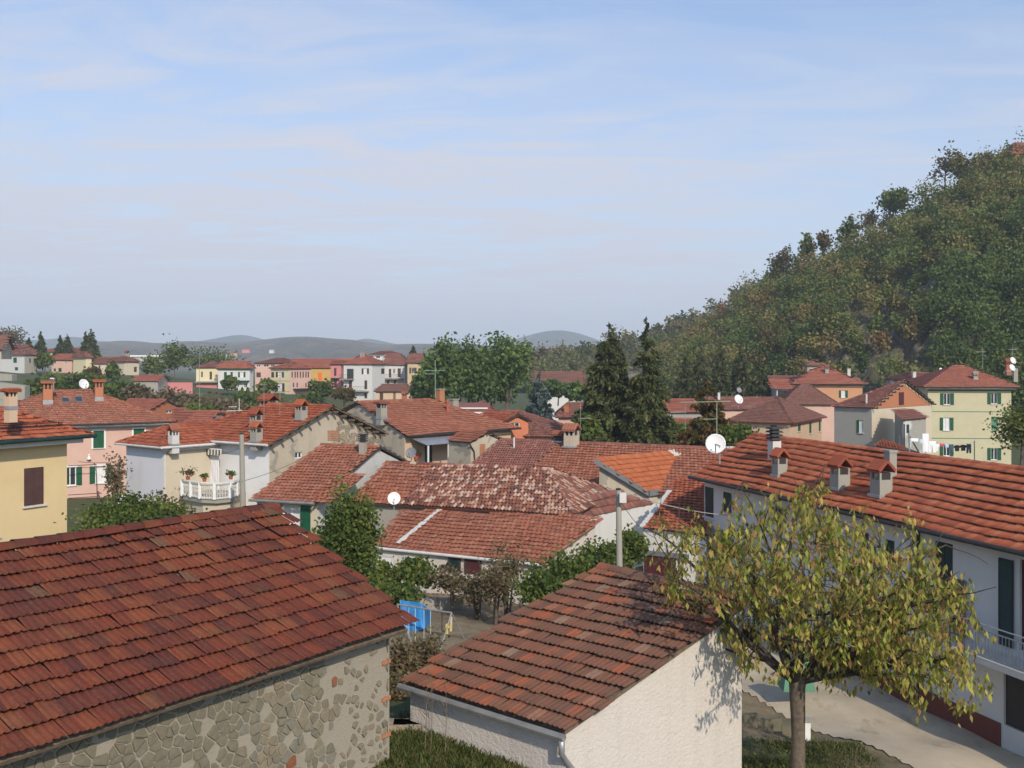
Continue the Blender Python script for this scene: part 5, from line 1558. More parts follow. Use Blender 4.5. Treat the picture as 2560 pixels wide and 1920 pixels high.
wingl = House('flat_wing', 'low white wing with glazed veranda left of the apricot house', 'house', fq(1938, 1990, 973, 146, 0, 950, 4, None, (0, 0)), -1.5, 'wall_white', 'roof_far', 'far', .3, 0, wins=[('f', (1944, 976, 1974, 994), 'plain', dict(frame='green_paint', sill=None))])
tw = House('roof_turret', 'small square turret with a pyramid roof above the apricot house', 'turret', fq(2013, 2061, 914, 162, -8, 899, 1.55, None, (1, 1)), 5, 'wall_oldcream', 'roof_brown', 'far', .35, 0, wins=[('f', (2022, 925, 2028, 936), 'plain', dict(sill=None)), ('f', (2040, 925, 2046, 936), 'plain', dict(sill=None))])
hb_ = House('red_house_behind', 'dull red roofed house half hidden left of the apricot house', 'house', fq(1930, 2030, 962, 165, 3, 940, 5, None, (0, 0)), -1.5, 'wall_pink', 'roof_dull', 'far', .3, 0)

brick = House('brick_gable_barn_house', 'grey rendered house with an exposed brick gable and ragged verge on the right', 'house', (29.96, 94.10, -46.3, 4.22, 6.56, 6.83, 2.47, 4.1, 0), -1.5, 'wall_grey', 'roof_dull', 'mid', .25, 0, og=.25, mats={'r': 'wall_cream'},
    wins=[('f', (2148, 1050, 2158, 1082), 'openleft', dict(pane='curtain'))])
frb = brick.fr['r']
g_ = MB()
gp_ = [(frb.L * .02, brick.zt - .05), (frb.L * .98, brick.zt - .05), (frb.L * .5, brick.e00.z + 2.47 - .42)]
g_.prism([frb.pt(a, z, .004) for a, z in gp_], frb.n * .05)
g_.build('brick_panel', 'brickwork', brick.t)
ap = (frb.L * .42, frb.L * .50)
slab(frb, ap[0], brick.zt + .15, ap[1], brick.zt + 1.35, .06, .10).build('slit_door', 'maroon_paint', brick.t)
for i in range(9):
    for e in (brick.e10, brick.e11):
        c = e.lerp(brick.r1, (i + .5) / 9) - Vector((0, 0, .18))
        MB().box(c + brick.u * .05, brick.u * .22, brick.v * .07, Vector((0, 0, .06))).build('rafter', 'wood_dark', brick.t)
MB().tube([brick.on('f', 2166, 1008) - Vector((0, 0, .3)), brick.on('f', 2166, 1008) + Vector((0, 0, .85))], .09, 8).build('vent_pipe', 'gutter_white', brick.t)
stair = [P(2255, 1050, 86.5), P(2323, 1044, 89), P(2284, 1021, 93), P(2230, 1024, 91.5)]
stt, str_, sti = poly_house('stair_annex', 'narrow grey annex with a rusty mono pitched roof against the brick gabled house', 'annex', stair, -1.5, 'wall_grey', 'roof_dull', 'mid', 0, .84)
fst = Frame(sti[0], sti[1])
r = fst.rect(2266, 1061, 2272, 1082)
slab(fst, *r, .01, .04).build('slit_window', 'glass', stt)
MB().tube([fst.pt(.05, 5.6, .08), fst.pt(.05, -1, .08)], .05, 6).build('downpipe', 'green_dark', stt)
poly_house('small_orange_shed', 'small orange roofed shed just behind the white house ridge', 'shed', [P(2186, 1114, 78), P(2300, 1134, 76), P(2232, 1104, 82), P(2205, 1103, 83)], -1, 'concrete_white', 'roof_bright', 'mid', 0, .92)

pale = House('pale_green_house', 'three storey pale green house with dark green shutters and red hipped roof at the right', 'house', (47.09, 114.45, -5.7, 10.59, 5.72, 8.17, 2.39, 5.2, 4.2), -1.5, 'wall_palegreen', 'roof_far', 'mid', .7, 0, gut='fascia_dark', eave='wall_palegreen', mats={'r': 'wall_grey'},
    wins=[('f', (2359, 983, 2376, 1012), 'open', dict(pane='glass')), ('f', (2477, 982, 2494, 1010), 'open', {}), ('f', (2358, 1044, 2375, 1076), 'open', dict(pane='curtain')), ('f', (2478, 1042, 2496, 1076), 'blind', dict(sh='green_grey')), ('f', (2477, 1120, 2494, 1150), 'open', {}), ('f', (2358, 1112, 2375, 1140), 'open', {})])
fpl = pale.fr['f']
for y in (1029, 1096):
    z = fpl.px(2430, y)[1]
    slab(fpl, 0, z - .04, fpl.L, z + .04, .003, .03).build('string_course', 'green_grey', pale.t)
slab(fpl, 0, pale.zt - .42, fpl.L, pale.zt - .30, .003, .06).build('eaves_band', 'green_paint', pale.t)
chimney(pale, 'f', 2438, 948, 931, 12, 'tile', 'concrete', 'concrete')
chimney(pale, 'f', 2520, 928, 898, 13, 'tile', 'wall_brickred', 'roof_far', d=121)
chimney(pale, 'f', 2538, 944, 920, 12, 'plain', 'concrete', 'fascia_dark', d=117)
bkh = House('grey_roof_house', 'grey and red roofed house peeping out between the brick gable and the pale green house', 'house', fq(2284, 2420, 951, 140, 3, 932, 5, None, (.5, .5)), -1.5, 'wall_grey', 'roof_dull', 'far', .3, 0)
chimney(bkh, 'f', 2285, 948, 930, 9, 'plain', 'concrete_white', 'concrete', d=141)
chimney(bkh, 'f', 2389, 940, 922, 9, 'plain', 'concrete_white', 'concrete', d=142)

# ------------------------------------------------------------------ houses on the far bank, left to right
W_ = dict(sill=None)
def far(name, label, q, zb_px, wm, rm='roof_far', wins=(), d=None, **k):
    zb_ = CZ - (zb_px - HY) / FPX * q[1] - .5
    return House(name, label, 'house', q, zb_, wm, rm, k.pop('kind', 'far'), k.pop('o', .45), 0, wins=wins, **k)
L1 = far('brown_gable_house', 'big brown gabled house cut off by the left edge on the far bank', fq(-130, 8, 874, 165, 10, 838, 3.2, None, (0, 0)), 890, 'wall_oldcream', 'roof_brown')
L2 = far('white_house_on_bank', 'white house with green shutters and red roof at the far left of the bank', fq(-8, 60, 887, 235, -28, 862, None, 100, (.9, .9)), 929, 'wall_white', 'roof_dull', [('f', (33, 894, 42, 907), 'closed', W_), ('f', (37, 918, 45, 926), 'closed', W_), ('r', (73, 896, 77, 907), 'closed', dict(sh='brown_paint', sill=None)), ('r', (84, 896, 88, 907), 'closed', dict(sh='brown_paint', sill=None))], mats={'r': 'wall_grey'})
L3 = far('low_hip_house', 'hipped red roof with a thin white wall rising behind the far left houses', fq(91, 185, 880, 275, -4, 865, 6, None, (1, 1)), 900, 'wall_cream', 'roof_far')
L4 = far('low_grey_house', 'low pale grey farmhouse with one green door on the far bank', fq(122, 182, 900, 240, -5, 885, 4, None, (0, 0)), 934, 'wall_pink', 'roof_far', [('f', (134, 904, 140, 910), 'plain', W_), ('f', (161, 904, 166, 910), 'plain', W_), ('f', (133, 921, 140, 929), 'plain', W_), ('f', (146, 920, 154, 930), 'closed', W_)])
L5 = far('cream_cube_house', 'cream cube shaped house with a pointed red roof on the far bank', fq(176, 213, 894, 235, -35, 879, None, 236, (1, 1)), 932, 'wall_paleyellow', 'roof_dull')
L6 = far('cream_row_house', 'cream row house with tiny windows joined to the corner house on the bank', fq(225, 268, 909, 233, -4, 893, 4.5, None, (0, 0)), 942, 'wall_cream', 'roof_dull', [('f', (231, 911, 236, 917), 'plain', W_), ('f', (247, 911, 252, 917), 'plain', W_), ('f', (231, 924, 236, 932), 'plain', W_), ('f', (247, 924, 252, 932), 'plain', W_)])
L7 = far('cream_corner_house', 'cream corner house with a hipped roof and a stout chimney on the far bank', fq(263, 309, 904, 225, -32, 891, None, 355, (.95, .95)), 941, 'wall_cream', 'roof_dull', [('r', (335, 917, 342, 930), 'closed', dict(sh='brown_paint', sill=None)), ('r', (347, 917, 352, 930), 'closed', dict(sh='brown_paint', sill=None)), ('f', (291, 917, 296, 929), 'plain', W_)])
chimney(L7, 'f', 317, 892, 877, 9, 'tile', 'concrete', 'roof_dull', d=232)
fl_ = thing('flat_roof_building', 'long white flat roofed building edge behind the corner house', 'building', P(378, 900, 260))
MB().box(P(378, 897, 262), (4.0, 0, 0), (0, 3, 0), (0, 0, .9)).build('wall', 'wall_grey', fl_)
MB().box(P(378, 890, 262), (4.3, 0, 0), (0, 3.3, 0), (0, 0, .2)).build('roof', 'white_paint', fl_)
rs_ = House('red_sheet_shed', 'grey shed with a bright red sheet roof on the bank', 'shed', fq(330, 397, 953, 190, -2, 937, 3.0, None, (0, 0)), 4.0, 'wall_grey', 'roof_far', 'far', .3, 0, caps=False)
pw = thing('garden_wall', 'long rose coloured garden wall on top of the far bank', 'wall', P(435, 972, 195))
for i in range(8):
    a, b = P(393 + 11 * i, 971, 195), P(404 + 11 * i, 971, 195)
    MB().hexa([a + Vector((0, 0, -1)), b + Vector((0, 0, -1)), b + Vector((0, .3, -1)), a + Vector((0, .3, -1)), a + Vector((0, 0, 1.15)), b + Vector((0, 0, 1.15)), b + Vector((0, .3, 1.15)), a + Vector((0, .3, 1.15))]).build('wall_panel', 'wall_rose', pw)
cw_ = thing('retaining_wall', 'grey concrete ramp wall below the white house at the left edge', 'wall', P(30, 985, 150))
for a_, b_, y0_, y1_ in ((-60, 30, 930, 952), (-60, 62, 953, 1000), (-40, 58, 1001, 1045)):
    a, b = P(a_, y1_, 150 - (y1_ - 950) * .2), P(b_, y1_, 150 - (y1_ - 950) * .2); h_ = (y1_ - y0_) * 150 / FPX
    MB().hexa([a, b, b + Vector((0, 1.5, 0)), a + Vector((0, 1.5, 0)), a + Vector((0, 0, h_)), b + Vector((0, 0, h_ * .7)), b + Vector((0, 1.5, h_ * .7)), a + Vector((0, 1.5, h_))]).build('wall_section', 'concrete', cw_)
M1 = far('yellow_villa', 'pale yellow house with brown doors and a rose base beside the garden wall', fq(484, 552, 919, 225, 4, 903, 5, None, (.9, .9)), 972, 'wall_paleyellow', 'roof_dull', [('f', (503, 929, 507, 943), 'closed', dict(sh='brown_paint', sill=None)), ('f', (524, 929, 530, 949), 'closed', dict(sh='brown_paint', sill=None)), ('f', (487, 944, 491, 955), 'closed', W_)])
slab(M1.fr['f'], 0, M1.fr['f'].px(500, 956)[1], M1.fr['f'].L, M1.fr['f'].px(500, 953)[1], 0, 1.0).build('balcony_slab', 'concrete', M1.t)
slab(M1.fr['f'], 0, 3.5, M1.fr['f'].L, M1.fr['f'].px(500, 959)[1], .01, .05).build('rose_base', 'wall_rose', M1.t)
M2 = far('green_trimmed_house', 'white house with vivid green shutters, eaves and balcony ledge', fq(538, 627, 921, 222, -8, 903, None, 640, (.9, .9)), 977, 'wall_white', 'roof_far', [('f', (560, 930, 567, 951), 'closed', W_), ('f', (576, 930, 582, 951), 'closed', W_), ('f', (600, 930, 609, 943), 'open', dict(pane='curtain', sill=None)), ('f', (579, 955, 587, 969), 'closed', W_), ('f', (610, 958, 618, 969), 'plain', W_)], eave='green_paint')
f_ = M2.fr['f']
slab(f_, f_.px(572, 952)[0], f_.px(590, 953)[1], f_.L, f_.px(590, 951)[1], .01, 1.1).build('balcony_slab', 'green_paint', M2.t)
M3 = far('pink_tall_house', 'pink house with dark attic windows behind the yellow villa', fq(632, 735, 908, 250, -3, 895, 6, None, (.9, .9)), 971, 'wall_pink', 'roof_dull', [('f', (641, 912, 651, 917), 'plain', W_), ('f', (659, 911, 672, 917), 'plain', W_), ('f', (677, 911, 687, 917), 'plain', W_), ('f', (641, 931, 652, 943), 'closed', dict(sh='brown_paint', sill=None))])
bs = dict(sh='brown_paint', sill=None)
M4 = far('yellow_corner_villa', 'three storey pale yellow villa with brown shutters and a red pyramid roof', fq(669, 724, 921, 215, -33, 905, None, 785, (1, 1)), 1013, 'wall_paleyellow', 'roof_far', [('f', (678, 930, 685, 944), 'closed', bs), ('f', (695, 930, 705, 943), 'open', dict(sh='brown_paint', sill=None, pane='curtain')), ('f', (679, 958, 685, 970), 'open', dict(sh='brown_paint', sill=None, pane='curtain')), ('f', (695, 958, 706, 979), 'open', dict(sh='brown_paint', sill=None, pane='curtain')), ('f', (698, 983, 705, 995), 'closed', bs)]
    + [('r', (x - 1.6, 929, x + 1.6, 944), 'closed', bs) for x in (730.5, 738, 744, 751, 758, 765, 771, 778)] + [('r', (x - 1.6, 957, x + 1.6, 968), 'closed', bs) for x in (734, 743, 765, 771, 778)], mats={'r': 'wall_pink'})
f_ = M4.fr['f']
slab(f_, f_.px(686, 980)[0], f_.px(700, 983)[1], f_.px(713, 980)[0], f_.px(700, 981)[1], 0, .9).build('balcony_slab', 'concrete', M4.t)
mb = MB()
for x in range(686, 714, 3):
    a, z = f_.px(x, 981); mb.tube([f_.pt(a, z, .85), f_.pt(a, z + .75, .85)], .03, 4)
mb.tube([f_.pt(f_.px(686, 980)[0], f_.px(700, 981)[1] + .75, .85), f_.pt(f_.px(713, 980)[0], f_.px(700, 981)[1] + .75, .85)], .04, 4)
mb.build('balcony_rail', 'green_grey', M4.t)
for y in (952, 978):
    z = f_.px(690, y)[1]
    slab(f_, 0, z - .06, f_.L, z + .06, .003, .04).build('string_course', 'wall_ochre', M4.t)
f2_ = M4.fr['r']
slab(f2_, f2_.L * .15, f2_.px(750, 974)[1], f2_.L, f2_.px(750, 971)[1], 0, 1.2).build('terrace_canopy', 'fascia_dark', M4.t)
M5 = far('long_red_roof_house', 'long ochre house under a wide red roof behind the yellow villa', fq(725, 880, 920, 245, 4, 897, 6, None, (0, 0)), 985, 'wall_ochre', 'roof_far', [('f', (795, 932, 805, 952), 'closed', dict(sh='toy_orange', sill=None))])
slab(M5.fr['f'], M5.fr['f'].px(784, 955)[0], M5.fr['f'].px(790, 955)[1], M5.fr['f'].px(812, 955)[0], M5.fr['f'].px(790, 953)[1], 0, 1).build('balcony_slab', 'green_dark', M5.t)
M6a = far('rose_house', 'narrow rose pink house joined to the left of the white apartment house', fq(820, 856, 911, 222, -6, 900, 5, None, (0, 0)), 1003, 'wall_rose', 'roof_far', [('f', (835, 920, 841, 940), 'closed', bs), ('f', (835, 948, 842, 969), 'closed', bs)])
M6 = far('white_apartment_house', 'tall white apartment house with brown shutters, balconies and a red hipped roof', fq(852, 933, 910, 215, -18, 886, None, 969, (.95, .95)), 1006, 'wall_white', 'roof_far', [('f', (867, 922, 884, 947), 'plain', dict(frame='brown_paint', sill=None)), ('f', (909, 921, 918, 935), 'open', dict(sh='brown_paint', sill=None, pane='curtain')), ('f', (872, 952, 880, 974), 'closed', bs), ('f', (911, 951, 918, 973), 'closed', bs), ('f', (870, 984, 880, 999), 'plain', dict(frame='brown_paint', sill=None)), ('f', (911, 983, 918, 996), 'closed', bs), ('r', (953, 921, 962, 935), 'plain', dict(frame='brown_paint', sill=None))])
f_ = M6.fr['f']
for x0_, x1_, y_ in ((854, 886, 947), (854, 923, 977)):
    a0, a1, z = f_.px(x0_, y_)[0], f_.px(x1_, y_)[0], f_.px((x0_ + x1_) / 2, y_)[1]
    slab(f_, a0, z - .18, a1, z, 0, 1.1).build('balcony_slab', 'concrete', M6.t)
    mb = MB(); n_ = int((a1 - a0) / .3)
    for i in range(n_ + 1):
        a = a0 + (a1 - a0) * i / n_; mb.tube([f_.pt(a, z, 1.05), f_.pt(a, z + .95, 1.05)], .018, 4)
    mb.tube([f_.pt(a0, z + .95, 1.05), f_.pt(a1, z + .95, 1.05)], .03, 4)
    mb.build('balcony_rail', 'black_iron', M6.t)
f_ = M6a.fr['f']
for y_ in (943, 970):
    z = f_.px(838, y_)[1]
    slab(f_, 0, z - .18, f_.L, z, 0, 1.0).build('balcony_slab', 'concrete', M6a.t)
chimney(M6, 'f', 903, 893, 881, 5, 'plain', 'concrete', 'concrete'); chimney(M6, 'f', 909, 892, 880, 5, 'plain', 'concrete', 'concrete')
M7b = far('white_balcony_house', 'white house with dark shuttered balconies right of the apartment house', fq(955, 1016, 912, 235, -6, 884, 5, None, (0, .9)), 972, 'wall_white', 'roof_dull', [('f', (972, 922, 978, 944), 'closed', bs), ('f', (982, 922, 988, 934), 'plain', W_), ('f', (994, 921, 1002, 943), 'closed', bs), ('f', (967, 951, 973, 960), 'closed', bs), ('f', (984, 950, 990, 960), 'closed', bs)])
f_ = M7b.fr['f']
z = f_.px(985, 946)[1]
slab(f_, .2, z - .2, f_.L - .2, z, 0, 1.2).build('balcony_slab', 'concrete', M7b.t)
mb = MB(); mb.tube([f_.pt(.2, z + .9, 1.15), f_.pt(f_.L - .2, z + .9, 1.15)], .035, 4)
for i in range(24): mb.tube([f_.pt(.2 + i * (f_.L - .4) / 23, z, 1.15), f_.pt(.2 + i * (f_.L - .4) / 23, z + .9, 1.15)], .02, 4)
mb.build('balcony_rail', 'black_iron', M7b.t)
M7c = far('attic_terrace_house', 'white attic storey with grey beams and terrace above the apartment house', fq(924, 994, 886, 250, -3, 878, 4, None, (.6, .6)), 925, 'wall_white', 'roof_dull', [('f', (940, 889, 950, 896), 'plain', W_), ('f', (960, 889, 974, 896), 'plain', W_)], eave='zinc')
M7 = far('tan_gable_house', 'tan house with a steep dark gable and one shuttered window beside the locust trees', fq(1013, 1056, 907, 228, -4, 884, 4.5, None, (.15, .15)), 978, 'wall_tan', 'roof_dull', [('f', (1028, 919, 1037, 934), 'open', dict(sh='brown_paint', sill=None))])
M8 = far('arcaded_outbuilding', 'low pink outbuilding with brown doors and a wavy brown roof below the white apartment house', fq(933, 1030, 979, 190, 0, 960, 4, None, (.4, .4)), 1004, 'wall_peach', 'roof_brown', [('f', (949, 982, 958, 1004), 'door', dict(sh='brown_paint')), ('f', (983, 982, 989, 1004), 'door', dict(sh='wood_old'))])
chimney(M8, 'f', 1011, 1000, 980, 15, 'tile', 'wall_brickred', 'roof_far', d=178)
# hamlet on the far ridge
for i, (px_, py_, w_, m_, lab) in enumerate(((585, 883, 18, 'wall_orange', 'tiny orange villa on the far ridge, left of the hamlet'), (614, 874, 22, 'wall_rose', 'tiny pink house in the middle of the far hamlet'), (678, 875, 14, 'wall_white', 'tiny white house alone on the far ridge, right of the hamlet'), (568, 886, 8, 'wall_white', 'smallest white cottage at the left end of the far hamlet'))):
    d_ = 1330
    q = fq(px_ - w_ / 2, px_ + w_ / 2, py_ - 1, d_, 0, py_ - 5, 5, None, (.9, .9))
    House('hamlet_house', lab, 'house', q, q[5] - 5, m_, 'roof_far', 'far', .8, 0, caps=False, group='hamlet on the far ridge', tilemask='f')
ch_ = House('hilltop_house', 'brick house corner on the hilltop at the right edge', 'house', fq(2531, 2640, 384, 222, 6, 357, 4, None, (.8, .8)), 40, 'wall_brickred', 'roof_far', 'far', .4, 0)
# ------------------------------------------------------------------ trees and shrubs
def veg(kind, name, label, cat, px, ptop, pbase, wpx, d, **k):
    b = P(px, pbase, d); h = (pbase - ptop) * d / FPX; r = wpx * d / FPX / 2
    if kind == 's':
        return spruce(name, label, b, h, r, **k)
    return broadleaf(name, label, cat, b, h, r, **k)
veg('s', 'spruce_tree', 'broad dark spruce, left of the tall pair standing behind the dark roof', 'tree', 1522, 804, 1135, 215, 80, n=21000, size=.115, power=.72, droop=.45)
veg('s', 'spruce_tree', 'slim spruce top leaning out between the tall pair of spruces', 'tree', 1548, 826, 1135, 110, 82, n=7000, size=.11, power=.9)
veg('s', 'spruce_tree', 'pointed slender spruce, right of the tall pair and tallest by its bare tip', 'tree', 1616, 790, 1135, 150, 78, n=18000, size=.11, power=.68, droop=.4)
veg('s', 'blue_spruce', 'silvery blue spruce between the orange gable and the pink house', 'tree', 1350, 928, 1095, 100, 96, mat='leaf_bluespruce', n=8000, size=.12, power=.75, droop=.2)
for i, (x, yt, w, lab) in enumerate(((1716, 880, 62, 'dark fir at the hill foot, nearest the tall spruces'), (1752, 868, 66, 'dark fir behind the television antenna'), (1802, 862, 66, 'dark fir in the middle of the row under the hill'), (1852, 858, 72, 'tallest dark fir of the row under the hill'), (1898, 872, 66, 'dark fir at the right end of the row under the hill'))):
    veg('s', 'fir_tree', lab, 'tree', x, yt, 1012, w, 150, n=5000, size=.2, power=.7, group='dark firs below the hill')
for i, (x, yt, yb, w, d, lab) in enumerate(((72, 843, 897, 26, 262, 'small dark conifer at the left end of the skyline row'), (101, 829, 897, 38, 262, 'broad dark conifer, second on the left skyline'), (150, 838, 897, 32, 270, 'dark conifer with a twin behind the low hipped roof'), (168, 835, 897, 34, 272, 'slim conifer touching its twin behind the low hipped roof'), (214, 829, 908, 34, 262, 'slim conifer just left of the tallest skyline conifer'), (228, 820, 910, 54, 262, 'tallest conifer on the left skyline above the cream cube house'), (1033, 864, 908, 28, 270, 'lone small conifer behind the tan gable'))):
    veg('s', 'conifer_tree', lab, 'tree', x, yt, yb, w, d, n=1500, size=.38, group='conifers on the far bank')
for i, (x, yt, yb, w, lab) in enumerate(((1108, 858, 1025, 115, 'feathery locust tree, left one of the group behind the red roof'), (1178, 852, 1025, 125, 'feathery locust tree in the middle of the group behind the red roof'), (1262, 838, 1025, 150, 'tallest feathery locust tree right of the group by the blue spruce'), (1070, 915, 1020, 80, 'low locust tree in front of the tan gable house'), (1222, 900, 1030, 110, 'low dense locust tree filling the middle of the group'))):
    veg('b', 'locust_tree', lab, 'tree', x, yt, yb, w, 140 + 4 * i, mat='leaf_locust', ncl=95, nper=50, size=.22, shell=.15, low=-.12, spread=.2, trunk=.25, stems=2)
rest_b = [  # px, top, base, width, d, material, label
    (438, 856, 960, 78, 250, 'leaf_green', 'tall grey green tree right of the flat white roof'), (522, 868, 955, 120, 285, 'leaf_green', 'wide round tree behind the yellow villa'), (386, 893, 948, 62, 245, 'leaf_green', 'rounded bush beside the cream corner house'), (18, 818, 880, 84, 300, 'leaf_dry', 'thin grey tree on the left edge of the skyline'),
    (118, 934, 1030, 120, 158, 'leaf_green', 'green bush under the white house on the left bank'), (200, 936, 1010, 110, 162, 'leaf_green', 'bush with yellow patches behind the brick chimneys'), (290, 946, 1040, 110, 150, 'leaf_green', 'dark green bush behind the satellite dish on the pink house'), (340, 960, 1040, 80, 140, 'leaf_dry', 'brownish thicket left of the brick gable'), (112, 880, 935, 34, 232, 'leaf_green', 'dark small tree beside the white house on the bank'),
    (283, 910, 960, 30, 205, 'leaf_green', 'spindly young tree in front of the cream corner house'), (232, 920, 960, 40, 205, 'leaf_autumn', 'yellowing sapling below the cream cube house'), (574, 942, 985, 36, 205, 'leaf_green', 'round dark shrub before the green trimmed house'), (668, 948, 985, 48, 205, 'leaf_green', 'dark shrub left of the yellow corner villa'), (806, 952, 1010, 62, 196, 'leaf_green', 'dark bush before the ochre house'), (860, 972, 1012, 50, 190, 'leaf_autumn', 'small reddish shrub at the foot of the apartment house'),
    (620, 975, 1060, 110, 165, 'leaf_green', 'green bank bush left of the yellow corner villa'), (668, 990, 1060, 80, 160, 'leaf_green', 'low green bush under the yellow corner villa'), (775, 985, 1020, 60, 190, 'leaf_green', 'low hedge in front of the ochre house'),
    (430, 975, 1050, 110, 160, 'leaf_dry', 'brown scrub below the rose garden wall'), (505, 985, 1060, 120, 155, 'leaf_dry', 'purple brown scrub on the middle of the bank'), (560, 1000, 1065, 110, 150, 'leaf_dry', 'dry scrub on the bank behind the cream house'), (480, 1015, 1070, 120, 140, 'leaf_green', 'green scrub at the foot of the bank'), (370, 985, 1045, 90, 145, 'leaf_dry', 'brown bramble under the red sheet shed'),
    (1395, 950, 1010, 70, 165, 'leaf_locust', 'loose green tree before the long brown roof'), (1440, 955, 1020, 60, 160, 'leaf_locust', 'green tree left of the tall spruces'), (1350, 960, 1010, 60, 172, 'leaf_green', 'low tree hiding the left end of the long brown roof'),
    (1470, 1040, 1120, 60, 75, 'leaf_green', 'small leafy tree left of the spruce foot'), (1945, 985, 1030, 50, 170, 'leaf_green', 'bush at the hill foot left of the white wing')]
for (x, yt, yb, w, d, m_, lab) in rest_b:
    big_ = w * d > 15000
    veg('b', 'bush' if yb - yt < 95 and d < 240 else 'tree', lab, 'bush' if yb - yt < 95 and d < 240 else 'tree', x, yt, yb, w, d, mat=m_, ncl=34, nper=44, size=.26 if d > 120 else .14, shell=.2, low=-.02, trunk=.12)
veg('s', 'autumn_tree', 'brownish cone shaped autumn tree behind the big white dish', 'tree', 1768, 944, 1160, 170, 68, mat='leaf_autumn', n=10000, size=.10, power=.75, droop=.1)
veg('b', 'bush', 'green bush at the right foot of the autumn tree', 'bush', 1838, 1062, 1150, 110, 66, mat='leaf_green', ncl=50, nper=60, size=.08, shell=.2, low=.05, trunk=.08)
veg('b', 'edge_tree', 'half bare yellow green tree at the right edge before the pale green house', 'tree', 2552, 1000, 1175, 130, 72, mat='leaf_green', ncl=55, nper=60, size=.09, shell=.2, low=.03, trunk=.12, tint=(.3, 1))
veg('b', 'autumn_bush', 'wide green and reddish bush behind the barn ridge', 'bush', 335, 1240, 1400, 235, 38, mat='leaf_green', ncl=90, nper=90, size=.055, shell=.3, low=.02, trunk=.1, stems=4, tint=(0, 1))
veg('b', 'bush', 'reddish tips rising over the right half of the wide bush', 'bush', 400, 1240, 1400, 130, 39, mat='leaf_autumn', ncl=50, nper=50, size=.05, shell=.3, low=.02, trunk=.06, stems=4)
veg('b', 'wall_creeper', 'dry reddish creeper climbing the pink wall beside the lavender wall', 'creeper', 292, 1120, 1330, 62, 60, mat='leaf_dry', ncl=40, nper=20, size=.07, shell=.15, low=.02, trunk=.05, stems=3)
veg('b', 'garden_tree', 'dense upright green tree right of the barn gable', 'tree', 866, 1236, 1540, 165, 34, mat='leaf_green', ncl=230, nper=90, size=.048, shell=.1, low=-.05, trunk=.14, spread=.17)
veg('b', 'bush', 'round leafy fig-like bush before the brown door', 'bush', 1035, 1400, 1500, 100, 44, mat='leaf_green', ncl=50, nper=45, size=.085, shell=.3, low=.15, trunk=.07, stems=2)
veg('b', 'bush', 'pale shrub growing in front of the white garage door', 'bush', 962, 1398, 1500, 70, 42, mat='leaf_green', ncl=30, nper=40, size=.06, shell=.2, low=.05, trunk=.05, tint=(.4, 1))
veg('b', 'bush', 'low green shrub above the blue tarpaulin', 'bush', 985, 1462, 1540, 130, 39, mat='leaf_green', ncl=45, nper=50, size=.06, shell=.2, low=.02, trunk=.05)
for (x, yt, yb, w, d, m_, lab) in ((1130, 1420, 1520, 110, 42, 'leaf_dry', 'dry brown shrub under the horse silhouette'), (1195, 1430, 1545, 120, 41, 'leaf_dry', 'bare twiggy shrub in the middle of the garden'), (1268, 1360, 1545, 130, 41, 'leaf_dry', 'tall dry shrub with thin tips crossing the outbuilding roof'), (1235, 1400, 1560, 100, 39.5, 'leaf_dry', 'brown shrub with several dark stems over the soil'),
        (1350, 1430, 1560, 120, 38, 'leaf_green', 'glossy green bush left of the shed roof'), (1425, 1375, 1530, 150, 39, 'leaf_green', 'tall green bush before the white end wall'), (1510, 1355, 1500, 130, 41, 'leaf_green', 'green bush at the foot of the concrete pole'), (1580, 1330, 1450, 80, 43, 'leaf_green', 'upright shrub between the pole and the garage door')):
    veg('b', 'garden_bush', lab, 'bush', x, yt, yb, w, d, mat=m_, ncl=64 if m_ == 'leaf_green' else 60, nper=46 if m_ == 'leaf_green' else 22, size=.065 if m_ == 'leaf_green' else .05, shell=.2, low=.04, trunk=.06, stems=4)
for (x, yt, yb, w, d, lab) in ((1000, 1610, 1790, 100, 26, 'tall dry weeds at the barn corner'), (1062, 1600, 1740, 110, 27.5, 'brown weeds below the swing frame'), (985, 1690, 1800, 60, 23, 'dark weeds in the gap between barn and shed')):
    veg('b', 'weed_clump', lab, 'weeds', x, yt, yb, w, d, mat='leaf_dry', ncl=60, nper=34, size=.045, shell=.1, low=.02, trunk=.02, stems=6, tint=(.2, .8))
# trees standing out on the hill's skyline
sky_t = [(2235, 470, 560, 70, 'leaf_green', 70, 'bushy ivy covered tree standing clear on the hill skyline'), (2365, 372, 490, 84, 'leaf_dry', 16, 'tall nearly bare tree on the skyline of the hill'), (2400, 380, 480, 70, 'leaf_woodpale', 20, 'thin pale tree right of the tall bare one on the skyline'), (2480, 378, 450, 80, 'leaf_woodpale', 30, 'pale round tree near the hilltop house'),
         (2020, 588, 680, 36, 'leaf_green', 30, 'crooked ivy wrapped trunk on the hill skyline'), (2058, 580, 660, 36, 'leaf_autumn', 24, 'rust tipped tree beside the crooked trunk'), (2175, 520, 620, 50, 'leaf_dry', 14, 'bare thin tree left of the bushy skyline tree'), (2125, 545, 640, 56, 'leaf_green', 34, 'ragged green tree on the middle skyline'), (1965, 612, 720, 46, 'leaf_dry', 12, 'bare pole like tree low on the skyline'), (1945, 640, 730, 50, 'leaf_woodpale', 30, 'olive tree at the lower end of the skyline')]
for (x, yt, yb, w, m_, nc, lab) in sky_t:
    dd = float(np.interp(x, [1880, 2050, 2250, 2450, 2560], [262, 245, 235, 230, 230])) - 2
    veg('b', 'skyline_tree', lab, 'tree', x, yt, yb + 12, w, dd, mat=m_, ncl=nc, nper=26, size=.30, shell=.2, low=.22, trunk=.28, group=None)

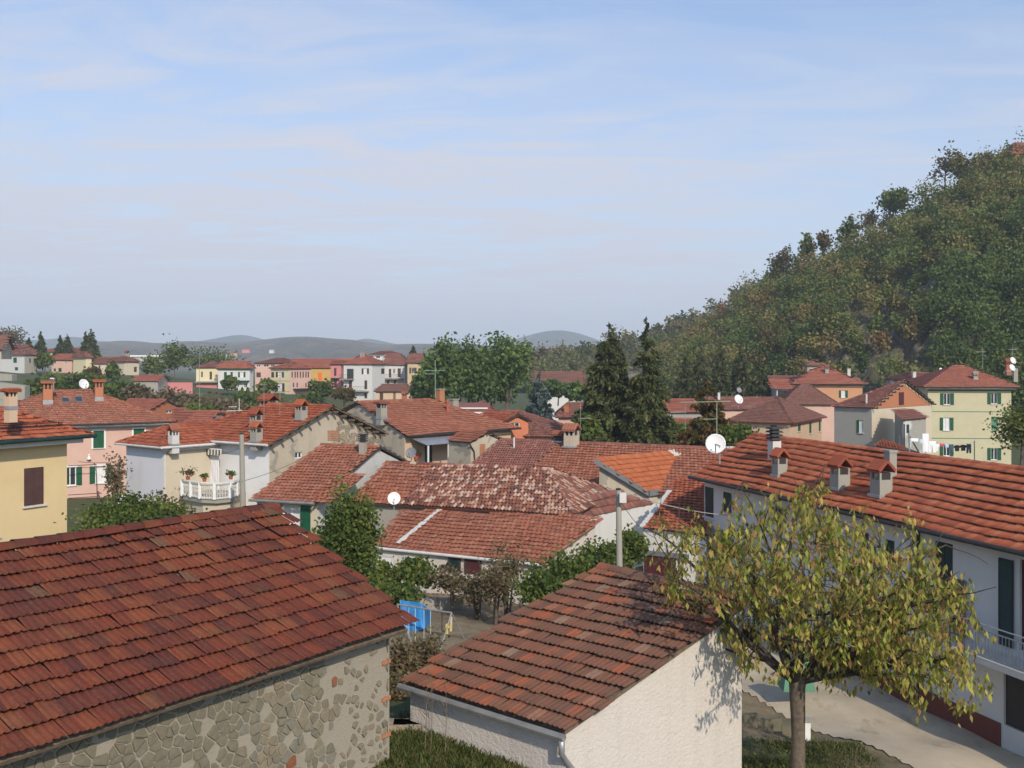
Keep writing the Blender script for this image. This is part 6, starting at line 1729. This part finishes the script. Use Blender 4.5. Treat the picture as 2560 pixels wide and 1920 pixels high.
# the big cherry tree in front of the white house
TB = Vector((5.77, 20.3, gz(5.77, 20.3)))
cherry = thing('cherry_tree', 'large cherry tree with drooping yellow green leaves in front of the white house', 'tree', TB)
fork = Vector((5.79, 20.3, 4.55))
MB().tube([TB - Vector((0, 0, .4)), TB + Vector((.02, 0, .5)), TB.lerp(fork, .6) + Vector((.03, 0, 0)), fork - Vector((0, 0, .15)), fork + Vector((.02, 0, .12))], [.19, .155, .135, .16, .20], 12).build('trunk', 'bark', cherry, True)
tips = []
def limb(mb, p, dirv, ln, r, depth):
    pts = [p]; rs = [r]
    d_ = dirv.normalized(); q = p
    seg = 4
    for i in range(seg):
        d_ = (d_ + Vector((random.gauss(0, .16), random.gauss(0, .16), random.gauss(.05, .10)))).normalized()
        q = q + d_ * ln / seg
        pts.append(q); rs.append(r * (1 - .55 * (i + 1) / seg))
    mb.tube(pts, rs, 6 if r > .03 else 4)
    if depth == 0:
        tips.extend([pts[2], pts[3], pts[4]]); return
    if depth <= 1:
        tips.extend([pts[3], pts[4]])
    for i in range(4 if depth > 1 else 3):
        s_ = pts[1 + i % 4] if depth > 1 else pts[2 + i % 3]
        nd = (d_ * .7 + Vector((random.gauss(0, .75), random.gauss(0, .75), random.gauss(.05, .45)))).normalized()
        limb(mb, s_, nd, ln * random.uniform(.5, .75), rs[2] * .62, depth - 1)
boughs = [(-.95, -.15, .75, 2.2), (-.9, .3, .75, 2.5), (-.35, -.6, .9, 2.1), (.1, .4, 1.2, 2.3), (.5, -.5, .9, 2.2), (.95, .2, .75, 2.5), (1.0, -.25, .4, 2.5), (.9, -.6, .32, 2.2), (-.5, .7, 1.1, 2.4), (.35, .8, .55, 2.2), (1.0, .1, .28, 2.5), (-.7, -.5, .7, 2.1)]
for (a, b, c, l_) in boughs:
    mb = MB()
    limb(mb, fork + Vector((a, b, 0)) * .12, Vector((a, b, c)), l_ * (1.12 if a < .6 or c > .5 else .92), .08, 2)
    mb.build('limb', 'bark_dark', cherry)
tp = np.array([tuple(t_) for t_ in tips])
pxs = CX + FPX * tp[:, 0] / tp[:, 1]; pys = HY - FPX * (tp[:, 2] - CZ) / tp[:, 1]
top_l = np.interp(pxs, [1560, 1640, 1740, 1850, 1960, 2100, 2230, 2320, 2400, 2480, 2560], [1420, 1330, 1290, 1240, 1215, 1235, 1300, 1340, 1460, 1580, 1700])
bot_l = np.interp(pxs, [1560, 1640, 1750, 1850, 1960, 2050, 2150, 2300, 2440, 2500], [1470, 1520, 1560, 1720, 1700, 1760, 1840, 1860, 1840, 1780])
keep = (pys > top_l - 25) & (pys < bot_l + 10) & (pxs > 1640) & (pxs < 2480)
tp = tp[keep]
NL = 13000
# extra leaf spots inside the crown volume so that it reads as dense at its middle
c_ = fork + Vector((.45, -.2, 1.65))
ex = np.stack([rng.uniform(2.4, 10.2, 9000), rng.uniform(17.0, 23.6, 9000), rng.uniform(2.6, 9.0, 9000)], -1)
exx = CX + FPX * ex[:, 0] / ex[:, 1]; eyy = HY - FPX * (ex[:, 2] - CZ) / ex[:, 1]
et = np.interp(exx, [1560, 1640, 1740, 1850, 1960, 2100, 2230, 2320, 2400, 2480], [1420, 1330, 1300, 1240, 1215, 1240, 1300, 1350, 1450, 1570])
eb = np.interp(exx, [1560, 1660, 1760, 1850, 1900, 1960, 2080, 2200, 2300, 2440, 2500], [1440, 1480, 1560, 1690, 1640, 1660, 1740, 1740, 1755, 1790, 1740])
edge = np.minimum(np.minimum(eyy - et, eb - eyy) / 110, np.minimum(exx - 1650, 2480 - exx) / 130)
ke = (edge > 0) & (np.abs(ex[:, 1] - 20.3) < .6 + 2.6 * np.clip(edge, 0, 1)) & (rng.uniform(size=9000) < .45 + .55 * np.clip(edge, 0, 1))
exk = ex[ke][:800]
spots = np.concatenate([tp, exk])
anchors = np.array([tuple(t_) for t_ in tips])
mb = MB()
for p_ in exk[:600]:
    dd_ = np.linalg.norm(anchors - p_, axis=1); j_ = int(dd_.argmin())
    if .08 < dd_[j_] < 1.3:
        a_, b_ = Vector(anchors[j_]), Vector(p_)
        mb.tube([a_, a_.lerp(b_, .5) + Vector((0, 0, .06)), b_], [.010, .007, .004], 4, False)
mb.build('twigs', 'bark_dark', cherry, kind='stuff')
sp_i = rng.integers(0, len(spots), NL)
lp = spots[sp_i] + rng.normal(size=(NL, 3)) * np.array([.085, .085, .10])
yaw = rng.uniform(0, 2 * math.pi, NL); dr = rng.normal(1.05, .32, NL)
ll = rng.uniform(.105, .17, NL); lw = ll * rng.uniform(.20, .28, NL)
ddir = np.stack([np.cos(yaw) * np.cos(dr), np.sin(yaw) * np.cos(dr), -np.sin(dr)], -1)
sdir = np.stack([-np.sin(yaw), np.cos(yaw), np.zeros(NL)], -1)
ndir = np.cross(sdir, ddir)
crl = rng.uniform(.05, .3, NL)[:, None] * ll[:, None]
m1 = lp + ddir * (ll * .45)[:, None] + ndir * crl * .35
tip_ = lp + ddir * ll[:, None] - np.array([0, 0, 1.0]) * crl
el_ = m1 + sdir * lw[:, None] + ndir * crl * .4; er_ = m1 - sdir * lw[:, None] + ndir * crl * .4
LV = np.stack([lp, el_, tip_, er_, m1], 1)
spot_t = rng.uniform(0, 1, len(spots))[sp_i]
tint_ = np.clip(spot_t * .45 + rng.uniform(0, .55, NL), 0, .999)
order = np.argsort(lp[:, 1])
near_i = set(order[:300].tolist())
mask = np.ones(NL, bool); mask[list(near_i)] = False
F4 = np.array([[0, 4, 2, 1], [0, 3, 2, 4]])
Vr = LV[mask]; kk = len(Vr)
np_obj('foliage', Vr.reshape(-1, 3), (F4[None] + (np.arange(kk) * 5)[:, None, None]).reshape(-1, 4), 'leaf_cherry', cherry, {'tint': np.repeat(tint_[mask], 2), 'rnd': np.repeat(rng.uniform(.2, 1, kk), 2)}, 'stuff')
leaf_v = np.array([(0, 0, 0), (.03, .065, .012), (0, .145, -.02), (-.03, .065, .012), (0, .065, .004)])
leaf_me = np_mesh('leaf', leaf_v, F4, ['leaf_cherry'], {'tint': [0, 0], 'rnd': [.7, .9]})
for i in order[:300]:
    y_ = Vector(ddir[i]); x_ = Vector(sdir[i]); z_ = x_.cross(y_)
    link('leaf', leaf_me, lp[i], cherry, Matrix((x_, y_, z_)).transposed().to_euler())

# grass on the near lawns
def grass(name, label, boxes, n, hgt):
    pts = []
    for (x0, x1, y0, y1, fr_n) in boxes:
        k = int(n * fr_n)
        pts.append(np.stack([rng.uniform(x0, x1, k), rng.uniform(y0, y1, k)], -1))
    p = np.concatenate(pts); k = len(p)
    z = ground_z(p[:, 0], p[:, 1])
    b = np.stack([p[:, 0], p[:, 1], z - .02], -1)
    a = rng.uniform(0, 6.28, k); h = hgt * rng.uniform(.4, 1.3, k); w = .012 + .01 * rng.uniform(0, 1, k)
    s = np.stack([np.cos(a), np.sin(a), 0 * a], -1) * w[:, None]
    lean = rng.normal(size=(k, 3)) * .5; lean[:, 2] = 1
    t = b + lean * h[:, None]
    V = np.stack([b - s, b + s, t + s * .2, t - s * .2], 1).reshape(-1, 3)
    o = np_obj(name, V, np.arange(4 * k).reshape(k, 4), 'leaf_grass', None, {'tint': rng.uniform(0, .999, k), 'rnd': rng.uniform(.3, 1, k)}, 'stuff')
    tag(o, label, 'grass')
grass('grass', 'uneven green grass on the lawns beside the shed and under the cherry tree', [(-2.4, 1.4, 15.5, 21.5, .55), (4.2, 9.5, 20.5, 27.5, .45)], 42000, .13)
# fallen leaves
k = 500
fx_ = rng.normal(6.8, 1.8, k); fy_ = rng.normal(23.5, 2.2, k); fz_ = ground_z(fx_, fy_) + .06
v_, f_ = cards(np.stack([fx_, fy_, fz_], -1), .035, 1.6, 3)
tag(np_obj('fallen_leaves', v_, f_, 'leaf_cherry', None, {'tint': rng.uniform(.6, .95, k), 'rnd': rng.uniform(.5, 1, k)}, 'stuff'), 'scattered fallen leaves under the cherry tree', 'leaves')

# ------------------------------------------------------------------ dishes, antennas, poles, wires
SF = (.35, -.86, .42)
dish('large white dish at the left verge of the white house roof', 1789, 1109, 25, 41.5, (-.2, -.93, .3), foot=(8.62, 41.5, 6.9))
dish('white dish seen end on above the pink house ridge', 210, 960, 13, 88, (.72, -.55, .35))
dish('white dish beside the left end of the outbuilding roof', 985, 1246, 16, 46.5, (.1, -.93, .33))
dish('dark grey dish on the veranda corner of the red roof house', 1027, 1132, 14, 65.5, (-.35, -.85, .35), 'dish_grey')
dish('white dish above the grey brown hipped roof', 1847, 998, 12, 108, SF)
dish('grey mesh dish behind the white dish over the brown roof', 1848, 975, 7, 130, SF, 'dish_grey')
dish('upper white dish at the right edge chimney of the pale green house', 2533, 901, 9, 117, SF)
dish('lower white dish at the right edge chimney of the pale green house', 2531, 919, 9, 116, SF)
dish('small white dish on the grey roof behind the brick gable', 2353, 925, 6, 141, SF)
dish('half hidden white dish low on the lavender wall', 309, 1251, 15, 57.3, (.6, -.75, .3))
antenna('tall green television antenna behind the big white dish', 1792, 1006, 1125, 60, [(1006, 1700, 1826, 4, 12), (1048, 1758, 1792, 3, 5)])
antenna('thin mast antenna left of the autumn tree', 1713, 1010, 1115, 72, [(1031, 1676, 1716, 3, 6)], 'pole_metal', .015)
antenna('yellow green antenna in front of the locust trees', 1088, 900, 985, 79, [(927, 1059, 1113, 6, 6), (935, 1062, 1086, 4, 4)])
antenna('pale antenna on a stub mast behind the cream wing', 598, 997, 1048, 84, [(1027, 566, 614, 3, 6), (1017, 572, 592, 3, 4)], 'gutter_white', .025)
antenna('tall thin white mast before the yellow house on the bank', 499, 862, 1040, 100, [(985, 490, 508, 2, 2)], 'pole_metal', .018)
antenna('thin mast rising by the chimneys of the cream house', 660, 955, 1040, 61, [(962, 653, 668, 2, 3)], 'pole_metal', .012)
antenna('thin mast in front of the yellow corner villa', 700, 930, 1026, 62, [(938, 694, 707, 2, 3)], 'pole_metal', .012)
antenna('antenna on the ridge of the pale green house', 2457, 868, 916, 121, [(880, 2441, 2464, 2, 5)], 'pole_metal', .02)
antenna('antenna behind the right edge dishes', 2532, 862, 905, 122, [(874, 2522, 2542, 2, 4)], 'pole_metal', .02)
antenna('antenna right of the openwork chimney', 1451, 1010, 1075, 70, [(1046, 1446, 1478, 3, 5)], 'pole_metal', .014)
antenna('slender aerial rod standing on the barrel tile roof', 1047, 1185, 1262, 49.8, [], 'black_iron', .012)
def pole(name, label, px, pt_, pb_, d, r, mat='concrete'):
    a, b = P(px + 5, pb_, d), P(px, pt_, d)
    t_ = thing(name, label, 'pole', a)
    MB().tube([a - Vector((0, 0, 2.5)), b], [r * 1.25, r * .9], 10).build('shaft', mat, t_)
    MB().lathe(b - Vector((0, 0, .02)), [(r * .9, 0), (r * .95, .06), (r * .4, .08)], n=10).build('pole_top', 'fascia_dark', t_)
    return t_
p1 = pole('utility_pole', 'grey concrete pole at the right end of the white balustrade', 604, 1085, 1245, 52.5, .135)
p2 = pole('utility_pole', 'grey concrete pole with a white meter box right of the outbuilding', 1546, 1224, 1420, 38.5, .115)
bxo = P(1557, 1244, 38.2)
MB().box(bxo, (.13, 0, 0), (0, .08, 0), (0, 0, .19)).build('meter_box', 'gutter_white', p2)
def wire(label, pts, r, mat, sag=0.0):
    a, b = Vector(pts[0]), Vector(pts[1])
    q = [a.lerp(b, i / 14) - Vector((0, 0, sag * 4 * (i / 14) * (1 - i / 14))) for i in range(15)]
    o = MB().tube(q, r, 5).build('overhead_cable', mat)
    tag(o, label, 'cable', 'overhead cables')
wire('pale cable from the meter box pole to the white house wall', (P(1563, 1231, 38.4), fw.pt(fw.px(1830, 1288)[0], fw.px(1830, 1288)[1], .15)), .018, 'cable_pale', .15)
wire('thin cable crossing the barrel tile roof to the meter box pole', (P(960, 1160, 55), P(1546, 1226, 38.6)), .011, 'cable_pale', .35)
wire('dark cable from the balustrade pole up to the gable of the cream house', (P(606, 1203, 52.3), fr_.pt(fr_.px(790, 1124)[0], fr_.px(790, 1124)[1], .1)), .013, 'cable_dark', .2)
wire('dark cable from the balustrade pole to the balcony wall', (P(606, 1118, 52.4), fm.pt(fm.px(520, 1140)[0], fm.px(520, 1140)[1], .1)), .010, 'cable_dark', .1)
wire('thin cable across the red gable roof to the balustrade pole', (P(720, 1125, 62), P(1000, 1172, 55.5)), .010, 'cable_pale', .1)
wire('thin cable between the yellow house and the lavender wall', (P(197, 1154, 45), P(312, 1148, 58)), .012, 'cable_dark', .12)
wire('second thin cable between the yellow house and the lavender wall', (P(197, 1168, 45), P(312, 1160, 58)), .010, 'cable_dark', .1)
wire('long thin cable over the garden from the outbuilding to the meter box pole', (P(1000, 1300, 46), P(1546, 1236, 38.6)), .010, 'cable_dark', .4)
wire('thin cable dropping from the meter box pole to the garage wing', (P(1550, 1250, 38.5), P(1640, 1345, 44)), .012, 'cable_dark', .25)
sl_ = thing('street_lamp', 'thin street lamp behind the left brick chimney of the pink house', 'street lamp', P(134, 985, 120))
MB().tube([P(134, 990, 120), P(134, 948, 120), P(131, 946, 120)], .07, 6).build('post', 'pole_metal', sl_)
MB().box(P(131, 946, 120), (.22, 0, 0), (0, .12, 0), (0, 0, .07)).build('lamp_head', 'white_paint', sl_)

# ------------------------------------------------------------------ swing set, tarpaulin, garden things
D1 = 36.0
sw = thing('swing_set', 'grey tubular swing set in the garden between barn and shed', 'swing set', P(1090, 1640, D1))
l0, l1 = P(993, 1511, D1 + .4), P(1129, 1532, D1 - .6)
MB().tube([l0, l1], .035, 8).build('top_bar', 'pole_metal', sw)
for a, b in ((l1, P(1098, 1628, D1 - 1.4)), (l1, P(1174, 1618, D1 + .3)), (l0, P(1047, 1648, D1 - .6)), (l0, P(958, 1625, D1 + 1.2)), (l0.lerp(l1, .83), P(1105, 1570, D1 + .6))):
    MB().tube([a, b - Vector((0, 0, .1))], .028, 6).build('leg', 'pole_metal', sw)
for i, k in enumerate((.22, .34, .5, .62)):
    a = l0.lerp(l1, k)
    MB().tube([a, a - Vector((0, 0, 1.62))], .012, 4).build('rope', 'swing_rope', sw)
for k in (.28, .56):
    a = l0.lerp(l1, k) - Vector((0, 0, 1.65))
    MB().box(a, (l1 - l0).normalized() * .17, Vector((0, .08, 0)), Vector((0, 0, .015))).build('seat', 'swing_rope', sw)
tp_ = thing('tarpaulin_cover', 'bright blue tarpaulin draped over a low frame behind the swing set', 'tarpaulin', P(1045, 1575, 38.5))
q0, q1, q2, q3 = P(1000, 1500, 37.6), P(1056, 1510, 37.4), P(1077, 1532, 39.0), P(1010, 1508, 39.6)
b0, b1_, b2_ = P(1010, 1590, 37.2), P(1060, 1572, 37.2), P(1082, 1576, 39.2)
V = []; nn2 = 14
for j in range(9):
    tz = j / 8
    for i in range(nn2 + nn2 // 2):
        if i < nn2:
            s_ = i / (nn2 - 1); a = q0.lerp(q1, s_); b = b0.lerp(b1_, s_)
        else:
            s_ = (i - nn2 + 1) / (nn2 // 2); a = q1.lerp(q2, s_); b = b1_.lerp(b2_, s_)
        p = a.lerp(b, tz) + Vector((random.uniform(-.01, .01), -.05 * math.sin(i * 1.25) * tz - .04 * math.sin(tz * 5 + i * .6), 0))
        V.append(p)
nc_ = nn2 + nn2 // 2
Fq = [(j * nc_ + i, j * nc_ + i + 1, (j + 1) * nc_ + i + 1, (j + 1) * nc_ + i) for j in range(8) for i in range(nc_ - 1)]
V2 = [v + Vector((.02, .05, 0)) for v in V]
n0 = len(V)
Fq += [tuple(n0 + x for x in reversed(f)) for f in Fq]
np_obj('cover', np.array([tuple(v) for v in V + V2]), np.array(Fq), 'tarp_blue', tp_, smooth=True)
MB().prism([q0, q1, q2, q3], Vector((0, 0, -.03))).build('top', 'tarp_blue', tp_)
for a, b in ((q0, b0), (q2, b2_), (q3, P(1015, 1580, 39.6))):
    MB().tube([a, b], .02, 5).build('frame_pole', 'pole_metal', tp_)
po = thing('wooden_post', 'short pale wooden post beside the right leg of the swing set', 'post', P(1126, 1588, 37.2))
MB().tube([P(1126, 1590, 37.2), P(1128, 1545, 37.2)], [.06, .05], 8).build('post', 'post_wood', po)
MB().lathe(P(1128, 1545, 37.2), [(.05, 0), (.055, .02), (.01, .05)], n=8).build('post_top', 'post_wood', po)
ty = thing('yellow_toy', 'yellow plastic garden toy beside the swing leg', 'toy', P(1118, 1600, 36.8))
MB().lathe(P(1118, 1600, 36.8), [(.12, 0), (.14, .08), (.05, .1), (.04, .4), (.09, .45), (.08, .55), (.02, .6)], n=10).build('body', 'toy_yellow', ty)
MB().tube([P(1112, 1592, 36.8), P(1126, 1586, 36.8)], .03, 6).build('handle', 'toy_yellow', ty)
og_ = thing('orange_barrel', 'small orange barrel shaped thing standing left of the round bush', 'container', P(1005, 1486, 42.5))
MB().lathe(P(1005, 1487, 42.5), [(.13, 0), (.15, .05), (.15, .3), (.11, .36), (.11, .42), (.05, .5), (.03, .55)], n=12).build('body', 'toy_orange', og_)
MB().lathe(P(1005, 1470, 42.5), [(.05, .2), (.06, .26), (.02, .32)], n=8).build('lid', 'white_paint', og_)
for (x, y, d_, w_, lab) in ((1100, 1502, 43.0, .9, 'low weathered concrete block wall behind the tarpaulin'), (1035, 1795, 20.0, .45, 'heap of pale rubble stones at the shed corner')):
    c = P(x, y, d_); g0_ = gz(c.x, c.y)
    t_ = thing('low_wall' if d_ > 30 else 'rubble_heap', lab, 'wall' if d_ > 30 else 'rubble', (c.x, c.y, g0_))
    for i in range(7):
        s_ = random.uniform(.12, .2)
        mb = MB().hexa([Vector((c.x + (i - 3) * w_ * .3 + a * s_ * random.uniform(.8, 1.2), c.y + b * s_ * random.uniform(.8, 1.2), g0_ + zz_ * (.55 if d_ > 30 else .28) - .05)) for zz_ in (0, 1) for a, b in ((-1, -1), (1, -1), (1, 1), (-1, 1))])
        mb.build('stone', 'rubble' if d_ < 30 else 'concrete', t_)
gw = thing('garden_wall', 'low mossy concrete wall behind the cherry trunk', 'wall', (6.9, 28.9, gz(6.9, 28.9)))
for i in range(3):
    a, b = Vector((6.4 + i * .7, 28.8 + i * .05, 0)), Vector((7.09 + i * .7, 28.85 + i * .05, 0)); z_g = gz(a.x, a.y)
    MB().hexa([a + Vector((0, 0, z_g - .3)), b + Vector((0, 0, z_g - .3)), b + Vector((0, .22, z_g - .3)), a + Vector((0, .22, z_g - .3)), a + Vector((0, 0, z_g + .22)), b + Vector((0, 0, z_g + .30)), b + Vector((0, .22, z_g + .26)), a + Vector((0, .22, z_g + .24))]).build('wall_section', 'wall_mossy', gw)
gp2 = thing('gate_post', 'short white post right behind the cherry trunk', 'post', (8.1, 27.6, gz(8.1, 27.6)))
MB().box((8.1, 27.6, gz(8.1, 27.6) + .2), (.11, 0, 0), (0, .11, 0), (0, 0, .38)).build('pillar', 'white_paint', gp2)
MB().box((8.1, 27.6, gz(8.1, 27.6) + .6), (.14, 0, 0), (0, .14, 0), (0, 0, .03)).build('cap', 'concrete', gp2)
tk = thing('green_tarpaulin', 'teal green sheet covering a stack behind the cherry trunk', 'tarpaulin', P(1990, 1650, 31))
c = P(1990, 1660, 31.5)
mb = MB()
mb.hexa([c + Vector((a * .5, b * .4, z)) for z, k_ in ((-.75, 1), ) for a, b in ((-1, -1), (1, -1), (1, 1), (-1, 1))] + [c + Vector((a * .36, b * .25, .1 + .15 * a)) for a, b in ((-1, -1), (1, -1), (1, 1), (-1, 1))])
mb.build('sheet', 'green_grey', tk)
MB().tube([c + Vector((-.4, -.28, .05)), c + Vector((.4, -.28, .3))], .02, 5).build('cord', 'cable_dark', tk)

# clothes line
DL = 76.0
cl0, cl1 = P(2272, 1088, DL), P(2436, 1106, DL - 1)
lp_ = thing('clothes_line', 'sagging clothes line strung behind the white house ridge', 'clothes line', P(2272, 1130, DL))
MB().tube([P(2274, 1150, DL), P(2272, 1082, DL)], .05, 6).build('pole', 'pole_metal', lp_)
MB().tube([P(2274, 1090, DL), P(2308, 1150, DL)], .06, 5).build('strut', 'green_grey', lp_)
MB().tube([P(2436, 1150, DL - 1), P(2436, 1102, DL - 1)], .04, 6).build('pole', 'pole_metal', lp_)
MB().tube([cl0.lerp(cl1, i / 12) - Vector((0, 0, .35 * 4 * (i / 12) * (1 - i / 12))) for i in range(13)], .012, 4).build('line', 'cable_pale', lp_)
gar = [(2276, 2296, 1096, 1104, 'cloth_white', 's', 'small white cloth pegged nearest the left line pole'), (2298, 2310, 1098, 1110, 'cloth_blue', 's', 'pale blue cloth on the clothes line'), (2306, 2322, 1084, 1132, 'cloth_white', 's', 'long white sheet hanging to a point'), (2322, 2340, 1103, 1131, 'cloth_white', 'p', 'white trousers on the clothes line'), (2333, 2348, 1107, 1128, 'cloth_white', 't', 'white shirt beside the white trousers'), (2350, 2361, 1109, 1116, 'cloth_pink', 's', 'small pink cloth in the middle of the line'),
       (2363, 2372, 1110, 1119, 'cloth_blue', 's', 'pale lilac cloth right of the pink one'), (2373, 2384, 1111, 1135, 'cloth_jeans', 'p', 'dark blue jeans on the clothes line'), (2386, 2400, 1113, 1128, 'cloth_dark', 't', 'left one of two black shirts'), (2401, 2416, 1112, 1127, 'cloth_dark', 't', 'right one of two black shirts'), (2417, 2428, 1110, 1133, 'cloth_jeans', 'p', 'teal trousers at the right end of the line')]
for (x0, x1, y0, y1, m_, kind_, lab) in gar:
    X = lambda u_: x0 + (x1 - x0) * u_
    Y = lambda v_: y0 + (y1 - y0) * v_
    if kind_ == 'p': sh_ = [(0, 0), (1, 0), (1.02, 1), (.66, 1), (.5, .4), (.34, 1), (-.02, 1)]
    elif kind_ == 't': sh_ = [(0, .1), (.3, 0), (.7, 0), (1, .1), (1.1, .45), (.86, .48), (.84, 1), (.16, 1), (.14, .48), (-.1, .45)]
    else: sh_ = [(0, 0), (1, 0), (.96, 1), (.55, .93), (.04, 1.02)]
    p_ = [P(X(a), Y(b), DL - .6 + .05 * math.sin(a * 7)) for a, b in sh_]
    o_ = MB().prism(p_, Vector((0, .05, 0))).build({'p': 'trousers', 't': 'shirt', 's': 'laundry_cloth'}[kind_], m_)
    tag(o_, lab, {'p': 'trousers', 't': 'shirt', 's': 'laundry'}[kind_], 'laundry on the line')
# thin bare saplings before the shed wall
for i, (x, yt, yb) in enumerate(((1062, 1720, 1862), (1076, 1690, 1872), (1112, 1700, 1890))):
    b = P(x, yb, 18.6); t_ = thing('sapling', ['leftmost thin bare sapling against the shed front wall', 'middle thin bare sapling against the shed front wall', 'rightmost thin bare sapling against the shed front wall'][i], 'sapling', b, 'saplings before the shed')
    top = P(x + 3, yt, 18.6)
    MB().tube([b - Vector((0, 0, .2)), b.lerp(top, .5) + Vector((.02, 0, 0)), top], [.008, .006, .003], 5).build('stem', 'wood_old', t_)
    mb = MB()
    for j in range(6):
        s_ = b.lerp(top, random.uniform(.35, .95)); mb.tube([s_, s_ + Vector((random.uniform(-.2, .2), random.uniform(-.1, .1), random.uniform(.1, .3)))], .005, 4)
    mb.build('twigs', 'bark', t_)

# ------------------------------------------------------------------ haze
hm = bpy.data.materials.new('haze'); hm.use_nodes = True
ht = hm.node_tree; ht.nodes.clear()
veg('b', 'bush', 'leafy bush between the tall spruces and the autumn tree', 'bush', 1690, 1060, 1130, 90, 92, mat='leaf_green', ncl=50, nper=50, size=.11, shell=.2, low=0, trunk=.08)
veg('b', 'bush', 'greyish bush beside the pale antenna mast left of the autumn tree', 'bush', 1735, 1075, 1130, 60, 90, mat='leaf_dry', ncl=30, nper=40, size=.11, shell=.2, low=0, trunk=.08)
ho_ = N(ht, 'ShaderNodeOutputMaterial'); pv = N(ht, 'ShaderNodeVolumePrincipled')
pv.inputs['Color'].default_value = (.82, .90, 1.0, 1)
pv.inputs['Density'].default_value = HAZE
pv.inputs['Anisotropy'].default_value = 0.0
ht.links.new(pv.outputs[0], ho_.inputs['Volume'])
MATS['haze'] = hm
hz_ = MB().box((0, 2400, 99), (5200, 0, 0), (0, 2600, 0), (0, 0, 105)).build('haze', 'haze')
hz_['kind'] = 'stuff'; hz_['label'] = 'thin autumn haze filling the valley'; hz_['category'] = 'haze'
